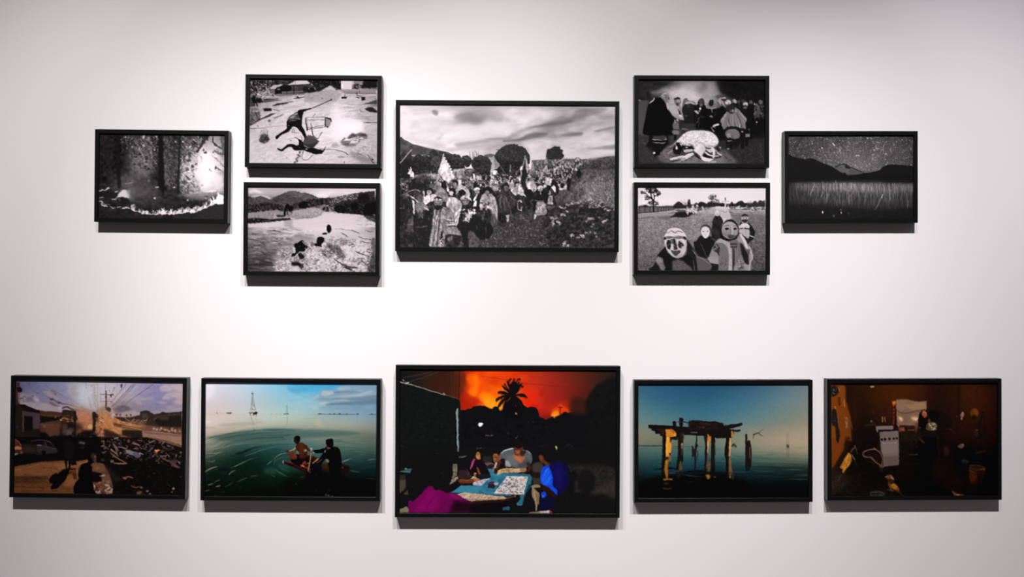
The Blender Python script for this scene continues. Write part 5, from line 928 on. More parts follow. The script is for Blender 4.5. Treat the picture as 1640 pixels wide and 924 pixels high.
    # streak columns by the glare
    p.line([1230,70,1240,300,1270,540],[30,60,90],'b8a2a4',.5,12); p.line([1110,70,1120,160],[14,6],'8a7888',.7,4); p.line([1150,280,1180,400,1220,540],[10,16,20],'a08c98',.6,6)
    for k in range(24): p.ell(1232+S.normal()*10+ (k*1.6), 90+k*18, 10, 9, ['c8a898','7a5a50','a88478'][k%3], .55, 3)
    p.line([1285,70,1290,300,1300,500],[6,10,12],'8a6c68',.5,4); p.line([1330,280,1340,360],8,'7c6068',.6,3)
    # golden haze spray
    p.blob([900,480,1050,460,1200,520,1240,640,1180,740,1000,740,960,640,880,540],'b06a4c',.75,26); p.blob([980,520,1100,500,1180,560,1160,640,1040,640],'c07858',.7,18)
    p.scatter([940,470,1200,500,1240,720,1100,760,960,600], 110, 60, 7, -25, ['d89870','8a4a30','e0a880','7c4c34'], .28, 25, blur=3)
    p.sheet(B, 9.625)
    p.blob([-60,560,60,470,140,500,260,600,440,620,620,640,720,700,640,780,380,760,380,840,260,860,120,760,20,680],'a86c44',.85,20)
    p.blob([20,600,180,570,300,650,400,700,330,830,180,780,60,700],'bc7a4a',.7,16)
    p.scatter([-40,560,80,480,260,600,640,640,720,700,380,740,330,850,100,740], 260, 60, 8, 28, ['d89a64','8a5430','7a4a2c','e8b484','b06c40'], .38, 34, blur=3)
    p.scatter([-80,480,120,420,200,560,60,640], 90, 40, 7, 60, ['d8a078','7a5844','b88464'], .35, 40, blur=3)
    p.ell(80,460,50,34,'a87c50',.6,10); p.blob([210,560,260,540,270,610,220,600],'b0a8b4',.8,6)
    # left houses
    p.sheet(A, 9.625)
    p.poly([20,60,95,60,95,400,60,520,90,930,20,930],'2c1c1c'); p.poly([25,70,95,70,92,130,60,200,40,400,25,400],'4c2a24',.9,4); p.poly([62,230,95,200,100,380,66,380],'8a6a68',.8,5); p.blob([50,140,100,135,130,170,120,210,85,215,50,180],'17131a')
    p.line([100,312,180,272],[10,8],'2c2028'); p.line([140,300,148,360],10,'6a5440',.9,2); p.ell(165,320,16,26,'9a8468',.6,5)
    p.poly([30,400,140,395,230,430,330,475,410,500,740,525,760,480,960,500,960,930,20,930],'1e1715')
    p.poly([100,400,150,400,250,450,400,490,405,530,330,520,160,480],'16110f'); p.poly([60,440,140,440,155,930,30,930],'241917')
    p.poly([135,500,400,540,405,770,300,780,290,590,160,570,155,820,135,820],'43353a'); p.poly([300,560,400,560,400,770,310,780],'463840',.9,3); p.poly([160,575,288,590,280,800,160,810],'120f10'); p.line([138,500,145,820],9,'5a4a46',.8,2); p.ell(50,740,20,30,'2c2c3c',.8,6)
    p.poly([405,500,740,525,745,580,620,610,405,600],'4a2f20',.9,5); p.line([410,560,700,585],[10,16],'5c3a24',.8,5); p.poly([405,580,700,600,720,680,405,690],'14100d',.9,6); p.ell(645,590,12,20,'8a5a3a',.7,3)
    p.poly([405,690,700,640,740,680,740,860,500,910,490,830,405,820],'4c3124',.95,4); p.poly([410,700,560,690,700,700,690,840,520,900,500,820],'5a3a2a',.8,8); p.line([410,710,600,720],[6,8],'8a5c44',.7,4); p.ell(475,742,22,10,'9a6c58',.7,4)
    p.poly([750,490,930,490,930,690,745,690],'33211a',.9,8); p.scatter([740,580,940,560,940,680,720,680], 36, 26, 14, 0, ['8a5c40','b08460','3a2418','6a4430'], .8, 20)
    p.ell(728,640,14,14,'e0a474',.9,3); p.ell(815,615,14,10,'c08c60',.8,3); p.line([900,590,920,680],[12,18],'7a5844',.8,4); p.line([960,580,970,640],30,'18110e',.8,6)
    p.poly([750,700,830,700,835,860,760,870],'4a3430',.9,5); p.blob([830,780,900,760,925,790,880,860,820,880],'584a52',.9,5); p.blob([830,700,1000,690,1060,760,960,790,850,780],'1e1613',.7,22); p.line([720,760,725,930],20,'1c1712',.9,4)
    p.blob([1080,760,1130,690,1200,680,1225,760,1150,785],'a8714c',.9,5); p.blob([1140,740,1190,700,1215,760,1170,780],'d8a070',.8,4)
    p.line([1240,540,1245,680,1240,790],[60,50,60],'1a1613',.92,8); p.blob([1210,560,1300,560,1290,650,1230,640],'241a16',.9,8)
    p.scatter([1260,620,1386,600,1386,924,1320,924,1260,780], 46, 26, 14, 30, ['8a5640','b07a60','3a2018','5a3428','d0a080'], .7, 50)
    p.poly([400,850,500,840,560,905,760,880,960,870,1080,800,1230,800,1330,924,1330,960,400,960],'0f0d0d',.95,12); p.scatter([740,780,1300,780,1330,924,760,900],40,26,13,0,['3a2a22','5a4032','1a1412','6a5048'],.55,30)
    # right side: ridge, buildings, wall
    p.sheet(B, 9.625)
    p.poly([240,590,440,605,660,570,880,550,1000,530,1300,515,1300,760,1000,750,760,720,560,700,380,660],'2e221c',.95,4)
    p.poly([660,510,720,495,790,500,840,530,890,560,860,640,690,640,660,580],'2c231f'); p.poly([680,540,760,530,800,600,700,620],'4a3c34',.7,6); p.line([775,600,760,640],[6,14],'8a6c58',.7,3)
    p.poly([960,540,1000,515,1050,520,1080,545],'2a2420'); p.line([880,560,1080,545,1300,515],[12,14,14],'241c1c'); p.line([1080,575,1180,580,1290,570],[8,12,8],'4a3c36',.8,3)
    for x in range(1110,1300,38): p.ell(x, 568+S.normal()*6, 12, 10, '7c6254', .7, 4)
    p.poly([880,620,960,570,1180,570,1290,560,1290,740,1000,740,900,700],'1c1613',.9,6); p.line([860,640,940,590],[10,16],'6a5040',.7,4); p.blob([930,580,1080,570,1100,630,980,640],'3a302a',.8,8)
    for x,y in [(295,555),(350,560),(450,570),(515,565),(330,600)]: p.blob([x-18,y-8,x+18,y-12,x+10,y+4,x+4,y+20,x-4,y+20,x-10,y+6],'3a2c2c',.9,2)
    p.scatter([430,620,760,640,740,720,480,700], 90, 22, 12, 0, ['7a5444','a07058','4a3024','3a2420','8a6c60'], .7, 30)
    p.poly([240,680,420,720,690,770,1290,760,1290,850,1000,830,700,800,400,770,250,720],'5c3c26',.95,6); p.line([380,735,560,765,720,800],[10,14,8],'c08a5c',.8,4); p.line([700,780,860,770,1290,800],[26,20,14],'7a4a2c',.8,6)
    p.scatter([820,760,1280,770,1280,830,850,800], 50, 22, 18, 0, ['a88878','2a1a16','8a6450','c0a090','5a3c30'], .85, 30)
    p.poly([700,790,860,800,1100,840,1295,860,1295,1070,1000,1000,720,950,690,850],'8a6658',.95,4); p.poly([720,820,1290,880,1290,900,700,840],'5a4038',.6,4); p.line([690,800,1000,820,1290,870],[6,10,6],'2c1e1c',.8,2); p.scatter([720,850,1290,900,1290,1040,720,930], 120, 40, 6, 8, ['a07c6c','6a4a40','9c7464'], .5, 8)
    p.poly([380,790,690,800,690,900,600,920,380,880],'1c1411',.9,8); p.poly([100,770,380,880,300,924,100,900],'1a1310',.8,12)
    # ---- lower: rubbish field on the right
    p.sheet(D, 9.625)
    p.poly([0,0,820,0,1340,160,1340,900,0,900],'0e0c0b',.96,5)
    p.line([820,5,1080,60,1340,140],[12,22,30],'5a3820',.9,4)
    p.scatter([250,0,820,10,1340,170,1340,480,1000,400,700,320,200,300,0,260], 210, 30, 16, 12, ['3a2c28','5a4640','241b19','6a4c40','7c6a6a','1a1414','8a5a48','40384a'], .75, 35)
    p.scatter([200,280,1000,400,1340,480,1340,880,300,880], 120, 22, 11, 20, ['1c1613','2c201c','140f0d','241a16'], .8, 40)
    for q,w,c,a in [([300,25,350,10],[14,20],'8a7e84',.9),([360,150,430,165,495,175],[14,18,12],'8a6c5c',.9),([290,110,330,170],[26,40],'7a5a4c',.9),([250,190,320,250],[18,22],'8a6a50',.9),([330,180,340,280],[34,24],'5c565c',.8),([240,240,340,320,490,405],[14,20,12],'7a5a3a',.95),([300,400,400,408,490,404],[14,20,10],'8a6a4a',.9),
        ([500,220,560,240,610,260],[50,64,60],'7c7078',.95),([620,260,680,290],[70,60],'565062',.95),([690,250,745,265],[26,10],'9a808a',.9),([500,285,520,285],16,'7a6a60',.8),([580,340,640,340],[6,8],'6a5a54',.8),([580,95,640,105,690,135],[22,26,10],'8a5c60',.9),([660,50,720,55],[20,14],'8a5450',.8),([600,185,660,175],[14,18],'9a4436',.85),
        ([850,85,880,65,920,65],[8,12,8],'a89c88',.9),([1035,110,1060,80],[14,24],'7c6e60',.8),([1040,335,1090,350,1180,390,1280,460],[16,24,20,10],'6a4630',.9),([1085,320,1100,280,1130,275,1145,305],[10,12,14,10],'7c6c5c',.9),([1170,380,1240,380],[40,50],'4a383c',.8),([1200,430,1300,470],[40,30],'5a4232',.7),([0,145,140,140],[12,18],'8a7880',.95),([135,60,140,145],[14,18],'6a4a38',.9),([80,60,130,70],[20,26],'7a4a34',.9),([60,20,100,20],[24,20],'6a4834',.8)]: p.line(q,w,c,a,2)
    p.poly([918,195,1010,195,950,240],'d0704c'); p.ell(940,210,20,10,'e8946c',.8,3); p.ell(265,375,26,22,'6a5c54',.9,3); p.ell(120,350,30,20,'3c342e',.8,5); p.ell(520,60,24,24,'6a4c3c',.8,4); p.ell(375,95,16,12,'8a6a58',.8,3); p.ell(785,155,12,12,'6c5c54',.8,3); p.ell(1195,160,20,20,'5a4038',.8,4); p.ell(1325,235,14,14,'7a6a68',.8,3); p.ell(710,345,22,20,'4a3424',.8,5); p.ell(985,390,14,20,'5a464a',.7,4)
    p.blob([425,620,470,615,500,600,590,625,570,640,510,620,480,650,440,645],'6a3a2a',.95,3); p.ell(460,632,24,10,'a85c40',.8,3); p.line([500,605,545,615,580,635],8,'8a6a58',.8,2)
    p.line([560,750,620,775,680,770,730,780],[16,22,18,22],'5c3c2a',.9,3); p.ell(715,780,18,18,'6c4434',.8,3); p.blob([640,850,700,830,730,850,680,890,650,880],'5c4634',.9,4); p.line([720,885,780,885],16,'4a3828',.9,3); p.ell(808,830,20,16,'7a6250',.9,3); p.ell(850,880,20,22,'5c5054',.9,3); p.ell(1210,795,15,18,'8a7c70',.95,3); p.ell(1190,845,14,14,'5c5048',.9,3); p.ell(1320,612,10,10,'54484a',.8,3); p.ell(910,555,12,9,'5c3c34',.8,3); p.ell(830,605,10,12,'3c3430',.7,3)
    # kerb with litter
    p.poly([-40,400,60,395,140,420,200,500,240,600,270,720,280,860,240,900,-40,900,-40,690,100,690,110,580,0,530,-40,530],'54382a',.97,4); p.poly([140,420,200,460,420,660,300,700,260,640],'1e1815',.9,10)
    p.poly([-40,400,120,410,160,470,140,540,-40,520],'6e4630',.8,5); p.blob([20,460,60,470,50,500,10,490],'9c5638',.7,5); p.poly([110,600,220,580,260,720,200,760,130,700],'6c4836',.7,8); p.poly([-40,540,110,560,100,690,-40,690],'0f0c0b')
    p.blob([70,605,140,575,150,600,90,610],'a08878',.9,3)
    p.scatter([-40,690,200,690,270,880,-40,890], 46, 44, 22, -45, ['8a6450','5c3424','a8897c','2a1812','c8aca0','70442f'], .9, 40)
    # ---- lower left: street, cars, figures
    p.sheet(C, 9.625)
    p.poly([40,0,1386,0,1386,380,1180,340,900,360,640,375,440,380,250,420,40,460],'0e0c0c',.97,3)
    p.blob([40,30,80,30,130,80,170,150,180,230,160,265,100,260,40,275],'3c2416',.97,2); p.blob([45,150,130,145,170,180,60,190],'b07a54',.9,4); p.line([60,40,120,80,160,150],[10,14,10],'8a5a3a',.9,3); p.ell(75,95,28,30,'5c2a18',.8,5); p.line([45,265,100,255],[20,12],'8a7868',.9,2); p.ell(155,230,18,24,'7a4a30',.8,5)
    p.blob([170,110,280,110,320,50,460,40,580,60,640,110,700,180,700,230,600,250,480,270,300,260,180,230],'221a1a',.97,3); p.poly([290,110,330,60,480,55,500,110,400,120],'100d0e'); p.poly([520,60,590,75,660,150,560,140],'141012',.9,2); p.line([300,55,460,42,590,75,650,130],[5,8,10,5],'4a3c40',.9,2); p.line([400,125,480,140,690,180],[16,14,8],'625258',.9,3); p.blob([410,140,560,150,700,190,690,240,560,250,420,240],'30272a',.9,5); p.poly([180,140,370,160,360,230,190,230],'33241f',.8,8); p.ell(500,240,36,34,'0d0b0c'); p.ell(440,130,30,9,'8c7c80',.8,3); p.line([530,75,535,140],9,'54464a',.8,2)
    p.poly([1040,70,1080,65,1140,80,1140,110,1040,100],'4c4a52',.95,3); p.blob([840,70,920,70,960,120,960,240,900,300,840,280,830,160],'191518'); p.line([860,70,930,85,955,140],[5,7,5],'3a3238',.8,3); p.ell(1100,160,30,16,'241f26',.8,6)
    # sunlit road
    p.poly([40,460,250,420,440,382,640,376,830,362,1000,370,1180,345,1240,400,1240,870,40,870],'60391f',.97,3)
    p.poly([40,465,260,425,500,385,830,365,830,480,600,600,40,600],'7c4e30',.8,14); p.poly([700,420,860,400,1000,430,1000,480,720,500],'8e5c3c',.6,10); p.poly([860,600,980,560,980,760,800,760],'8a5530',.7,12); p.poly([40,600,560,610,520,690,40,720],'43281a',.75,14); p.poly([40,740,600,740,960,800,990,860,40,860],'633c22',.6,14)
    p.line([60,515,240,480,440,415],[8,12,8],'9a6640',.6,5)
    for q,w in [([220,640,360,620,450,640,580,650],[20,30,26,20]),([200,578,260,574],[14,10]),([480,465,700,490],[8,10]),([80,690,560,690],[12,16]),([40,760,500,780],[10,14]),([120,830,700,830],[6,10]),([40,610,560,606],[8,8])]: p.line(q,w,'2c190f',.55,6)
    for k in range(26): y=640+S.random()*220; x=60+S.random()*500; p.line([x,y,x+200+S.random()*300,y+4],[2,5,2],['8a5630','3a2214'][k%2],.45,2)
    p.tex(p.noise(50,12,3,8), 10, p.area([40,460,830,362,1240,400,1240,870,40,870]))
    # boy and shadow, bucket, big figure
    p.line([838,200,845,380,852,475],[70,34,22],'0c0a0b'); p.line([895,200,905,380,890,490],[60,40,26],'0c0a0b'); p.blob([815,90,860,60,930,75,960,150,950,290,900,330,830,320,815,200],'141113')
    p.line([858,380,860,470],8,'8a5c3c',.5,2)
    p.blob([590,640,640,580,690,555,720,560,780,510,860,485,900,500,880,560,840,650,780,720,700,790,620,800,610,770,640,720,590,700],'0c090a',1,2); p.line([880,560,940,535],[14,6],'1a0f0a'); 
    p.poly([920,370,1000,360,1015,430,930,435],'0e1018'); p.line([910,490,1000,490],[26,12],'100c0c'); p.poly([1000,375,1100,370,1060,400,1010,420],'7a5034',.9,3)
    p.poly([1010,410,1100,380,1180,345,1190,370,1060,450,1040,540,1020,640,960,700,1000,560],'875638',.9,3); p.blob([950,560,1000,560,1010,640,960,650],'3a2014',.9,5)
    p.blob([1040,470,1090,410,1180,380,1190,300,1230,270,1290,320,1280,390,1230,420,1250,520,1260,690,1280,800,1290,890,1000,890,960,790,990,700,1040,640,1025,560],'0b090a'); p.line([1185,375,1090,415,1045,480,1030,560],[4,8,6,4],'b07a54',.8,2); p.line([1025,640,980,700],[4,8],'8a5838',.7,2)
    p.blob([1225,270,1270,250,1310,290,1300,350,1270,380],'3c2824',.8,6); p.ell(1290,300,14,16,'8a6458',.7,4); p.line([1290,340,1300,400],[26,34],'5c3a28',.8,5)
    p.sheet(A, 9.625); g = p.img.mean(-1, keepdims=True); sk = p.area([60,40,2700,40,2700,560,1300,560,700,520,60,400], blur=30)[..., None]; p.img = p.img*(1-.28*sk)+g*.28*sk
    p.warp(5, 34, octaves=2); p.smudge(2.0)
    return p
def paint_raft():
    p = Pic('raft', (326, 606), 9.625, seed=7)
    A, B, C, D = (326, 606), (464, 606), (326, 702), (464, 702)
    p.grid([['e8e2ee','d6d8e8','bcd2e4','9ccae2','78bcdc','52aad4','3b9ccb','459cc6','7aa4ba','7796ac'],
            ['e4dce6','d4d2de','c2cfdb','a6c6d6','8cc0d4','7cb8d2','76b4d0','7fa8bc','86a2b4','7490a6'],
            ['e0d2d8','d4ccd2','c4c8d0','b0c4ca','9cc0c8','94bcca','8eb4c2','7e9fb0','6c8ca0','5d7c94'],
            ['e0cec6','d8cac4','ccc8c4','bec8c4','aec6be','a4bfbc','98b2b4','8aa6ae','80a0b0','7292a4'],
            ['e0d2c6','d2c6ba','c4c0b2','babdae','b0b8a6','a8b09e','a0a898','9ca496','929c94','848e8a'],
            ['e2d2c4','c8beae','b4b09e','a8b09c','8a9e92','96a594','9ba190','90978a','86907f','78837a'],
            ['d8ccbc','8e9a8a','5e8078','4a7370','4e7674','5c8480','6c8c84','6f8a80','6b847a','66786e'],
            ['8a9482','4a665a','2e5048','2a4e48','325a54','42706a','4a706c','44665f','3c5c56','3c5853'],
            ['5c6a5a','34503f','1e3e34','1e4238','264e42','2c4e48','28443f','24403e','223a3a','1e3636'],
            ['3a473c','243a30','1c382c','1d4032','204a3a','1c3c30','182c24','14261f','14221f','142222'],
            ['1c261f','1a2a22','162c22','143024','123022','102416','10180f','0e120e','0e1110','0f1413'],
            ['141614','141a17','121a15','0f1a14','0e170f','0e140c','0d100c','0d0e0d','0d0e0e','0e0f0f']])
    p.sheet(B, 9.625)
    # clouds
    p.blob([300,270,450,250,480,200,540,178,640,190,720,180,760,135,900,120,1345,110,1345,420,900,410,600,395,450,370,380,320], '7d9cb0', .75, 18)
    for q, c, a, b in [([480,230,520,190,600,195,690,210,640,250,520,270],'b4b4b6',.8,8),([730,170,765,130,900,120,940,150,800,190],'a9b2b8',.7,8),([680,205,900,190,1100,215,900,225,720,225],'6d8494',.8,8),([330,290,450,260,430,310,380,320],'b0bcc4',.6,8),
        ([540,310,760,280,1345,200,1345,250,900,300,620,330],'93a8b4',.7,9),([560,300,760,270,1000,250,1200,200,1270,185,1280,205,1000,280,700,300],'a2b0ba',.6,6),([420,320,700,300,1000,290,1345,260,1345,320,900,340,520,330],'66808f',.7,8),
        ([640,340,760,320,900,330,930,350,760,360],'9aa8b0',.7,7),([450,380,540,360,620,370,560,395,470,395],'b2b8b4',.8,6),([650,380,900,360,1345,330,1345,400,900,410,560,410],'58758a',.75,10),([500,430,900,430,1345,420,1345,540,900,530,500,500],'7f9db4',.5,14)]: p.blob(q, c, a, b)
    p.blob([0,110,450,105,740,120,700,170,480,185,430,230,200,230,0,200],'46a0cc',.55,14)
    p.tex(p.noise(120, 40, 4, 3, -6), 7, p.area([0,110,1345,110,1345,520,0,520], blur=20))
    p.sheet(A, 9.625)
    p.blob([30,90,160,90,150,250,60,330,30,300],'f4ecf6',.8,30)
    p.line([30,560,1386,565,2670,563], 5, 'a8aca8', .5)
    # far rigs and shore
    d='585046'
    p.line([350,532,430,530],[10,12],d,.8,2); p.ell(380,535,22,10,'4e4840',.8,2); p.ell(412,535,18,14,'4e4840',.8,2); p.ell(208,535,14,10,'8a7e74',.8,2); p.line([208,480,208,530],5,'b8aaa2',.7); p.ell(262,532,12,5,'9a8e84',.7,2); p.ell(312,533,8,5,'a09488',.6,2); p.line([60,538,340,540],4,'b4a89e',.5)
    for x in (1045,1120,1188): p.ell(x,547,11,7,'7a8880',.7,2)
    # main derrick
    k='4a5058'
    p.line([754,205,750,240],[5,9],'3a444c'); p.line([736,232,772,232],9,'3a444c')
    for q in ([748,240,728,535],[762,240,800,490],[755,240,755,530],[750,300,795,470],[758,300,728,480],[740,380,790,440],[733,450,795,500]): p.line(q, 5, k, .65)
    p.line([700,530,830,530],[10,14],'2e2720'); p.blob([770,540,800,512,826,518,822,550,780,556],'2a221c'); p.line([722,530,722,572],7,'3a322a'); p.line([772,540,772,565],16,'3a322a'); p.line([812,545,812,580],9,'3a322a')
    p.line([720,480,810,485],4,k,.6)
    for q in ([735,580,738,640],[765,650,775,710],[800,620,820,640],[790,730,820,750]): p.line(q,[10,16],'a09484',.6,4)
    p.line([760,680,785,700],12,'8a8878',.7,4); p.line([785,785,755,840],[16,10],'44605c',.8,4); p.line([740,600,760,700,770,760],[20,24,16],'9a9a88',.35,6)
    # second derrick
    for q in ([1284,410,1270,540],[1288,410,1300,540],[1284,420,1284,540]): p.line(q, 5, '6a7e86', .7)
    p.line([1235,548,1308,546],[10,14],'3c4a46'); p.line([1280,555,1292,640,1282,730],[10,16,8],'8c9c88',.6,4)
    p.sheet(B, 9.625)
    p.line([440,548,600,552,830,553,1060,556],[12,7,9,6],'33404a',.9,1.5)
    for x,y,r in [(465,545,20),(620,548,16),(685,547,18),(770,545,22),(880,551,16),(1048,548,16)]: p.ell(x,y,r,8,'2c3a44',.9,1.5)
    p.line([1220,556,1330,558],8,'3c4c56'); p.ell(1265,548,16,9,'40505a',.9,2); p.line([330,560,1330,562],4,'6e8488',.6)
    p.line([560,505,562,545],3,'93a8b2',.5); p.line([1045,570,1040,700],14,'8a948c',.4,8)
    p.blob([380,640,470,620,480,700,540,740,420,740],'c4b89e',.55,20)
    # water: swells and ripple rings
    p.sheet(A, 9.625)
    p.blob([230,715,500,680,900,660,860,690,600,720,300,735],'b4ac9e',.7,8); p.blob([20,750,200,750,180,765,20,775],'c2b4a4',.7,6); p.blob([20,650,110,660,60,690,20,690],'f4e4d6',.8,8)
    p.blob([60,915,500,820,900,780,1200,770,1386,780,2100,800,2400,860,1386,924,400,960],'4c7470',.7,14); p.blob([900,780,1150,775,1386,790,1386,810,1000,800],'3c5f62',.6,8)
    p.line([80,915,400,850,800,800,1000,790],[10,18,16,10],'5c7c74',.6,4)
    p.line([400,820,700,745,1020,725],[30,26,10],'d8ccb0',.5,8); p.line([30,890,250,860,420,810],[40,40,20],'e4ccb4',.55,14)
    S = p.rng
    for k in range(26): # level swells further off
        y = 600+k*11; x = S.random()*1800; p.line([x,y,x+200,y-3,x+420,y+2],[2,6,2], ['d8d0bc','a4ac9c','8a9a90'][k%3], .28, 2)
    p.sheet(C, 9.625)
    p.blob([20,0,240,0,120,40,20,70],'e8d8c8',.6,14)
    p.clip = p.area([0,-20,300,-70,700,-110,1100,-130,1500,-140,1500,924,0,924], blur=10)
    cx, cy = 1330, 380       # centre of the rings, by the raft
    for k in range(120):
        r = 90+k*13.5+S.normal()*5; t0 = math.pi*(.60+.14*S.random()); t1 = math.pi*(1.48+.1*S.normal())
        t = np.linspace(t0, t1, 16); sx = 1.0+.25*(k/120); ys = .42+.10*np.sin(t)
        x = cx+r*sx*np.cos(t); y = cy+r*ys*np.sin(t)*(1.12 if True else 1)-k*.4
        ph = k % 2; br = np.clip(1-k/150, .3, 1)
        w = np.where(np.sin(t*7+k)>-.6, 7+k*.06, 3)
        p.line(np.c_[x,y], w, ['7f9c8a','0e2a24'][ph], (.13 if ph == 0 else .30)*(0.4+.9*S.random()), 5)
    p.clip = None; p.blob([20,330,300,300,600,260,900,330,1000,480,1250,560,1386,700,1386,960,0,960],'101f19',.62,110); p.warp(14, 90, p.area([0,60,1250,60,1250,924,0,924], blur=30))
    hl = [([30,180,250,150,480,95,760,75,1080,60,1380,25],[10,14,8,6,5,4],'93a694',.7),([30,230,200,230,280,205],[10,16,8],'a8aa98',.7),([30,290,120,270,220,235],[8,14,6],'9aa090',.6),([380,470,560,400,700,330,840,290],[6,14,10,4],'86a088',.55),
          ([430,465,540,400,640,350],[8,12,4],'8fa890',.5),([25,515,110,465,210,435],[12,18,8],'b4b29a',.8),([640,270,760,230,960,160,1200,110],[8,10,8,4],'8cac98',.5),([980,410,1020,370,1060,350],[8,14,6],'8cb09a',.6),
          ([1085,340,1120,290,1190,245,1280,225],[10,16,14,8],'9aa890',.8),([1080,420,1090,370,1140,320,1230,290],[6,10,10,6],'6f8f80',.6),([1100,480,1180,530,1250,570,1340,600],[8,16,12,6],'6f8a7c',.6),([1190,460,1260,490,1330,510],[8,10,8],'6f8a7c',.5),
          ([70,720,110,710,150,695],[10,22,10],'a9a79e',.8),([165,675,210,655,250,640],[10,20,8],'858a80',.7),([190,745,230,735,262,725],[10,26,8],'b4aea6',.85),([25,815,60,805,95,800],[14,22,8],'7a786c',.7),([330,750,400,710,450,680],[10,24,8],'4c6456',.7),
          ([520,670,590,640,670,605],[10,20,8],'58705f',.7),([730,590,770,580,830,570],[10,22,8],'5a6c5c',.6),([390,560,430,520,490,490],[10,22,10],'7f9484',.7),([250,830,290,830,330,815],[8,22,8],'3c4844',.7),([170,885,220,880],[16,8],'4c4c48',.7),([560,770,600,740],[20,8],'24463a',.7),
          ([1040,560,1100,590],[8,16],'4f7868',.6),([60,355,130,360,180,340],[8,16,8],'8a9a80',.6),([30,100,200,90,330,70],[8,10,6],'98a090',.5)]
    for q, w, c, a in hl: p.line(q, w, c, a, 3)
    for q, w in [([480,235,600,210,760,150,880,120],[10,30,24,8]),([400,280,560,240,700,180],[8,20,8]),([100,540,300,480,420,490],[10,40,20]),([240,480,400,460,560,430],[10,22,10]),([40,590,200,560,380,600],[20,50,20]),([1090,330,1140,280,1220,255],[6,12,6]),([1060,420,1075,360,1120,310],[6,14,8]),([960,380,1000,350],[10,16])]: p.line(q, w, '0c2220', .55, 6)
    p.blob([940,470,1100,460,1100,540,960,540],'3a6a5c',.5,16); p.blob([1150,400,1260,410,1300,470,1180,460],'2e6454',.6,14)
    p.blob([100,620,700,640,1386,640,1386,924,20,924,20,800],'0c120e',.35,60)
    # right side water
    p.sheet(D, 9.625)
    for k in range(46):
        y = 10+k*11+S.normal()*3; x = 780+S.random()*420-(300 if k < 14 else 0); p.line([x,y,x+90,y-8,x+190+S.random()*160,y+2],[2,8,2], ['8aa69a','12302e'][k%2], .4*(1-k/60), 3)
    for q, w, c, a in [([250,35,420,20,640,15],[4,8,4],'9ab0a4',.6),([700,75,1000,70,1320,75],[4,8,4],'8aa098',.5),([800,365,860,345,940,310],[8,22,6],'8a9c92',.8),([1200,335,1270,325,1325,320],[8,18,10],'7a8a84',.7),([930,495,1000,510,1080,520],[8,16,8],'5a6a66',.7),([1180,615,1250,620,1320,628],[4,12,6],'4a5456',.7),([800,640,870,660],[10,6],'24302e',.7),([160,605,200,600,245,575],[8,22,8],'7a8a50',.8),([60,120,20,260],[4,6],'5f8078',.3)]: p.line(q, w, c, a, 3)
    p.blob([0,540,700,560,1000,640,1345,660,1345,910,0,910],'0b0f0d',.6,50)
    for x, y in [(600,880),(560,870),(655,895),(410,800),(480,790),(610,800),(100,700)]: p.ell(x,y,16,14,'77786e' if y>860 else '39412f',.7,4)
    p.line([540,790,600,785,620,810],8,'55593c',.6,4)
    # the raft and the two people
    p.sheet((450,690), 9.625)
    o = 'ignored'
    p.line([45,482,150,515,280,565,410,640,440,650],[34,56,58,50,30],'2c1210'); p.line([60,475,180,500,320,550],[10,14,8],'8a3a2c',.9,2); p.line([150,500,280,560,400,630],[8,12,8],'5c2620',.8,2)
    p.ell(34,478,8,24,'c4bdb8'); p.line([36,460,60,445],6,'9c8e88',.8)
    p.blob([150,390,230,360,420,380,560,420,640,450,600,560,420,600,260,540,160,480],'20100e')
    p.line([380,380,470,400,560,430],[30,40,30],'4a201a'); p.line([300,520,420,580,470,600],[20,30,20],'8a4426',.8,3)
    # sitter: dark shorts, bare back
    p.blob([170,440,230,420,300,440,330,520,250,500,180,480],'14100e')
    p.line([330,235,240,290,170,320,110,322],[44,38,28,20],'6e4028'); p.line([240,230,195,285,120,315],[9,14,8],'e8c8a4',.85,2); p.ell(96,310,32,18,'5c3420'); p.line([290,210,235,255,200,310],[14,12,8],'e2b48a',.6,3)
    p.blob([225,240,260,190,330,185,385,225,410,290,400,370,370,420,290,420,280,340,240,290],'4a2616'); p.blob([270,200,330,195,360,260,340,360,290,380,280,300],'683820',.7,10); p.line([280,210,275,300],5,'4a2212',.6,2)
    p.line([385,235,430,300,470,320],[38,30,24],'56291a'); p.poly([370,275,398,290,398,318,370,310],'9fb2a2',.9,2); p.ell(365,305,16,22,'c8bca0',.5,4)
    p.blob([120,360,180,335,240,370,240,430,180,440,125,400],'6e3626'); p.blob([180,360,225,350,240,400,200,415],'804630',.6,6); p.poly([240,300,275,330,270,360,235,330],'8aa090',.7,3)
    p.blob([200,160,205,100,245,72,290,85,298,140,275,185,235,200],'1a100c'); p.blob([205,140,225,130,240,170,225,190],'3a2014'); p.line([222,190,260,200],14,'3a1e12')
    # pole and bits in the raft
    p.line([468,275,455,420,430,560,420,620],[18,14,14,12],'b89a6c'); p.ell(468,275,14,18,'c8c4b4'); p.ell(510,330,22,16,'b0a890'); p.line([495,340,520,310],7,'d8ceb4'); p.line([440,320,480,335],12,'7a4a34')
    for x,y,r,c in [(350,500,20,'b03a5c'),(370,480,14,'c85a78'),(330,530,16,'e08a50'),(345,545,10,'f0e0d0'),(315,545,14,'c05a30'),(385,510,14,'a84a34'),(420,500,14,'c07848'),(360,560,16,'9a3c24'),(400,555,14,'7a3020'),(435,540,10,'d8b890')]: p.ell(x,y,r,r*.8,c,.9,2)
    p.line([490,500,560,440,620,420],[14,20,10],'c88a50',.9,2); p.line([540,470,570,430],8,'f0c890',.8)
    # standing person in dark shirt
    p.line([560,320,640,300,700,290],[30,60,50],'10130f'); p.blob([500,300,560,290,680,280,700,330,560,345,500,325],'101412')
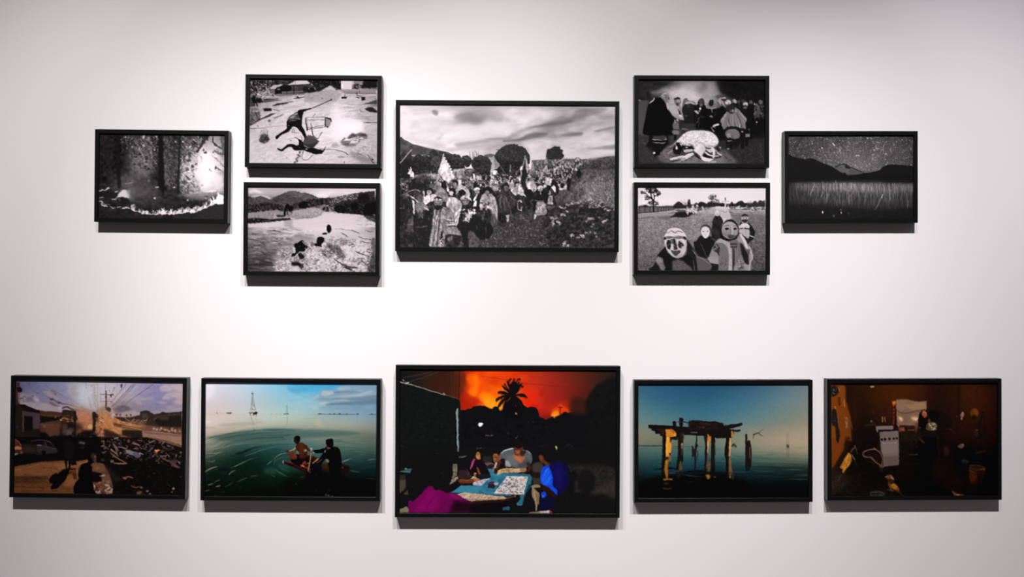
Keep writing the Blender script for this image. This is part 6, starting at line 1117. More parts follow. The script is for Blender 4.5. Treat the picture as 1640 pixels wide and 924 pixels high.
    p.line([720,280,660,400,570,500,480,535],[90,84,70,30],'14141a'); p.line([630,440,560,490,500,520],[10,12,8],'b4825c',.5,4); p.line([675,330,690,300,745,265],[8,14,6],'d8b090',.9,2)
    p.blob([690,300,740,260,800,245,870,250,910,300,930,400,935,520,915,700,860,830,760,830,745,600,700,440],'111115')
    p.blob([690,155,700,135,760,120,800,130,810,190,800,245,750,270,715,245,695,200],'15100f'); p.blob([700,240,730,245,760,265,720,290],'6a3c28',.8,3); p.line([715,265,760,268],8,'b88a68',.8,2)
    p.poly([700,430,735,445,745,480,720,490,690,470],'b08a68',.9,3); p.blob([630,530,720,520,745,570,700,610,640,600],'3c2014'); p.blob([640,540,700,530,720,570,660,580],'5a3018',.6,6)
    p.blob([480,520,600,500,630,620,560,660,460,640],'12161e'); p.line([480,640,540,660,640,640],20,'120f0f'); p.ell(445,635,14,12,'8a8a80',.8,3); p.ell(535,670,18,9,'7a847a',.7,3)
    p.blob([930,520,990,520,1055,560,1050,640,990,660,930,640],'2a1414',.9,6); p.ell(948,565,16,12,'7a4a42',.7,4)
    p.blob([400,640,700,620,960,680,960,900,420,900],'0c0f0d',.7,30)
    p.sheet(A, 9.625); lowm = p.area([0,800,700,760,1400,760,2700,830,2700,1900,0,1900], blur=60); c = lowm[..., None]
    p.img = np.clip(p.img*(1-.24*c)+.10*c*(p.img-.3), 0, 1)
    p.smudge(1.5)
    return p
def paint_game():
    p = Pic('game', (636, 590), 7.7, seed=11)
    A, B, C, D = (636, 590), (810, 590), (636, 705), (810, 705)
    p.grid([['141314','1c1716','2a1a15','4a1f12','c8330e','f04a0c','e03a10','c02f14','9c2a1a','78241a','5a2118','38201a','221c1a'],
            ['141314','201917','331b13','521f12','e0420c','f05a08','e8480e','cc2f12','a8281a','86221a','5e2018','3a1e18','1e1a18'],
            ['141314','241a16','3a1c12','5a2012','d8300c','f06a08','f0780c','d83010','b02416','8c2016','5c1c14','3a1c16','1c1918'],
            ['141314','241a16','3a1c12','5a2012','c02a10','e86008','f08a10','e02c10','a82014','a02412','581c14','341b16','1c1918']]+
           [['131313']*13]*7)
    p.sheet(A, 7.7)
    # fire glow
    p.blob([840,110, 900,70, 1000,60, 1030,180, 1000,300, 960,360, 880,350, 860,300, 900,220], 'fa5c06', .85, 14)
    p.blob([930,120, 990,100, 1000,200, 980,330, 900,345, 885,310, 940,230], 'ff7a0c', .7, 14)
    p.blob([780,300, 850,280, 900,330, 1000,380, 1040,420, 900,490, 790,505], 'b0200c', .75, 16)
    p.blob([1010,330, 1080,290, 1200,330, 1240,420, 1200,490, 1100,460, 1040,400], 'ff8410', .9, 16)
    p.blob([1080,380, 1200,370, 1240,450, 1180,495, 1110,470], 'ffa01c', .8, 14)
    p.blob([1010,60, 1180,80, 1350,60, 1386,200, 1250,230, 1150,200, 1050,150], 'd6330c', .6, 22)
    p.blob([1060,180, 1200,240, 1330,250, 1386,330, 1250,360, 1100,290], 'f0520a', .6, 18)
    p.poly([1240,420, 1386,380, 1386,560, 1240,560], 'ff9418', .7, 14)
    p.blob([780,60, 840,60, 850,200, 800,300, 775,320], '6a2010', .8, 14)
    p.tex(p.noise(120, 90, 4, 3), 9, p.area([790,50, 1800,50, 1800,540, 790,540], blur=30))
    p.line([1020,85, 1200,120, 1386,145], 4, '6a1808', .7)
    # dusky sky above the house, cables
    p.poly([300,45, 770,45, 770,390, 400,280], '361c12', .7, 40)
    p.line([75,110, 240,85, 420,42], 5, '4a4645', .8); p.line([150,165, 330,110, 500,46], 6, '454040', .8)
    p.line([662,45, 678,360], 5, '4a352b', .8); p.line([716,45, 698,360], 5, '4a352b', .8)
    p.line([765,45, 762,380], 12, '241612', .8)
    # dark house
    p.poly([0,165, 400,262, 740,375, 775,400, 785,500, 785,924, 0,924], '131414')
    p.line([30,165, 220,215, 420,275, 560,318], [12,9,8,7], 'a8a496', .95); p.line([560,318, 640,342, 740,372], [7,5,4], '7a6452', .9)
    p.blob([95,182, 120,170, 145,168, 135,192, 110,195], 'a8a494'); p.ell(78,145,8,7,'8a867a'); p.ell(96,158,6,5,'77736a')
    p.poly([545,320, 578,296, 598,332], '8f8464', .9)
    p.tex(p.noise(40, 40, 3, 5), 3, p.area([0,170,740,380,740,924,0,924], blur=20))
    p.sheet(A, 7.7)
    for x, y in [(290,680),(325,690),(295,720),(355,770),(330,830),(350,740),(310,840),(280,855),(550,720)]: p.ell(x,y,7,7,'2c2c2c',.8,3)
    # tree line
    p.poly([785,512, 850,512, 880,492, 905,498, 940,470, 985,460, 1050,458, 1100,470, 1125,480, 1140,498, 1180,498, 1190,475, 1225,468, 1255,495, 1270,520, 1310,518, 1386,430, 1386,960, 785,960], '111113')
    p.poly([1250,520,1386,520,1386,640,1250,640], '0c1020', .6, 18)
    p.sheet(B, 7.7)
    p.poly([0,430, 50,340, 120,335, 180,380, 215,450, 265,480, 320,472, 375,478, 400,520, 412,560, 410,590, 440,608, 490,635, 540,610, 560,600, 640,590, 680,560, 720,535, 780,548, 830,540, 900,535, 960,560, 1010,560, 1386,480, 1386,960, -20,960], '111113')
    p.poly([170,300, 260,250, 340,240, 420,300, 400,420, 330,470, 240,460], 'e8240c', .5, 30)
    p.poly([215,450, 265,480, 320,472, 375,478, 400,520, 412,560, 410,590, 490,635, 490,700, 100,700, 150,420], '111113')
    # second blaze
    p.blob([560,585, 580,500, 640,470, 680,440, 720,470, 790,520, 760,545, 720,530, 690,560, 640,585], 'f0480c', .95, 9)
    p.blob([560,588, 590,530, 640,520, 660,560, 620,590, 590,600], 'ffa21e', .95, 7)
    p.blob([500,540, 560,480, 680,400, 760,440, 800,520, 640,560], 'c82a10', .35, 20)
    p.line([672,470, 672,570], 9, '3a0f08'); p.line([645,478, 700,486], 7, '3a0f08')
    p.poly([560,598, 600,600, 640,585, 690,560, 720,537, 780,548, 800,620, 560,640], '111113')
    p.ell(598,605,9,6,'c86a2a')
    # smoke and the dark tree at right
    p.blob([800,400, 850,350, 930,360, 1000,420, 1000,560, 800,560], '2e1a14', .8, 20)
    p.poly([985,400, 1010,370, 1030,320, 1060,270, 1090,240, 1120,200, 1200,165, 1260,120, 1400,110, 1400,960, 985,960], '131314', .97, 14)
    p.tex(p.noise(60,60,3,4), 3, p.area([1000,300,1400,100,1400,700,1000,700], blur=30))
    p.line([165,180, 350,195, 560,215, 780,225], 4, '4c130a', .6)
    # palm
    p.sheet((796,590), 7.7)
    k = '100e10'
    def frond(a, w=9, L=34):
        q = np.array(a, float).reshape(-1, 2); c = spline(q, False, 5)
        p.line(a, [10, 8, 3], k)
        for i in range(1, len(c)):
            d = c[i]-c[i-1]; d = d/np.hypot(*d); n = np.array([-d[1], d[0]]); f = L*(0.5+0.5*np.sin(np.pi*min(1, .25+i/len(c)*.75)))
            for sg in (1, -1):
                e = c[i]+n*sg*f*.55+d*f*.5+np.array([0, f*.35]); p.line([*c[i], *e], [w, 2], k)
    for a in ([190,340, 150,280, 112,225, 95,190],[190,335,150,230,150,150,165,125],[200,330,215,220,250,140,285,130],[205,330,260,260,300,215,318,225],[170,345,110,330,50,300,15,295],
              [165,350,100,350,30,365,-12,392],[170,360,110,385,50,435,8,482],[180,370,150,420,110,480,78,520],[205,340,270,328,330,330,368,352],[215,350,260,380,300,430,322,480],[200,330,230,260,260,200,270,160],[190,340,175,250,200,170,210,130]): frond(a)
    p.blob([150,320, 150,250, 165,190, 215,160, 245,180, 270,210, 285,230, 265,290, 230,320, 200,360], k)
    p.line([190,340, 140,280, 90,240, 60,205], [20,30,22,6], k); p.line([180,340, 120,310, 60,290, 20,290], [18,30,26,6], k)
    p.line([170,345, 100,345, 30,360, -15,385], [14,26,30,6], k); p.line([170,345, 90,385, 40,430, 5,480], [14,32,30,6], k)
    p.line([180,340, 140,390, 100,450, 70,520], [16,40,40,20], k)
    p.line([200,340, 270,325, 330,330, 365,350], [14,24,34,8], k); p.line([190,345, 240,380, 290,410, 320,470], [16,34,34,20], k)
    p.line([200,330, 160,240, 130,170, 120,150], [20,30,24,8], k); p.line([200,330, 250,240, 300,190], [20,34,20], k)
    p.poly([150,340, 210,340, 260,420, 320,480, 320,640, 60,640, 80,520, 120,420], k)
    for a in [(80,290,70,320),(60,300,52,330),(30,360,20,392),(60,355,55,392),(30,440,45,460),(60,410,75,440),(330,330,330,362),(300,326,300,356)]: p.line(a, [7,3], k)
    p.line([125,410, 165,360], [3,7], 'c8501a', .8); p.ell(232,555,13,10,'c07a6a',.9); p.ell(232,460,6,9,'6a2a22',.7); p.line([270,400,310,490],[3,4],'6a2418',.6)
    # lamp in the dark, road marks
    p.sheet(A, 7.7)
    p.line([748,490, 738,540, 742,680, 750,924], [10,24,22,20], '7f9295'); p.line([757,520, 757,924], 4, '41565c', .9)
    p.blob([1003,690, 1015,674, 1050,674, 1064,686, 1045,695, 1025,718, 1010,710], 'f4f8f6'); p.ell(1035,700,14,10,'ffffff',.9)
    for x in (1095,1112,1130,1160,1175): p.ell(x, 827, 7, 6, '8a6660', .8)
    p.tex(p.noise(30, 20, 2, 8), 4, p.area([800,640,1900,640,1900,900,800,900], blur=40))
    p.sheet(B, 7.7)
    p.line([120,865, 150,835], [8,6], '5a5a5c', .8); p.ell(30,800,10,14,'303030',.8); p.ell(280,665,6,10,'2c2a2a'); p.ell(340,660,6,9,'2a2828')
    # ---- lower half
    p.sheet(C, 7.7)
    p.line([748,0, 754,130], [22,16], '7f9296'); p.poly([745,120,762,120,754,140],'5d6c70')
    p.line([760,212, 810,205, 860,190], [8,16,6], '5d6061'); p.line([400,188, 460,182, 515,184], [3,5,4], '454546'); p.ell(487,172,16,7,'77736e')
    p.line([30,70, 85,75], 5, '333333')
    p.poly([30,385, 90,370, 200,340, 185,405, 60,392], '35555a'); p.ell(105,352,16,8,'8fa6a4'); p.line([30,388,110,385,185,400],4,'6a8a8c')
    p.poly([25,430,95,425,110,480,105,580,40,650,25,660], '2e2723', .95, 4); p.poly([30,490,105,490,105,590,40,650,28,640], '524638', .8, 4); p.poly([80,660,145,600,145,670,90,672], '40382c')
    p.poly([690,300, 740,285, 740,440, 690,470, 655,490, 675,410], '6e6650'); p.poly([600,575, 660,490, 755,445, 755,470, 700,520], '857a66')
    p.tex(p.noise(14, 14, 2, 9), 26, p.area([690,300, 740,285, 755,470, 600,575, 660,480]))
    # table cloth
    p.poly([1120,345, 1180,355, 1200,400, 1386,400, 1740,430, 1660,440, 1650,540, 1386,690, 900,650, 655,645, 770,560, 1010,560, 1150,460, 1090,410], '2f7288')
    p.sheet(D, 7.7)
    p.poly([-60,395, 240,415, 325,435, 320,500, 280,560, 230,690, 200,800, 150,810, 130,790, 180,720, 170,670, -150,660], '2c6478')
    p.line([200,790, 160,800, 145,780], 16, '3f7f90', .7); p.poly([225,690,275,590,330,500,320,560,260,640,235,700],'183c48')
    p.poly([0,815,40,815,35,860,0,865], '2c5a6e')
    p.sheet(C, 7.7)
    p.mul(p.noise(60, 30, 3, 4, 20), .18, p.area([1120,345, 1386,400, 1386,690, 655,645, 1010,560]))
    p.poly([1310,835,1386,820,1386,860,1310,862], '275a70')
    p.poly([660,640, 780,560, 1020,565, 1040,600, 1000,640, 760,655], '3a8aa0', .55, 8)
    # paper cards, front
    p.poly([735,665, 830,645, 1060,665, 1320,695, 1386,735, 1200,760, 1100,790, 960,765, 840,725], 'c4a78c')
    p.poly([860,725, 960,730, 1150,735, 1110,790, 960,765], 'b49478', .8); p.line([840,722, 1130,735], 4, '4a3c34'); p.line([958,765, 975,730], 5, '4a3830')
    p.scatter([770,665, 1300,700, 1290,725, 830,700], 110, 34, 6, -35, ['8a6a52','e4cdb4','6e5444','d8bfa6'], .7)
    p.scatter([860,735, 1120,740, 1100,775, 960,758], 40, 22, 5, -35, ['7a5a48','e0c4a8'], .6)
    # child hand cards
    p.poly([930,515, 1150,462, 1035,560, 935,555], 'b8b0c4'); p.scatter([950,520,1130,475,1030,548,945,545], 50, 16, 5, 10, ['7a7488','efe8f4','665a70'], .7)
    p.poly([890,465, 950,445, 1000,470, 900,480], 'c0b090')
    p.poly([1245,370, 1330,345, 1386,345, 1386,400, 1290,405, 1240,430, 1235,410], 'c8a274'); p.scatter([1260,370,1386,350,1386,395,1280,400], 46, 20, 6, -50, ['8a6844','ecd0a0','6a4c34'], .8)
    # the big board of pictures
    p.sheet((772,705), 7.7)
    p.poly([145,655, 308,445, 568,445, 512,668, 500,672, 150,660], 'cfc6c2'); p.line([150,660, 505,672], 5, '6a4a34', .9)
    M = p.area([165,645, 312,455, 556,455, 500,655])
    p.scatter(None, 150, 11, 11, 20, ['4a4248','7a6a6c','3a4468','8a4a40','5a5a50','2e2a30'], .75, 60, M); p.scatter(None, 60, 14, 10, 30, ['f0e8ea','e4d8d4'], .8, 60, M)
    p.line([330,660, 435,455], 4, '3e383c'); p.line([255,540, 530,545], 3, '8a8084', .6)
    p.poly([455,470,540,475,535,500,450,490], 'd08a84', .5, 4)
    # small box
    p.sheet(C, 7.7)
    p.poly([1120,535, 1140,510, 1190,505, 1215,530, 1205,595, 1115,590], '2a1c28'); p.poly([1130,520,1190,510,1190,545,1130,540], '4c2a4e'); p.poly([1190,530, 1250,520, 1240,550, 1200,555], 'a8a8a0')
    # magenta shirt and dark head
    p.poly([140,890, 140,750, 230,735, 300,660, 350,580, 440,560, 520,610, 640,660, 680,700, 840,730, 960,780, 960,890], '6a064c')
    p.poly([170,890, 260,740, 360,610, 460,600, 520,650, 480,890], '85055c', .8, 25)
    p.poly([620,650, 720,655, 840,735, 760,740, 660,700], '8c0e62', .9, 8)
    for q in ([380,590,300,740,190,860],[520,650,420,740,350,880],[640,720,560,800,520,885]): p.line(q, [4,14,6], '4c0438', .5, 5)
    p.poly([700,740, 880,760, 960,800, 1300,890, 640,890], '170c12', .9, 20)
    p.blob([150,700, 130,540, 170,380, 260,250, 420,170, 560,190, 660,290, 690,420, 640,560, 600,600, 540,600, 480,620, 420,560, 350,580, 290,660, 210,740], '121213')
    for i in range(14):
        p.line([225+i*10, 640-i*8, 185+i*14, 770-i*13], [22,3], '121213', .8, 3)
    p.line([545,390, 570,430, 555,480], 8, '2a1a16', .8)
    p.poly([640,560,760,500,790,560,660,645,600,600], '121213')
    p.poly([28,850, 120,815, 140,850, 140,890, 30,895], '7a7256')
    # dark girl leaning, orange arm
    p.poly([750,250, 880,240, 900,330, 900,480, 760,480, 745,420], '121214'); p.blob([760,380, 830,370, 900,410, 920,470, 780,485], '2c2224'); p.line([860,370, 890,410, 870,430], 8, '7a2a52', .8)
    p.line([770,505, 840,512, 930,505, 1000,485], [40,44,36,24], '6a3018'); p.line([780,490, 900,492, 960,480], [8,10,8], 'a85a2c', .7); p.line([780,535,860,545,930,528],16,'2a140c',.8)
    p.blob([940,490, 1000,470, 1018,485, 990,510], 'b06a3e')
    # girl with pink strap
    p.blob([905,330, 930,240, 970,220, 1040,240, 1080,300, 1120,350, 1140,440, 1060,450, 980,400, 920,380], '140f13')
    p.blob([950,200, 940,150, 970,110, 1030,105, 1065,150, 1060,230, 1030,250, 980,240], '17110f'); p.blob([970,200, 985,150, 1015,150, 1028,190, 1018,238, 985,228], 'a5683e'); p.ell(996,210,20,16,'c98a58',.8); p.ell(1000,172,16,8,'6a3c26',.8)
    p.line([950,240, 930,290, 905,350], [22,26,12], 'b03a74'); p.line([990,340, 1010,400, 1020,410], [16,26,20], '7a4226'); p.ell(962,410,16,14,'b8805a'); p.line([955,420,960,450],18,'a06a48')
    for x, y in ((985,105),(1000,96),(1020,100),(1036,95)): p.ell(x, y, 5, 7, '555555')
    p.blob([1000,420,1120,420,1150,455,1040,475], '1a1820')
    # small face and sleeve
    p.ell(1225,180,45,36,'17110e'); p.blob([1180,190, 1195,170, 1230,165, 1250,200, 1240,260, 1205,275, 1185,240], '8a5034'); p.ell(1215,250,20,26,'a86040',.9); p.ell(1210,210,22,7,'4a2418',.8)
    p.blob([1080,290, 1120,265, 1180,280, 1190,310, 1130,320], '6a4c48'); p.poly([1090,320,1180,290,1200,340,1110,350], '2a1c20')
    p.poly([1060,200,1160,190,1170,270,1070,280], '2a2829', .8, 6)
    # woman in grey: arms, blouse, face
    p.sheet((796,705), 7.7)
    g = '55595c'
    p.line([130,160, 60,190, -10,260], [60,58,40], '7a4024'); p.line([110,120, 20,230], [10,8], 'c07a4a', .7, 3)
    p.blob([30,215, 60,150, 110,115, 190,100, 240,140, 300,130, 390,140, 430,190, 425,270, 380,310, 330,350, 180,330, 110,290, 90,230], g)
    p.poly([100,255, 140,250, 170,300, 170,330, 105,325], '9aa0a0', .9, 4); p.line([50,160, 110,118, 200,102], [8,14,10], 'c8d0d2', .9, 2); p.line([300,118, 370,130, 415,165], [8,12,8], '8a979c', .9, 2)
    p.blob([120,210,180,180,240,240,240,310,160,290], '6a6e70', .7, 10); p.blob([330,250,400,240,390,300,330,340,260,330], '3c4042', .7, 10)
    p.blob([195,200, 215,175, 260,200, 320,195, 345,215, 325,255, 280,280, 235,240], 'a85c3e'); p.blob([210,200,250,200,300,230,280,262,240,235], 'c07248', .7, 8)
    p.blob([205,110, 215,60, 265,40, 310,60, 318,120, 300,165, 260,188, 225,170], '5a2e1c'); p.blob([225,120, 250,130, 262,175, 235,160], 'a05834', .9, 4); p.blob([268,130,290,128,285,165,268,175],'94502e',.9,4); p.line([262,125,264,158],7,'c88a60',.9,2)
    p.line([222,118,252,120],6,'2a140c'); p.line([272,120,302,118],6,'2a140c'); p.ell(262,58,60,44,'151011'); p.ell(258,15,26,24,'131113'); p.blob([290,140,355,120,345,170,300,200],'24140f',.8,5)
    p.line([385,290, 400,360, 330,385], [40,36,20], '3c2018'); p.poly([105,340, 330,350, 340,390, 240,400, 105,395], 'bf9c74'); p.scatter([110,350,320,355,320,390,110,390], 60, 18, 6, -60, ['8a6844','ead0a4','7a5640'], .8)
    p.blob([295,370, 330,345, 360,350, 345,390, 310,395], '9a6a50')
    # forearm with cuff reaching down
    p.sheet(C, 7.7)
    p.line([1270,270, 1240,330, 1210,390], [36,30,30], '4a2818'); p.line([1222,285, 1205,345], [24,30], 'b8a59a'); p.blob([1190,350, 1225,345, 1240,390, 1215,415, 1190,395], '2a1c1a'); p.blob([1180,340,1200,345,1195,390,1182,380],'8a6a58')
    # arm at the near edge
    p.sheet((740,705), 7.7)
    p.line([140,770, 300,765, 480,745, 560,730, 600,700, 640,690], [46,50,40,34,24,16], '2c1712'); p.line([480,740, 560,715, 640,690], [6,10,6], '9a5a42', .8); p.ell(655,690,9,8,'9a9a98')
    p.poly([100,790,560,750,560,890,100,890], '100d10', .95, 10)
    p.poly([500,830,580,815,575,860,500,862], '28586c', .9)
    # woman in blue
    p.sheet(D, 7.7)
    p.blob([340,290, 420,270, 470,330, 440,390, 350,395, 325,340], '4a4440', .7, 6); p.poly([330,440,430,450,440,540,340,540],'3a3330',.9,5)
    p.blob([320,400,420,400,470,440,380,470,310,440], '221410')
    p.blob([400,160, 420,70, 500,40, 560,90, 570,200, 540,270, 460,260, 420,220], '151113'); p.line([430,85,470,62,515,60],6,'2c2828',.8); p.blob([410,215,425,180,460,200,480,250,540,280,600,290,590,340,540,350,480,290,430,270], '5a2e1c'); p.blob([418,205,440,190,455,225,440,250], '6a3a24')
    p.blob([540,290, 640,260, 740,300, 780,420, 770,560, 700,650, 640,690, 560,620, 540,450], '120e3c', .95, 8); p.blob([600,330,680,300,720,420,690,600,620,600,590,450], '1a125e', .7, 22)
    p.blob([430,410, 470,330, 520,310, 555,370, 580,470, 580,560, 630,610, 630,680, 600,680, 540,590, 480,570, 440,520], '1446d0'); p.blob([450,450,510,340,550,420,560,520,500,560,445,520], '2264f2', .8, 8)
    for q in ([440,410,500,340,530,320],[450,540,540,420,555,390],[500,570,570,480,575,450],[470,480,530,370],[520,580,575,520]): p.line(q, [5,9,4], '0a2c9a', .7, 2)
    p.line([470,430,520,350],[4,9],'4a86ff',.7,2); p.line([505,545,560,460],[4,8],'3f7cff',.6,2)
    p.blob([440,650, 490,640, 500,690, 460,715, 440,695], '1b3fc4'); p.ell(460,692,9,12,'5a8cff',.8,2)
    p.line([330,560, 430,570, 520,620, 600,680], [40,60,64,50], '26140f'); p.poly([415,720, 600,690, 600,860, 415,860], '110f2c')
    p.blob([320,560, 400,545, 420,580, 350,590, 330,620], '8a7462'); p.poly([318,600, 345,590, 410,650, 415,700, 405,800, 390,780, 385,870, 370,870, 365,770, 325,690], '8a7456'); p.line([335,600,360,690,375,860],[4,10,6],'b49a7a',.8,2); p.line([400,660,400,790],6,'5a4836',.8); p.line([380,650,385,760],6,'4c3c2e',.8)
    p.poly([292,890, 420,875, 540,862, 570,880, 560,905, 295,908], '9a7a62'); p.poly([420,878,530,868,535,900,430,902], 'c8c4c8', .9); p.poly([540,862,572,880,565,905,540,900],'7a3420')
    for x in (325,350,375,445,470,500): p.line([x,885,x-6,903], 5, '5a4a48', .8)
    p.blob([612,85, 622,70, 634,90, 628,118, 618,105], 'a8a468'); p.ell(621,80,5,8,'e0dc9a'); p.line([730,70,790,55,830,90,820,120],6,'333130',.8,3)
    # dim shapes at right
    p.blob([770,310, 900,300, 1340,360, 1340,780, 1080,680, 1000,640, 860,660, 840,560, 880,420], '242120', .95, 22)
    p.blob([1070,650, 1180,560, 1340,480, 1340,720, 1220,700, 1120,690], '302b28', .9, 16)
    p.tex(p.noise(24, 20, 3, 15), 9, p.area([770,310,1340,330,1340,780,850,660], blur=15))
    p.blob([900,420, 980,370, 1060,390, 1100,480, 1090,600, 1020,650, 930,640, 890,540], '151414', .95, 10); p.blob([790,410,870,390,890,450,850,520,840,640,790,640], '131212', .95, 8); p.blob([1080,680,1200,660,1340,740,1340,900,700,900,850,680,1000,650], '141314', .9, 14)
    p.line([770,310,800,360,810,390],8,'3a3634',.6,4)
    p.warp(4, 30, octaves=2); p.smudge(1.8)
    return p
def paint_pier():
    p = Pic('pier', (1018, 610), 9.625, seed=9)
    A, B, C, D = (1018, 610), (1156, 610), (1018, 704), (1156, 704)
    p.grid([['2f5c78','275474','224f70','1e4c6c','214f6e','2c566e','3c6076','556e80','6a7680'],
            ['37647c','2b5c7a','265876','225472','2a5a76','36627c','466c80','5c7884','72807f'],
            ['43707e','35667c','2c5f7a','2a5f7a','326682','3e6c82','527682','687f84','7a8682'],
            ['547a80','457280','3a6c7e','366a80','3c6e84','4c7684','5e7e82','71847e','84887c'],
            ['667e7a','587a7c','4a747c','44707c','507880','5e7e80','6e837c','80867a','928c78'],
            ['7a7e6c','6e7c70','627872','607a74','6c8078','7c8678','8a8876','9a907a','a6967c'],
            ['7a7662','70745f','687362','68766a','768070','8a8872','9c9078','aa987e','b29c80'],
            ['4a6460','4a6762','486862','4e6c66','5e766c','74806e','868670','948c74','a09478'],
            ['34504e','2c5454','285456','2c565a','34585a','42605a','52685a','5e6c5a','6c7260'],
            ['1c3a40','18404a','163c48','183c46','183a42','1e3e42','243e3e','263a38','2c3c38'],
            ['101c1e','0e1a1c','0c1214','0c1416','0e1c20','10242a','10242a','10201f','131f20'],
            ['0e1010','0d0e0d','0c0c0b','0c0c0b','0c0e0e','0d1414','0d1414','0e1213','0e1112'],
            ['101010','0e0e0d','0c0c0b','0c0c0b','0b0c0c','0c0e0e','0c0e0e','0d0f0f','0e1010']])
    p.tex(p.noise(12,12,2,4), 3)
    S = p.rng
    # water streaks
    p.sheet(C, 9.625)
    for k in range(150):
        y = 120+500*S.random()**1.2; x = S.random()*2700; f = (y-120)/500
        c = ['6f8076','10282c','2c5a60','0a1c20'][k%4]
        if x > 1500: c = ['8f927c','4c5c50','2a4444','10282a'][k%4]
        p.line([x,y,x+60+90*f,y-3+6*S.random(),x+160+220*f,y+2],[2,5+9*f,2],c,.26,3)
    p.sheet(D, 9.625)
    for q,w,c,a in [([480,190,760,205,1000,225,1340,240],[6,12,10,8],'6e705a',.7),([480,250,800,275,1340,300],[8,14,8],'5c6854',.6),([170,250,480,275,760,295,1000,300],[8,16,10,4],'33514c',.6),([480,330,800,340,1340,360],[6,12,6],'7c8468',.45),
        ([500,360,700,330,900,350],[8,20,8],'51705e',.4),([470,420,700,420,900,430,1340,440],[12,22,14,10],'16302f',.7),([480,470,620,490,800,485],[8,16,6],'4c625a',.5),([500,540,700,530,1000,560],[14,26,12],'0e2426',.6),([820,600,1000,580,1340,560],[6,12,6],'1c3634',.6),([220,600,400,610,600,580],[6,12,6],'20444a',.5),([200,430,300,425,400,430],[8,16,6],'1c3a54',.5)]: p.line(q,w,c,a,5)
    p.blob([0,610,300,600,700,640,1345,690,1345,910,0,910],'0b0c0b',.55,40)
    # hazy far shore, right: tiny masts
    for x in range(470,1340,22):
        if S.random()<.6: p.line([x,60+S.random()*40,x,112],4,'8a8470',.45)
    p.line([470,112,1340,116],5,'98907a',.5); p.line([160,110,360,112],5,'80867c',.5)
    p.sheet(C, 9.625)
    p.line([50,95,200,98,420,102],[14,14,8],'2c3430',.95,1.5); p.line([420,104,880,107,1060,108],[8,7,4],'3a443e',.85,1.5)
    for x in range(60,410,26): p.ell(x, 92, 13, 6, '2c3430', .8)
    # small far platform
    p.sheet(D, 9.625)
    for x in (1000,1026): p.line([x,-100,x,300],[5,5],'54544a',.75)
    p.poly([990,80,1040,80,1036,128,1000,128],'50493c'); p.line([1002,130,1000,300],4,'3c4440',.6); p.line([1024,130,1026,300],4,'3c4440',.6)
    # reflection darkness below the deck
    p.sheet(C, 9.625)
    p.blob([60,700,240,600,420,560,800,520,1386,520,1560,600,1700,640,1700,920,60,920],'0b0a08',.9,22)
    for q,w in [([280,460,500,440,640,450],[10,30,10]),([720,510,900,485,1100,495,1386,515],[10,34,26,10]),([400,560,700,575,1000,560],[14,40,14]),([300,600,500,580,620,610],[10,30,14]),([260,660,420,640,560,660],[10,30,14])]: p.line(q,w,'0d0f0d',.85,5)
    for q,w,c in [([510,520,560,515,620,522],[6,12,6],'5f7074'),([720,540,860,560,1010,570],[5,10,4],'3c6a6c'),([800,650,850,655,890,645],[4,9,4],'2e4448'),([640,495,680,520],[6,10],'40383c')]: p.line(q,w,c,.8,3)
    # piles and their reflections
    w='17120e'
    def pile(x0,x1,y0,y1,c=w,a=1): p.poly([x0,y0,x1,y0,x1-4,y1,x0-10,y1],c,a,1.5)
    pile(415,470,-60,470); p.poly([405,300,460,300,440,600,395,600],'14110d',.95,4)
    p.poly([468,-60,522,-60,545,20,552,100,545,205,515,260,462,262],'e8942a'); p.poly([468,-60,500,-60,490,200,465,258],'f6a83c',.8,3); p.poly([515,-60,545,-50,550,60,520,40],'8a4c14',.8,3); p.poly([512,205,545,205,540,240,515,240],'2a1a10',.95,2)
    p.poly([455,262,510,262,508,315,455,310],'2a1f16'); p.poly([412,270,455,270,455,315,410,312],'10182c',.9,3)
    p.blob([460,318,510,315,500,380,495,440,500,520,495,590,475,600,455,540,440,460,450,390],'b86c1e',.95,3); p.line([478,330,468,430,478,560],[18,22,12],'d8862a',.7,4); p.blob([515,220,545,260,550,310,525,345,510,310],'9a5c2a',.8,3); p.line([505,345,540,350,535,375],10,'3a1c0e',.8)
    p.blob([425,610,460,598,520,600,570,605,560,625,500,622,440,630],'a87a40',.9,3); p.blob([430,670,480,660,520,670,500,690,440,690],'5c4220',.6,6); p.blob([420,740,480,745,560,745,540,765,430,765],'54300f',.8,4)
    pile(655,735,-60,340); p.poly([640,300,720,300,700,470,625,470],'15120f',.95,5); p.poly([698,60,722,40,738,80,725,150,700,140],'7a5a44',.95,3); p.ell(715,70,12,18,'b08a70',.8,2); p.poly([700,150,725,150,722,235,700,235],'3c3430',.9,3)
    p.blob([665,470,680,340,700,340,715,420,715,465],'6e5428',.9,5); p.blob([640,520,690,480,720,500,700,560,650,600],'2c2010',.8,8)
    # thin posts
    p.line([940,-40,938,20,930,90],[14,18,22],'1c1614'); p.ell(940,95,26,22,'1a1413'); p.line([930,110,920,200,925,260],[34,30,26],'221817'); p.line([868,95,880,130,885,250],[10,26,34],'231917'); p.line([905,150,900,240],16,'241a18'); p.line([955,170,955,260],12,'231a19')
    p.line([920,260,918,420,895,590],[34,30,16],'141b26',.9,4); p.line([870,255,870,320],[10,8],'1a2426',.8,3); p.line([950,260,955,320],[10,6],'18222a',.7,3)
    pile(1072,1108,-60,400); p.poly([1060,380,1110,380,1095,520,1065,520],'15110e',.95,5); p.poly([1106,-60,1135,-60,1128,80,1112,215,1104,215],'e09a52'); p.poly([1118,-60,1160,-60,1165,10,1130,15],'b06a34',.9,3); p.poly([1100,230,1118,220,1108,330,1095,350],'6c3c22',.9,4)
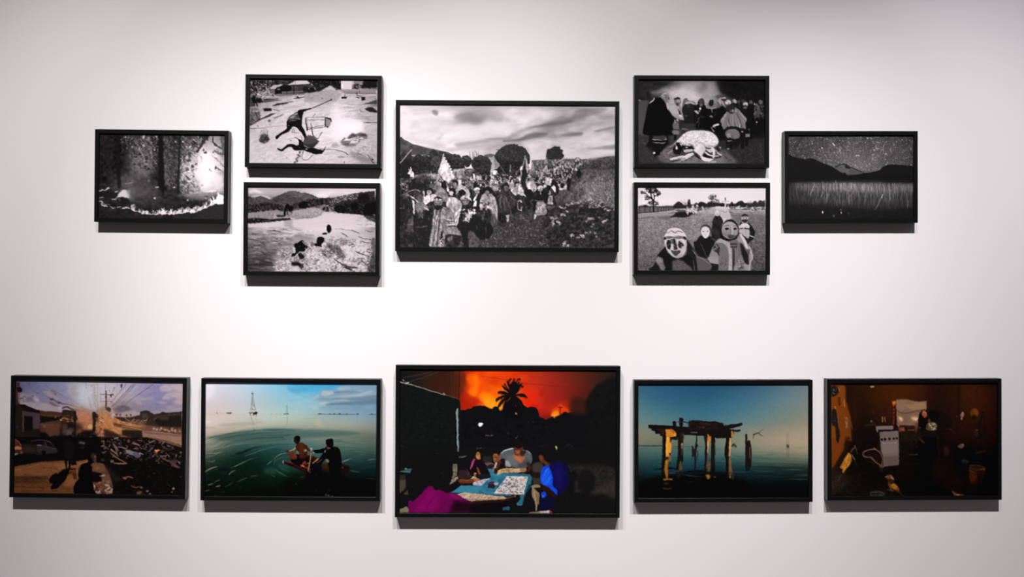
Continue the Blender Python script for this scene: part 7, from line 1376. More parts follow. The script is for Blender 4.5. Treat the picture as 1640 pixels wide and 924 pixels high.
    p.blob([1095,350,1150,350,1165,420,1140,490,1095,480],'7c6044',.75,7); p.scatter([1095,350,1160,350,1150,490,1095,490],26,22,8,70,['a88a60','3a2c22','8a5a3c'],.7,30); p.blob([1080,545,1120,535,1155,560,1140,600,1110,610,1090,575],'b0782c',.9,4); p.ell(1118,565,16,12,'e0a84a',.7,3)
    pile(1165,1225,-60,480,'1c1611'); p.line([1225,20,1228,240],8,'4a3a2c',.8,2); p.poly([1160,400,1225,400,1210,590,1175,590],'14120f',.9,6); p.ell(1220,575,16,14,'8a6a44',.7,4)
    p.sheet(D, 9.625)
    p.poly([70,-60,115,-60,110,600,65,600,60,300,40,240,45,120,62,40],'18120d',1,2); p.poly([112,-30,138,-30,145,100,130,250,108,260],'c88c5c'); p.poly([118,-20,132,-20,132,120,118,160],'e0aa74',.7,3)
    p.blob([110,290,140,300,148,420,160,490,130,560,110,520],'9a6a44',.85,4); p.ell(128,575,16,22,'b08444',.85,4); p.blob([150,500,185,520,185,600,160,610,150,560],'4a4230',.7,5); p.ell(128,510,14,10,'402a18',.8)
    # swimmer
    p.blob([150,90,180,60,205,75,228,100,222,125,200,115,190,95,170,110,150,108],'33312a',.95,1.5); p.line([195,50,205,85],6,'6a6650',.8); p.ell(182,72,13,12,'2a241e'); p.line([195,140,205,220],[10,4],'6a7670',.5,4)
    # twin stumps
    p.poly([360,-90,392,-90,392,20,440,20,462,180,455,420,360,420],'1d1413',1,1.5); p.poly([392,-90,395,15,440,22,440,14,395,8],'1d1413'); p.poly([425,110,436,120,440,270,430,310],'8a5a3c',.85,2); p.poly([362,410,455,400,430,460,420,490,370,490],'121a20',.95,4)
    # deck
    p.sheet(A, 9.625)
    k='15110f'
    p.poly([195,680,240,674,560,690,820,710,1100,720,1400,720,1500,760,1520,800,1490,880,1250,885,1190,850,1060,850,770,835,700,860,640,880,540,880,480,855,380,850,370,815,300,815,300,780,245,765,240,735,195,725],k,1,1.5)
    p.poly([460,745,560,740,620,780,620,850,560,865,470,860],'b0621c'); p.poly([465,750,520,750,600,830,590,858,520,862,470,858],'d6842a',.8,5); p.poly([600,800,628,815,620,855,585,850],'ee9a3a',.9,3); p.poly([470,860,525,865,525,930,470,930],'f0a236'); p.poly([570,740,680,720,680,880,640,870,630,790],k,.9,6)
    p.blob([340,750,440,745,440,830,400,825,380,780],'33190f',.8,8); p.poly([415,840,470,840,470,930,415,930],'16120e'); p.poly([525,880,560,880,550,930,525,930],'3a2210',.9,3); p.poly([535,880,650,880,650,908,530,905],'1a1512')
    p.poly([568,625,600,615,628,640,620,700,575,700],k); p.blob([675,580,705,568,735,585,730,640,722,720,680,720],k)
    p.line([640,628,740,632,820,645],[10,14,16],'1a2030'); p.line([740,610,820,614],6,'4a6a78',.5)
    p.poly([815,620,880,605,985,608,1170,628,1220,615,1260,630,1330,650,1370,690,1386,760,820,760],'1b1412'); p.line([985,650,1150,670],[10,14],'4a2c1c',.8,2); p.line([960,690,1200,690],8,'2c1d16'); p.line([985,715,1060,718],8,'5a5654',.8,2); p.line([850,605,850,700],6,'241915'); p.line([1250,625,1340,640],5,'5a5250',.7)
    p.scatter([820,640,1386,650,1386,740,820,740],90,40,7,8,['2a1c16','0f0c0b','3a261a','1a1210'],.7,25)
    p.line([855,795,945,798],[14,14],'6a6660',.85,2); p.poly([690,800,750,790,740,900,700,930,680,850],'2a1a17',.9,4); p.ell(740,830,12,18,'5a4a44',.7,3)
    p.poly([1105,815,1130,830,1140,870,1160,890,1160,930,1110,930],'c8742c'); p.poly([1050,850,1108,820,1105,930,1060,930],'171a20',.95,3); p.poly([1170,850,1230,850,1220,930,1175,930],k)
    p.line([940,840,945,930],16,'1a1412')
    p.sheet(B, 9.625)
    p.poly([-60,640,0,650,60,720,120,750,140,880,-60,880],k); p.line([60,720,140,700,220,690,300,665],[50,66,50,44],'17120f'); p.line([80,720,200,680],6,'2c221c',.7); p.line([165,760,220,770,275,765],[30,36,30],'1d1713'); p.line([170,760,270,752],4,'4a3a30',.6); p.poly([55,680,68,675,68,720,55,720],k); p.line([40,700,120,790],30,k)
    p.blob([145,770,175,790,178,840,160,870,148,870],'b87a34',.95,2); p.poly([112,880,138,885,138,930,114,930],'c8924c'); p.poly([65,870,115,870,112,930,68,930],k)
    p.poly([360,875,392,870,394,930,360,930],'1d1512')
    # jumper
    p.line([485,895,492,850,490,830],[8,12,14],'54422f'); p.line([487,832,530,810,575,800],[22,26,14],'5a3c24'); p.line([520,805,560,795],8,'9a6a3c',.8); p.line([565,800,590,825,628,850],[12,12,6],'4c3c2c'); p.line([575,795,605,770,635,752],[10,9,6],'55503f'); p.ell(500,826,12,12,'463626')
    p.sheet(A, 9.625); p.ell(568,520,14,12,'54747c',.8,4)
    g = p.img.mean(-1, keepdims=True); p.img = p.img*.92+g*.08; p.sheet(C, 9.625); c = p.area([0,330,2700,380,2700,960,0,960], blur=80)[..., None]; p.img = p.img*(1-.22*c)
    p.warp(3, 26, octaves=2); p.smudge(1.5)
    return p
def paint_kitchen():
    p = Pic('kitchen', (1328, 610), 9.625, seed=17)
    A, B, C, D = (1328, 610), (1456, 610), (1328, 700), (1456, 700)
    p.grid([['6a3012','24130e','2a160c','35190b','3f1d0a','401c0a','34180c','24120c','2a150b','371a0b','2e160a','20110b'],
            ['7a3a12','2c160d','281509','36190a','401d0a','411d0b','37180b','24120b','2b150a','3c1b0a','39190a','24120b'],
            ['80400f','3c1d0b','221208','30170a','3a1a0b','3c1b0b','30160b','20110b','27130a','371909','371709','24110a'],
            ['7c3e10','48220c','1f1109','29140a','34180b','30160c','24110a','1c0f0a','251209','301508','301408','220f08'],
            ['743812','3c1c0c','190e09','1f110a','26140c','1c100a','17100b','170e0a','241008','2c1208','2a1008','1e0d08'],
            ['66310f','2a150a','140c09','180e0a','1c120c','15100a','100b08','130c09','200e08','240e07','260e07','180b07'],
            ['502808','1c1009','120c09','130d0a','18100b','14100a','0c0908','100b08','140b08','160b08','180b08','120907'],
            ['2a170c','160e09','0f0b09','100b09','120c0a','120d09','0b0908','120b08','100908','0e0908','0d0908','0c0807'],
            ['1f1610','15100b','0e0b09','0e0b09','100b09','140c09','0c0908','170c08','130a08','0d0807','0b0808','0b0808'],
            ['241a14','17110c','0f0c09','0d0a09','0f0b09','110b09','0a0808','160c08','170b08','120907','0b0807','0a0808'],
            ['1c1510','15110d','100d0a','0f0c0a','100c0a','0c0a08','0a0808','0d0908','140b07','120907','0b0807','0a0707'],
            ['100d0b','120f0d','110e0c','14120f','120f0c','0b0908','0a0808','0a0807','0e0907','0d0807','0a0707','0a0707']])
    p.tex(p.noise(14,14,2,4), 3)
    p.sheet(A, 9.625)
    # left wall
    p.poly([20,70,245,75,260,300,330,560,350,924,20,924],'74380e',.9,8); p.blob([150,80,245,80,255,260,200,420,150,300],'7e3d10',.6,14); p.poly([250,75,330,75,420,924,350,924,330,560,262,300],'1e110a',.8,12)
    p.blob([40,80,110,80,150,140,130,200,90,230,50,250,30,180],'1a1512',.95,3); p.ell(70,140,14,20,'5a5448',.8,3); p.line([140,100,155,150],[8,10],'a08060',.8,2); p.line([55,180,85,205],8,'8a8070',.7,2); p.line([112,100,105,150],7,'6a5a48',.7,2)
    p.poly([135,250,170,250,178,370,150,380,138,330],'3a1d0c',.9,3); p.line([150,270,165,330],6,'6a4a30',.6,2); p.line([240,285,232,340,238,405],[10,16,12],'b06a40',.9,2)
    p.line([85,395,110,430],[10,8],'c08a60',.85,2); p.blob([45,450,100,440,130,560,150,700,160,800,170,924,110,924,95,760,40,660],'1c1718',.97,3); p.line([115,460,135,600,152,720],[6,9,6],'8a5c44',.8,2); p.line([110,430,125,470],10,'7a2c18',.8,2); p.ell(90,615,16,10,'3c2a3c',.7,3)
    p.poly([45,690,90,690,105,924,45,924],'7c3c10',.9,3)
    p.poly([240,560,280,560,290,720,255,735],'7a5038',.95,2); p.scatter([240,560,280,560,288,720,255,730],14,14,8,0,['a87858','4a2c1c'],.8,30); p.line([325,590,345,680,352,745],[6,14,8],'6a4028',.85,2)
    # back wall bits
    p.blob([640,82,690,80,685,98,645,102],'8a8470'); p.line([545,690,650,680,720,678],[10,26,8],'3c2018',.95,3); p.ell(650,622,14,14,'7a6448',.85,3); p.line([630,645,720,655],8,'4a2414',.7,3); p.line([620,470,625,500],5,'5a3a28',.6,2); p.line([670,460,680,510],6,'6a4a30',.6,2); p.ell(860,445,22,30,'241008',.85,5)
    p.line([820,560,820,630],[22,16],'7c6434',.9,2); p.line([855,565,865,630],[22,16],'6c5428',.9,2); p.line([838,575,838,630],7,'2a160a',.9)
    p.poly([720,700,985,690,985,750,740,790,725,760],'7c6862',.97,2); p.poly([745,755,1030,745,1060,840,780,850,760,800],'0d0d12'); p.poly([500,720,700,700,720,900,460,924,480,800],'170e0b',.7,12)
    p.poly([968,310,1040,310,1040,360,985,390,972,350],'b04a10'); p.blob([985,330,1020,320,1030,350,995,355],'e87a20',.9,4); p.line([1000,410,992,520,1000,620,1000,700],[26,20,24,14],'4a150a',.95,3)
    for y in (440,490,560,610,650): p.ell(996+S1(y), y, 8, 20, '8a3018', .9, 2)
    p.line([1022,330,1030,520,1020,720],[10,14,26],'120b08',.9,3)
    # bright curtain
    p.poly([1030,290,1180,285,1386,320,1500,310,1500,420,1430,560,1440,700,1386,720,1150,715,1060,700,1040,600],'80604c',.97,3)
    p.blob([1040,300,1180,300,1200,400,1100,450,1050,420],'8c6c5a',.7,14); p.blob([1200,360,1386,330,1480,340,1470,430,1260,440],'a07858',.7,14)
    p.line([1040,450,1130,500,1240,490,1386,455,1480,440],[14,20,24,18,12],'59402f',.8,6); p.line([1080,320,1300,360],[10,16],'6c5244',.6,8); p.blob([1060,520,1180,520,1200,640,1080,640],'735645',.7,12)
    p.blob([1070,560,1110,565,1135,605,1105,615,1080,590],'f2d2b8',.95,4); p.blob([1270,570,1330,560,1370,580,1340,610,1290,595],'f0caa8',.95,4); p.ell(1335,595,16,10,'ffe8d0',.9,2); p.blob([1060,540,1110,540,1150,600,1110,640,1060,600],'c09070',.5,10); p.blob([1260,540,1386,540,1386,620,1280,620],'c09070',.5,10)
    p.poly([1080,680,1340,690,1330,715,1250,735,1120,720,1080,705],'2c1710',.9,3); p.poly([1060,710,1140,715,1180,780,1080,785],'6c3a2c',.9,4); p.poly([1200,750,1320,740,1320,770,1210,770],'6a4434',.9,4); p.blob([1110,720,1160,720,1160,760,1110,760],'a0502c',.7,4); p.line([1040,660,1060,700],10,'a08a70',.7,3)
    for x in (1130,1160,1190,1260,1300): p.line([x,690,x-6,730],9,'140c0a',.8,1.5)
    p.poly([1100,780,1386,760,1386,924,1100,924],'1d160c',.9,8); p.scatter([1100,790,1386,780,1386,924,1100,924],40,26,6,80,['2c2212','120d08','352816'],.7,20)
    # stove
    p.sheet(C, 9.625)
    p.poly([775,-80,1070,-100,1075,425,840,455,830,300,800,200],'70605a',.98,2); p.poly([790,90,1070,80,1070,250,800,260],'7e6e68',.6,16); p.poly([840,300,1072,300,1072,425,845,450],'5a4844',.7,10); p.line([830,315,950,305,1070,300],4,'4a3a38',.7,2)
    for x,y,r in [(812,40,17),(858,33,19),(930,27,20),(996,22,17),(1042,20,16)]: p.ell(x,y,r,r*1.1,'100d0e')
    p.line([825,80,840,96,930,94,1020,85,1025,78],[8,10,9,10,8],'a8988e',.95,1); p.line([835,106,1010,98],6,'3a2e2c',.8,1); p.poly([770,-80,785,-80,845,430,830,300],'5a4844',.8,5)
    # maize bundle etc.
    p.poly([40,0,250,0,230,200,40,510],'74360f',.95,6); p.poly([250,0,330,0,280,200,200,300,40,560,40,500,220,200],'28140b',.8,14)
    p.line([130,20,135,90],[60,10],'1c1512',.97,2)
    p.blob([165,470,200,400,240,320,300,240,340,280,345,340,320,420,260,490,225,550,205,530,200,490],'a0601c',.97,3); p.scatter([200,470,300,260,340,300,310,420,240,500],40,34,14,120,['c07a28','8a4c14','d8923c'],.6,20); p.line([250,360,300,270],[20,10],'d8a054',.6,4); p.line([215,520,215,550],14,'b06a28',.8,3)
    p.line([330,230,370,180,410,150],[16,24,16],'4c3c28',.9,4); p.line([395,130,420,200,440,260],[14,20,8],'3a2e24',.9,4); p.line([355,275,375,320,395,345],[9,11,6],'9a8474',.9,2); p.line([380,340,440,460],[8,4],'4a3418',.7,3); p.ell(395,150,22,26,'4a3a30',.8,5)
    p.blob([40,600,150,560,260,600,290,690,200,800,100,860,40,880],'241a14',.9,14); p.scatter([40,600,200,590,270,680,120,840,40,860],70,24,10,20,['3a2a20','1a130e','46342a'],.6,60)
    p.scatter([150,600,480,560,500,900,60,900],120,20,8,50,['1c1610','241a12','0e0b09','2a2018'],.6,60)
    # sack rim
    p.line([520,265,540,225,600,200,690,185,740,200,790,250,820,330,815,410],[16,26,20,22,20,22,20,24],'5a3c2c',.97,3); p.line([520,275,560,305,640,310,700,370,760,415,810,440],[24,26,24,26,26,30],'5c3e2c',.97,3); p.line([530,245,600,203,690,187,745,205],[6,9,9,6],'8a6450',.7,2); p.line([560,300,640,305,690,355],[6,10,6],'8a5c40',.6,2); p.ell(810,445,40,28,'5a4028',.9,6); p.line([620,370,700,410],[10,6],'3a281e',.8,3); p.ell(695,175,18,14,'7a5844',.8,4)
    p.blob([560,260,690,220,780,270,800,390,740,390,660,310,570,295],'17100c',.97,4); p.ell(800,500,30,30,'2a1e14',.7,10)
    # spotted thing below
    p.blob([855,615,930,580,970,590,1000,650,995,700,1060,760,1080,800,1060,850,1000,810,960,800,920,750,905,650],'5c3a1a',.95,3); p.blob([940,590,985,620,1000,660,975,650,950,620],'a07060',.9,3); p.blob([955,740,1010,720,1050,770,1020,800,970,780],'a86420',.95,4); p.blob([920,650,980,650,1000,700,950,720,920,690],'2a1a0e',.9,4); p.line([860,615,920,600],[10,14],'7a6440',.8,3); p.line([1040,830,1150,910],[24,8],'3a2014',.9,4); p.ell(1062,800,14,14,'8a4030',.8,4); p.ell(980,770,10,10,'5a2c10',.8,3); p.line([910,720,930,770,960,830],[10,14,20],'54483c',.8,4)
    p.line([640,860,740,840,850,870,790,900,660,900],[20,30,24,30,16],'36322e',.85,5); p.scatter([640,840,860,850,860,910,640,910],26,30,6,10,['56504c','2a2622','6a6460'],.6,30); p.line([900,810,990,830],[10,18],'4a4240',.8,4)
    # person holding a child
    p.sheet(B, 9.625)
    p.blob([140,600,150,520,190,460,250,440,280,480,290,580,270,700,230,760,170,760,135,700],'0e0b0b'); p.blob([195,500,215,465,250,470,275,510,272,545,240,570,215,545],'9c5038',.97,3); p.line([215,460,250,450,260,410],[8,10,5],'c08a5c',.8,2); p.line([220,485,265,490],[10,8],'d88a60',.7,3); p.ell(240,525,8,6,'5c2018',.8,2); p.line([225,545,260,550],6,'5a2418',.8,2)
    p.blob([310,470,350,445,420,450,460,500,450,580,410,640,350,620,310,570],'0c0b0c'); p.blob([290,590,320,590,330,640,300,660],'5a3424',.9,4)
    p.blob([265,720,290,650,350,640,400,640,430,700,400,770,330,780,270,760],'5a4a34',.95,4); p.scatter([270,660,420,640,420,760,280,760],40,26,14,40,['b0a080','2a2018','8a7450','c8b890','3c2c1c'],.85,60); p.line([310,660,330,700],[20,14],'c4b898',.8,3); p.line([255,735,350,765,390,755],[8,12,8],'8a6044',.8,3)
    p.blob([100,640,130,680,150,760,110,800,90,740],'6a3424',.85,6); p.blob([170,760,260,760,430,780,440,930,190,930],'15100d',.97,6); p.line([150,770,190,890,200,924],[20,34,30],'3a2420',.9,5); p.ell(165,720,16,12,'7a4030',.7,5)
    p.poly([130,700,190,760,190,924,150,924,110,800],'17100d',.8,8); p.blob([440,560,600,520,660,740,560,800,450,760],'130e0b',.8,20); p.line([470,755,650,740],[8,10],'2a2420',.7,5); p.ell(645,742,14,8,'4a443c',.7,4)
    # right wall bits
    p.poly([740,70,790,70,770,924,720,924],'190e0a',.6,14); p.blob([780,560,790,520,815,475,840,480,845,530,825,570,815,600,795,595],'8a6450',.97,2); p.blob([775,535,800,545,795,580,770,570],'241410',.9,3); p.ell(740,545,12,24,'3a2a20',.7,5); p.ell(828,500,10,20,'b08a70',.7,3)
    p.ell(1005,500,65,78,'5a300e',.95,5); p.ell(1030,480,36,50,'70400f',.8,8); p.ell(1000,555,38,34,'180d09',.9,5)
    p.line([1135,470,1110,600,1080,720,1060,850],[10,40,80,110],'140f10',.95,5); p.line([1145,470,1160,700,1150,920],[8,30,60],'170f0d',.9,5); p.ell(1040,758,26,12,'5a4e48',.8,4); p.blob([1000,760,1060,780,1060,860,1010,840],'2a201e',.8,6); p.line([1280,150,1285,430],[30,16],'24120c',.8,8); p.ell(1048,165,14,14,'241008',.8,4)
    # lower right
    p.sheet(D, 9.625)
    p.poly([150,0,440,0,440,330,380,420,310,660,160,650],'0b0908',.95,8); p.line([150,0,200,60,230,90],[10,40,20],'3a2620',.85,6); p.line([440,0,450,250],[20,10],'2a1612',.6,6); p.blob([530,180,580,130,620,200,600,290,550,280],'2a1a16',.8,10); p.line([0,275,130,265],[8,14],'4a4220',.75,5); p.line([0,415,150,405],[6,9],'241c14',.7,4); p.scatter([0,20,120,20,120,240,0,250],30,30,6,80,['3a2c16','16100a'],.6,15)
    p.blob([690,170,860,170,1040,150,1200,210,1345,230,1345,420,1180,420,900,400,840,640,780,620,700,500],'0b0a0a',.95,16); p.blob([750,145,790,110,830,95,850,115,835,160,800,175],'5c4638',.95,3); p.ell(825,118,18,14,'8a6450',.8,4); p.blob([805,370,840,340,920,370,900,400,830,400],'1f2024',.9,5); p.blob([1010,240,1080,210,1190,205,1100,250,1050,265],'2c1814',.8,8)
    p.poly([925,420,1170,460,1175,510,1120,740,950,720,925,600],'351608',.95,5); p.poly([1040,520,1172,510,1120,740,1050,740],'120b09',.85,14); p.ell(1050,470,122,44,'3a2614',.9,4,8); p.ell(1040,466,96,26,'1c130c',.85,6,8); p.blob([940,560,1030,560,1040,650,960,680],'4a1d08',.7,12); p.line([930,515,1000,545],8,'6a4424',.8,3); p.line([1080,490,1165,495],[10,14],'54381c',.8,4)
    p.poly([310,660,680,860,700,924,0,924,0,660],'0a0908',.85,16); p.blob([660,830,740,870,860,890,820,905,740,910,690,890],'6a4420',.9,5); p.ell(750,890,24,10,'b08050',.85,4)
    p.blob([900,740,1345,640,1345,924,900,924],'0b0808',.7,30)
    p.warp(4, 30, octaves=2); p.smudge(2.0)
    return p
def S1(y): return 3*math.sin(y*1.7)
# ---------------------------------------------------------------- the room and the frames
def to_linear(c):
    c = np.clip(c, 0, 1)
    return np.where(c <= 0.04045, c/12.92, ((c+0.055)/1.055)**2.4)
def link(name, mesh, parent=None):
    o = bpy.data.objects.new(name, mesh); bpy.context.scene.collection.objects.link(o)
    if parent: o.parent = parent
    return o
def new_mat(name):
    m = bpy.data.materials.new(name); m.use_nodes = True
    nt = m.node_tree; return m, nt, nt.nodes['Principled BSDF']
def node(nt, kind, **kw):
    n = nt.nodes.new(kind)
    for k, v in kw.items(): n.inputs[k].default_value = v
    return n

def wall_material():
    m, nt, b = new_mat('painted_wall')
    tc = nt.nodes.new('ShaderNodeTexCoord')
    n1 = node(nt, 'ShaderNodeTexNoise', Scale=1.3, Detail=3.0); n2 = node(nt, 'ShaderNodeTexNoise', Scale=420.0, Detail=2.0)
    nt.links.new(tc.outputs['Object'], n1.inputs['Vector']); nt.links.new(tc.outputs['Object'], n2.inputs['Vector'])
    r = nt.nodes.new('ShaderNodeValToRGB')
    r.color_ramp.elements[0].color = (WALL[0]*.985, WALL[1]*.985, WALL[2]*.985, 1); r.color_ramp.elements[1].color = (min(1, WALL[0]*1.01), WALL[1]*1.01, WALL[2]*1.01, 1)
    nt.links.new(n1.outputs['Fac'], r.inputs['Fac']); nt.links.new(r.outputs['Color'], b.inputs['Base Color'])
    bp = node(nt, 'ShaderNodeBump', Strength=0.06, Distance=0.0006)
    nt.links.new(n2.outputs['Fac'], bp.inputs['Height']); nt.links.new(bp.outputs['Normal'], b.inputs['Normal'])
    b.inputs['Roughness'].default_value = 0.85; b.inputs['Specular IOR Level'].default_value = 0.2
    return m
def plain_material(name, col, rough):
    m, nt, b = new_mat(name)
    n = node(nt, 'ShaderNodeTexNoise', Scale=6.0, Detail=4.0); r = nt.nodes.new('ShaderNodeValToRGB')
    r.color_ramp.elements[0].color = tuple(c*.92 for c in col)+(1,); r.color_ramp.elements[1].color = tuple(col)+(1,)
    nt.links.new(n.outputs['Fac'], r.inputs['Fac']); nt.links.new(r.outputs['Color'], b.inputs['Base Color'])
    b.inputs['Roughness'].default_value = rough
    return m
def frame_material():
    m, nt, b = new_mat('black_stained_wood')
    uv = nt.nodes.new('ShaderNodeUVMap'); uv.uv_map = 'grain'
    mp = node(nt, 'ShaderNodeMapping'); mp.inputs['Scale'].default_value = (22, 700, 1)
    n = node(nt, 'ShaderNodeTexNoise', Scale=1.0, Detail=4.0, Roughness=0.6)
    nt.links.new(uv.outputs['UV'], mp.inputs['Vector']); nt.links.new(mp.outputs['Vector'], n.inputs['Vector'])
    r = nt.nodes.new('ShaderNodeValToRGB')
    r.color_ramp.elements[0].position = .3; r.color_ramp.elements[0].color = (.002, .0019, .002, 1)
    r.color_ramp.elements[1].position = .75; r.color_ramp.elements[1].color = (.007, .0065, .007, 1)
    nt.links.new(n.outputs['Fac'], r.inputs['Fac']); nt.links.new(r.outputs['Color'], b.inputs['Base Color'])
    bp = node(nt, 'ShaderNodeBump', Strength=0.25, Distance=0.0004)
    nt.links.new(n.outputs['Fac'], bp.inputs['Height']); nt.links.new(bp.outputs['Normal'], b.inputs['Normal'])
    b.inputs['Roughness'].default_value = 0.34; b.inputs['Specular IOR Level'].default_value = 0.2
    return m
def print_material():
    m, nt, b = new_mat('photographic_print')
    a = nt.nodes.new('ShaderNodeAttribute'); a.attribute_name = 'ink'
    nt.links.new(a.outputs['Color'], b.inputs['Base Color'])
    b.inputs['Roughness'].default_value = 0.6; b.inputs['Specular IOR Level'].default_value = 0.04
    return m

def box(name, lo, hi, mat):
    bm = bmesh.new(); bmesh.ops.create_cube(bm, size=1.0)
    for v in bm.verts: v.co = [(l+h)/2+c*(h-l) for l, h, c in zip(lo, hi, v.co)]
    me = bpy.data.meshes.new(name); bm.to_mesh(me); bm.free(); me.materials.append(mat)
    o = link(name, me); o['kind'] = 'structure'
    return o

def frame_mesh(w, h, mat):
    """mitred picture moulding, base at z = 0, back at y = 0, front towards -y"""
    bv = 0.0010; arc = [(bv*(1-math.cos(t)), bv*(1-math.sin(t))) for t in (0, .4, .8, 1.2, math.pi/2)]
    prof = [(0, 0)]+[(a, -DEPTH+b) for a, b in arc]+[(FACE-a, -DEPTH+b) for a, b in arc[::-1]]+[(FACE, -0.004), (FACE-.004, 0)]
    bm = bmesh.new(); uvl = bm.loops.layers.uv.new('grain'); loops = []
    for ins, y in prof:
        x, z0, z1 = w/2-ins, ins, h-ins
        loops.append([bm.verts.new(c) for c in ((-x, y, z1), (x, y, z1), (x, y, z0), (-x, y, z0))])
    run = [0.0]
    for a, b in zip(prof, prof[1:]+prof[:1]): run.append(run[-1]+math.hypot(a[0]-b[0], a[1]-b[1]))
    for i in range(len(prof)):
        A, B = loops[i], loops[(i+1) % len(prof)]
        for k in range(4):
            q = (A[k], A[(k+1) % 4], B[(k+1) % 4], B[k]); f = bm.faces.new(q)
            for lp, rr in zip(f.loops, (run[i], run[i], run[i+1], run[i+1])):
                along = lp.vert.co.x if k % 2 == 0 else lp.vert.co.z
                lp[uvl].uv = (along+k*3.1, rr+k*.37)
    bmesh.ops.recalc_face_normals(bm, faces=bm.faces)
    me = bpy.data.meshes.new('frame'); bm.to_mesh(me); bm.free(); me.materials.append(mat)
    return me

def print_mesh(pic_img, w, h, z0, mat, gain):
    """the printed sheet: a fine grid that carries the picture as ink colours, with a thin edge"""
    gh, gw = pic_img.shape[:2]
    xs = (np.arange(gw)+.5)/gw; zs = (np.arange(gh)+.5)/gh; xs[0] = zs[0] = 0; xs[-1] = zs[-1] = 1
    X, Z = np.meshgrid((xs-.5)*w, z0+h-zs*h); Y = np.full_like(X, -(DEPTH-RECESS))
    co = np.stack([X, Y, Z], -1).reshape(-1, 3); n = len(co)
    i = np.arange(n).reshape(gh, gw)
    quads = np.stack([i[:-1, :-1], i[1:, :-1], i[1:, 1:], i[:-1, 1:]], -1).reshape(-1, 4)
    rim = np.concatenate([i[0, :-1], i[:-1, -1], i[-1, :0:-1], i[:0:-1, 0]])
    back = co[rim].copy(); back[:, 1] += 0.002; bi = n+np.arange(len(rim)); nx = np.roll(np.arange(len(rim)), -1)
    quads = np.concatenate([quads, np.stack([rim, rim[nx], bi[nx], bi], -1)]); co = np.concatenate([co, back])
    ink = to_linear(pic_img)*np.asarray(gain)-0.0016; ink = np.clip(ink, 0.0012, 0.92).reshape(-1, 3); ink = np.concatenate([ink, np.full((len(rim), 3), .8)])
    me = bpy.data.meshes.new('print')
    me.vertices.add(len(co)); me.vertices.foreach_set('co', co.astype(np.float32).ravel())
    me.loops.add(quads.size); me.loops.foreach_set('vertex_index', quads.astype(np.int32).ravel())
    me.polygons.add(len(quads)); me.polygons.foreach_set('loop_start', (np.arange(len(quads))*4).astype(np.int32))
    me.update(calc_edges=True); me.validate()
    at = me.color_attributes.new('ink', 'FLOAT_COLOR', 'POINT')
    at.data.foreach_set('color', np.c_[ink, np.ones(len(ink))].astype(np.float32).ravel())
    me.materials.append(mat)
    return me

WALL = (0.80, 0.741, 0.752)
wall_mat, frame_mat, print_mat = wall_material(), frame_material(), print_material()
box('wall_back', (-5, 0, 0), (5, .12, 4.6), wall_mat)
box('floor', (-5, -7, -.1), (5, .12, 0), plain_material('grey_floor', (.2, .18, .18), .6))
box('ceiling', (-5, -7, 4.6), (5, .12, 4.7), plain_material('dark_ceiling', (.05, .05, .05), .8))

BW, CO = 'black and white framed photographs in the upper rows', 'colour framed photographs in the bottom row'
LABELS = {
 'forest_fire': ('black framed photograph of pine trunks above a curved line of flames', BW),
 'chair_throw': ('black framed photograph of a running man among overturned chairs on a dirt road', BW),
 'river': ('black framed photograph of people wading in a foaming river with a grazing horse behind', BW),
 'march': ('large black framed photograph of a crowd marching with flags under a cloudy sky', BW),
 'ritual': ('black framed photograph of cloaked people standing around a white sheep on logs', BW),
 'masks': ('black framed photograph of figures wearing masks in a field with a stone cross', BW),
 'night': ('black framed photograph of a starry night sky over dark hills and lit reeds', BW),
 'street': ('black framed colour photograph of a sunlit street with a rubbish heap and overhead cables', CO),
 'raft': ('black framed colour photograph of two people with a small raft on rippled green water', CO),
 'game': ('large black framed colour photograph of people around a blue table under a red fiery sky', CO),
 'pier': ('black framed colour photograph of a ruined wooden jetty and a diver over calm water', CO),
 'kitchen': ('black framed colour photograph of a dim orange kitchen with a white stove', CO),
}
GAIN = {'forest_fire': .95, 'chair_throw': .74, 'river': .72, 'march': .82, 'ritual': .93, 'masks': .84, 'night': .97,
        'street': 1.1, 'raft': .86, 'game': .93, 'pier': .93, 'kitchen': 1.02}      # how light each print is
PRINTING = {'forest_fire': (1.12, .35), 'chair_throw': (1.22, .84), 'river': (1.3, .86), 'ritual': (1.15, .28), 'masks': (1.16, .62)}   # contrast
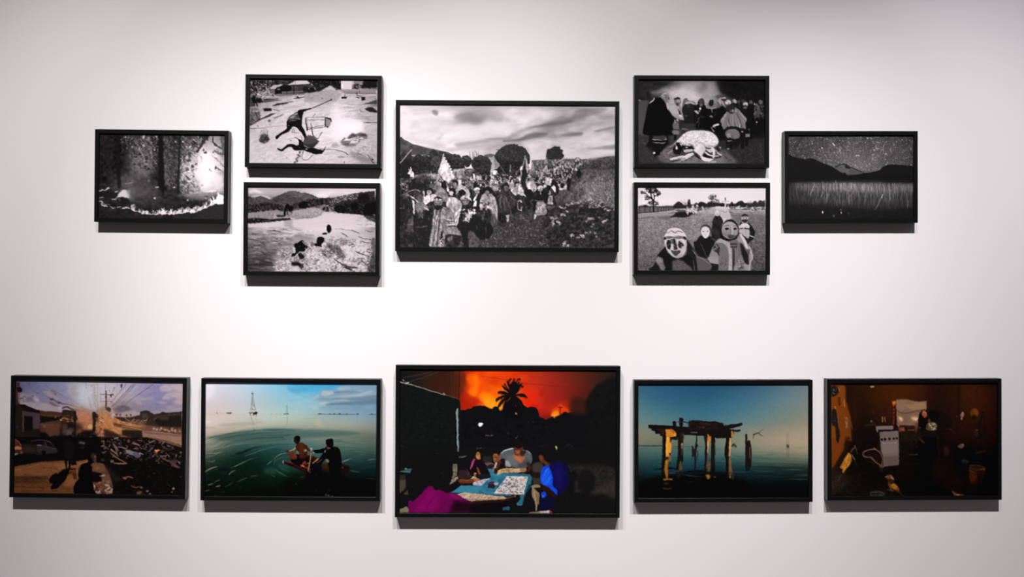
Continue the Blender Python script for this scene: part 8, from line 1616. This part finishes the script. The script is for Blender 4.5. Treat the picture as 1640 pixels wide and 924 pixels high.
for key, (cx, cz, w, h, tilt) in FRAMES.items():
    th = bpy.data.objects.new('framed_photograph', None); bpy.context.scene.collection.objects.link(th)
    th.empty_display_size = 0.05
    th.location = (cx+math.sin(tilt)*h/2, 0, CAM_Z+cz-math.cos(tilt)*h/2); th.rotation_euler = (0, -tilt, 0)
    th['label'], th['group'] = LABELS[key]; th['category'] = 'picture'
    link('frame', frame_mesh(w, h, frame_mat), th)
    img = globals()['paint_'+key]().done(3.0, *PRINTING.get(key, ()))
    pw, ph = print_size(key)
    link('print', print_mesh(img, pw, ph, (h-ph)/2, print_mat, GAIN[key]), th)

# ---------------------------------------------------------------- light: four ceiling spots aimed at the wall, a dim cool one at the right
def spot(name, loc, aim, half, energy, col=(1, 1, 1), size=.03):
    d = bpy.data.lights.new(name, 'SPOT'); d.energy = energy; d.color = col; d.spot_size = 2*half; d.spot_blend = 1.0; d.shadow_soft_size = size
    o = bpy.data.objects.new(name, d); bpy.context.scene.collection.objects.link(o); o.location = loc
    v = np.array(aim, float)-np.array(loc, float)
    from mathutils import Vector
    o.rotation_euler = Vector(v).to_track_quat('-Z', 'Y').to_euler()
    return o
for x, I, ax, az, half in [(-1.3, 9.9, -1.27, -.57, 27.6), (-.66, 6.9, -.35, -.3, 22.3), (.40, 7.83, .2194, -.2026, 25.59), (1.12, 11.36, 1.7171, -.8173, 28.25)]:
    spot('ceiling_spotlight', (x, -2.37, CAM_Z+2.54), (ax, 0, CAM_Z+az), math.radians(half), I*KE)
spot('ceiling_spotlight', (2.9, -1.6, CAM_Z+2.3), (1.95, 0, CAM_Z+1.0), math.radians(26), .4*KE, (.45, .62, 1.0), .08)
w = bpy.data.worlds.new('dim_gallery'); bpy.context.scene.world = w; w.use_nodes = True
w.node_tree.nodes['Background'].inputs['Color'].default_value = (1.0, .95, .95, 1); w.node_tree.nodes['Background'].inputs['Strength'].default_value = 0.07

cam = bpy.data.cameras.new('camera'); co = bpy.data.objects.new('camera', cam); bpy.context.scene.collection.objects.link(co)
cam.sensor_width = 36.0; cam.lens = FOCAL; cam.clip_start = .05
from mathutils import Matrix
R_, U_, F_ = cam_axes()
co.matrix_world = Matrix(((R_[0], U_[0], -F_[0], 0), (R_[1], U_[1], -F_[1], -CAM_D), (R_[2], U_[2], -F_[2], CAM_Z), (0, 0, 0, 1)))
sc = bpy.context.scene; sc.camera = co
sc.view_settings.view_transform = 'Standard'; sc.view_settings.look = 'None'; sc.view_settings.gamma = 1.0
sc.view_settings.use_curve_mapping = False; sc.view_settings.exposure = 0.0
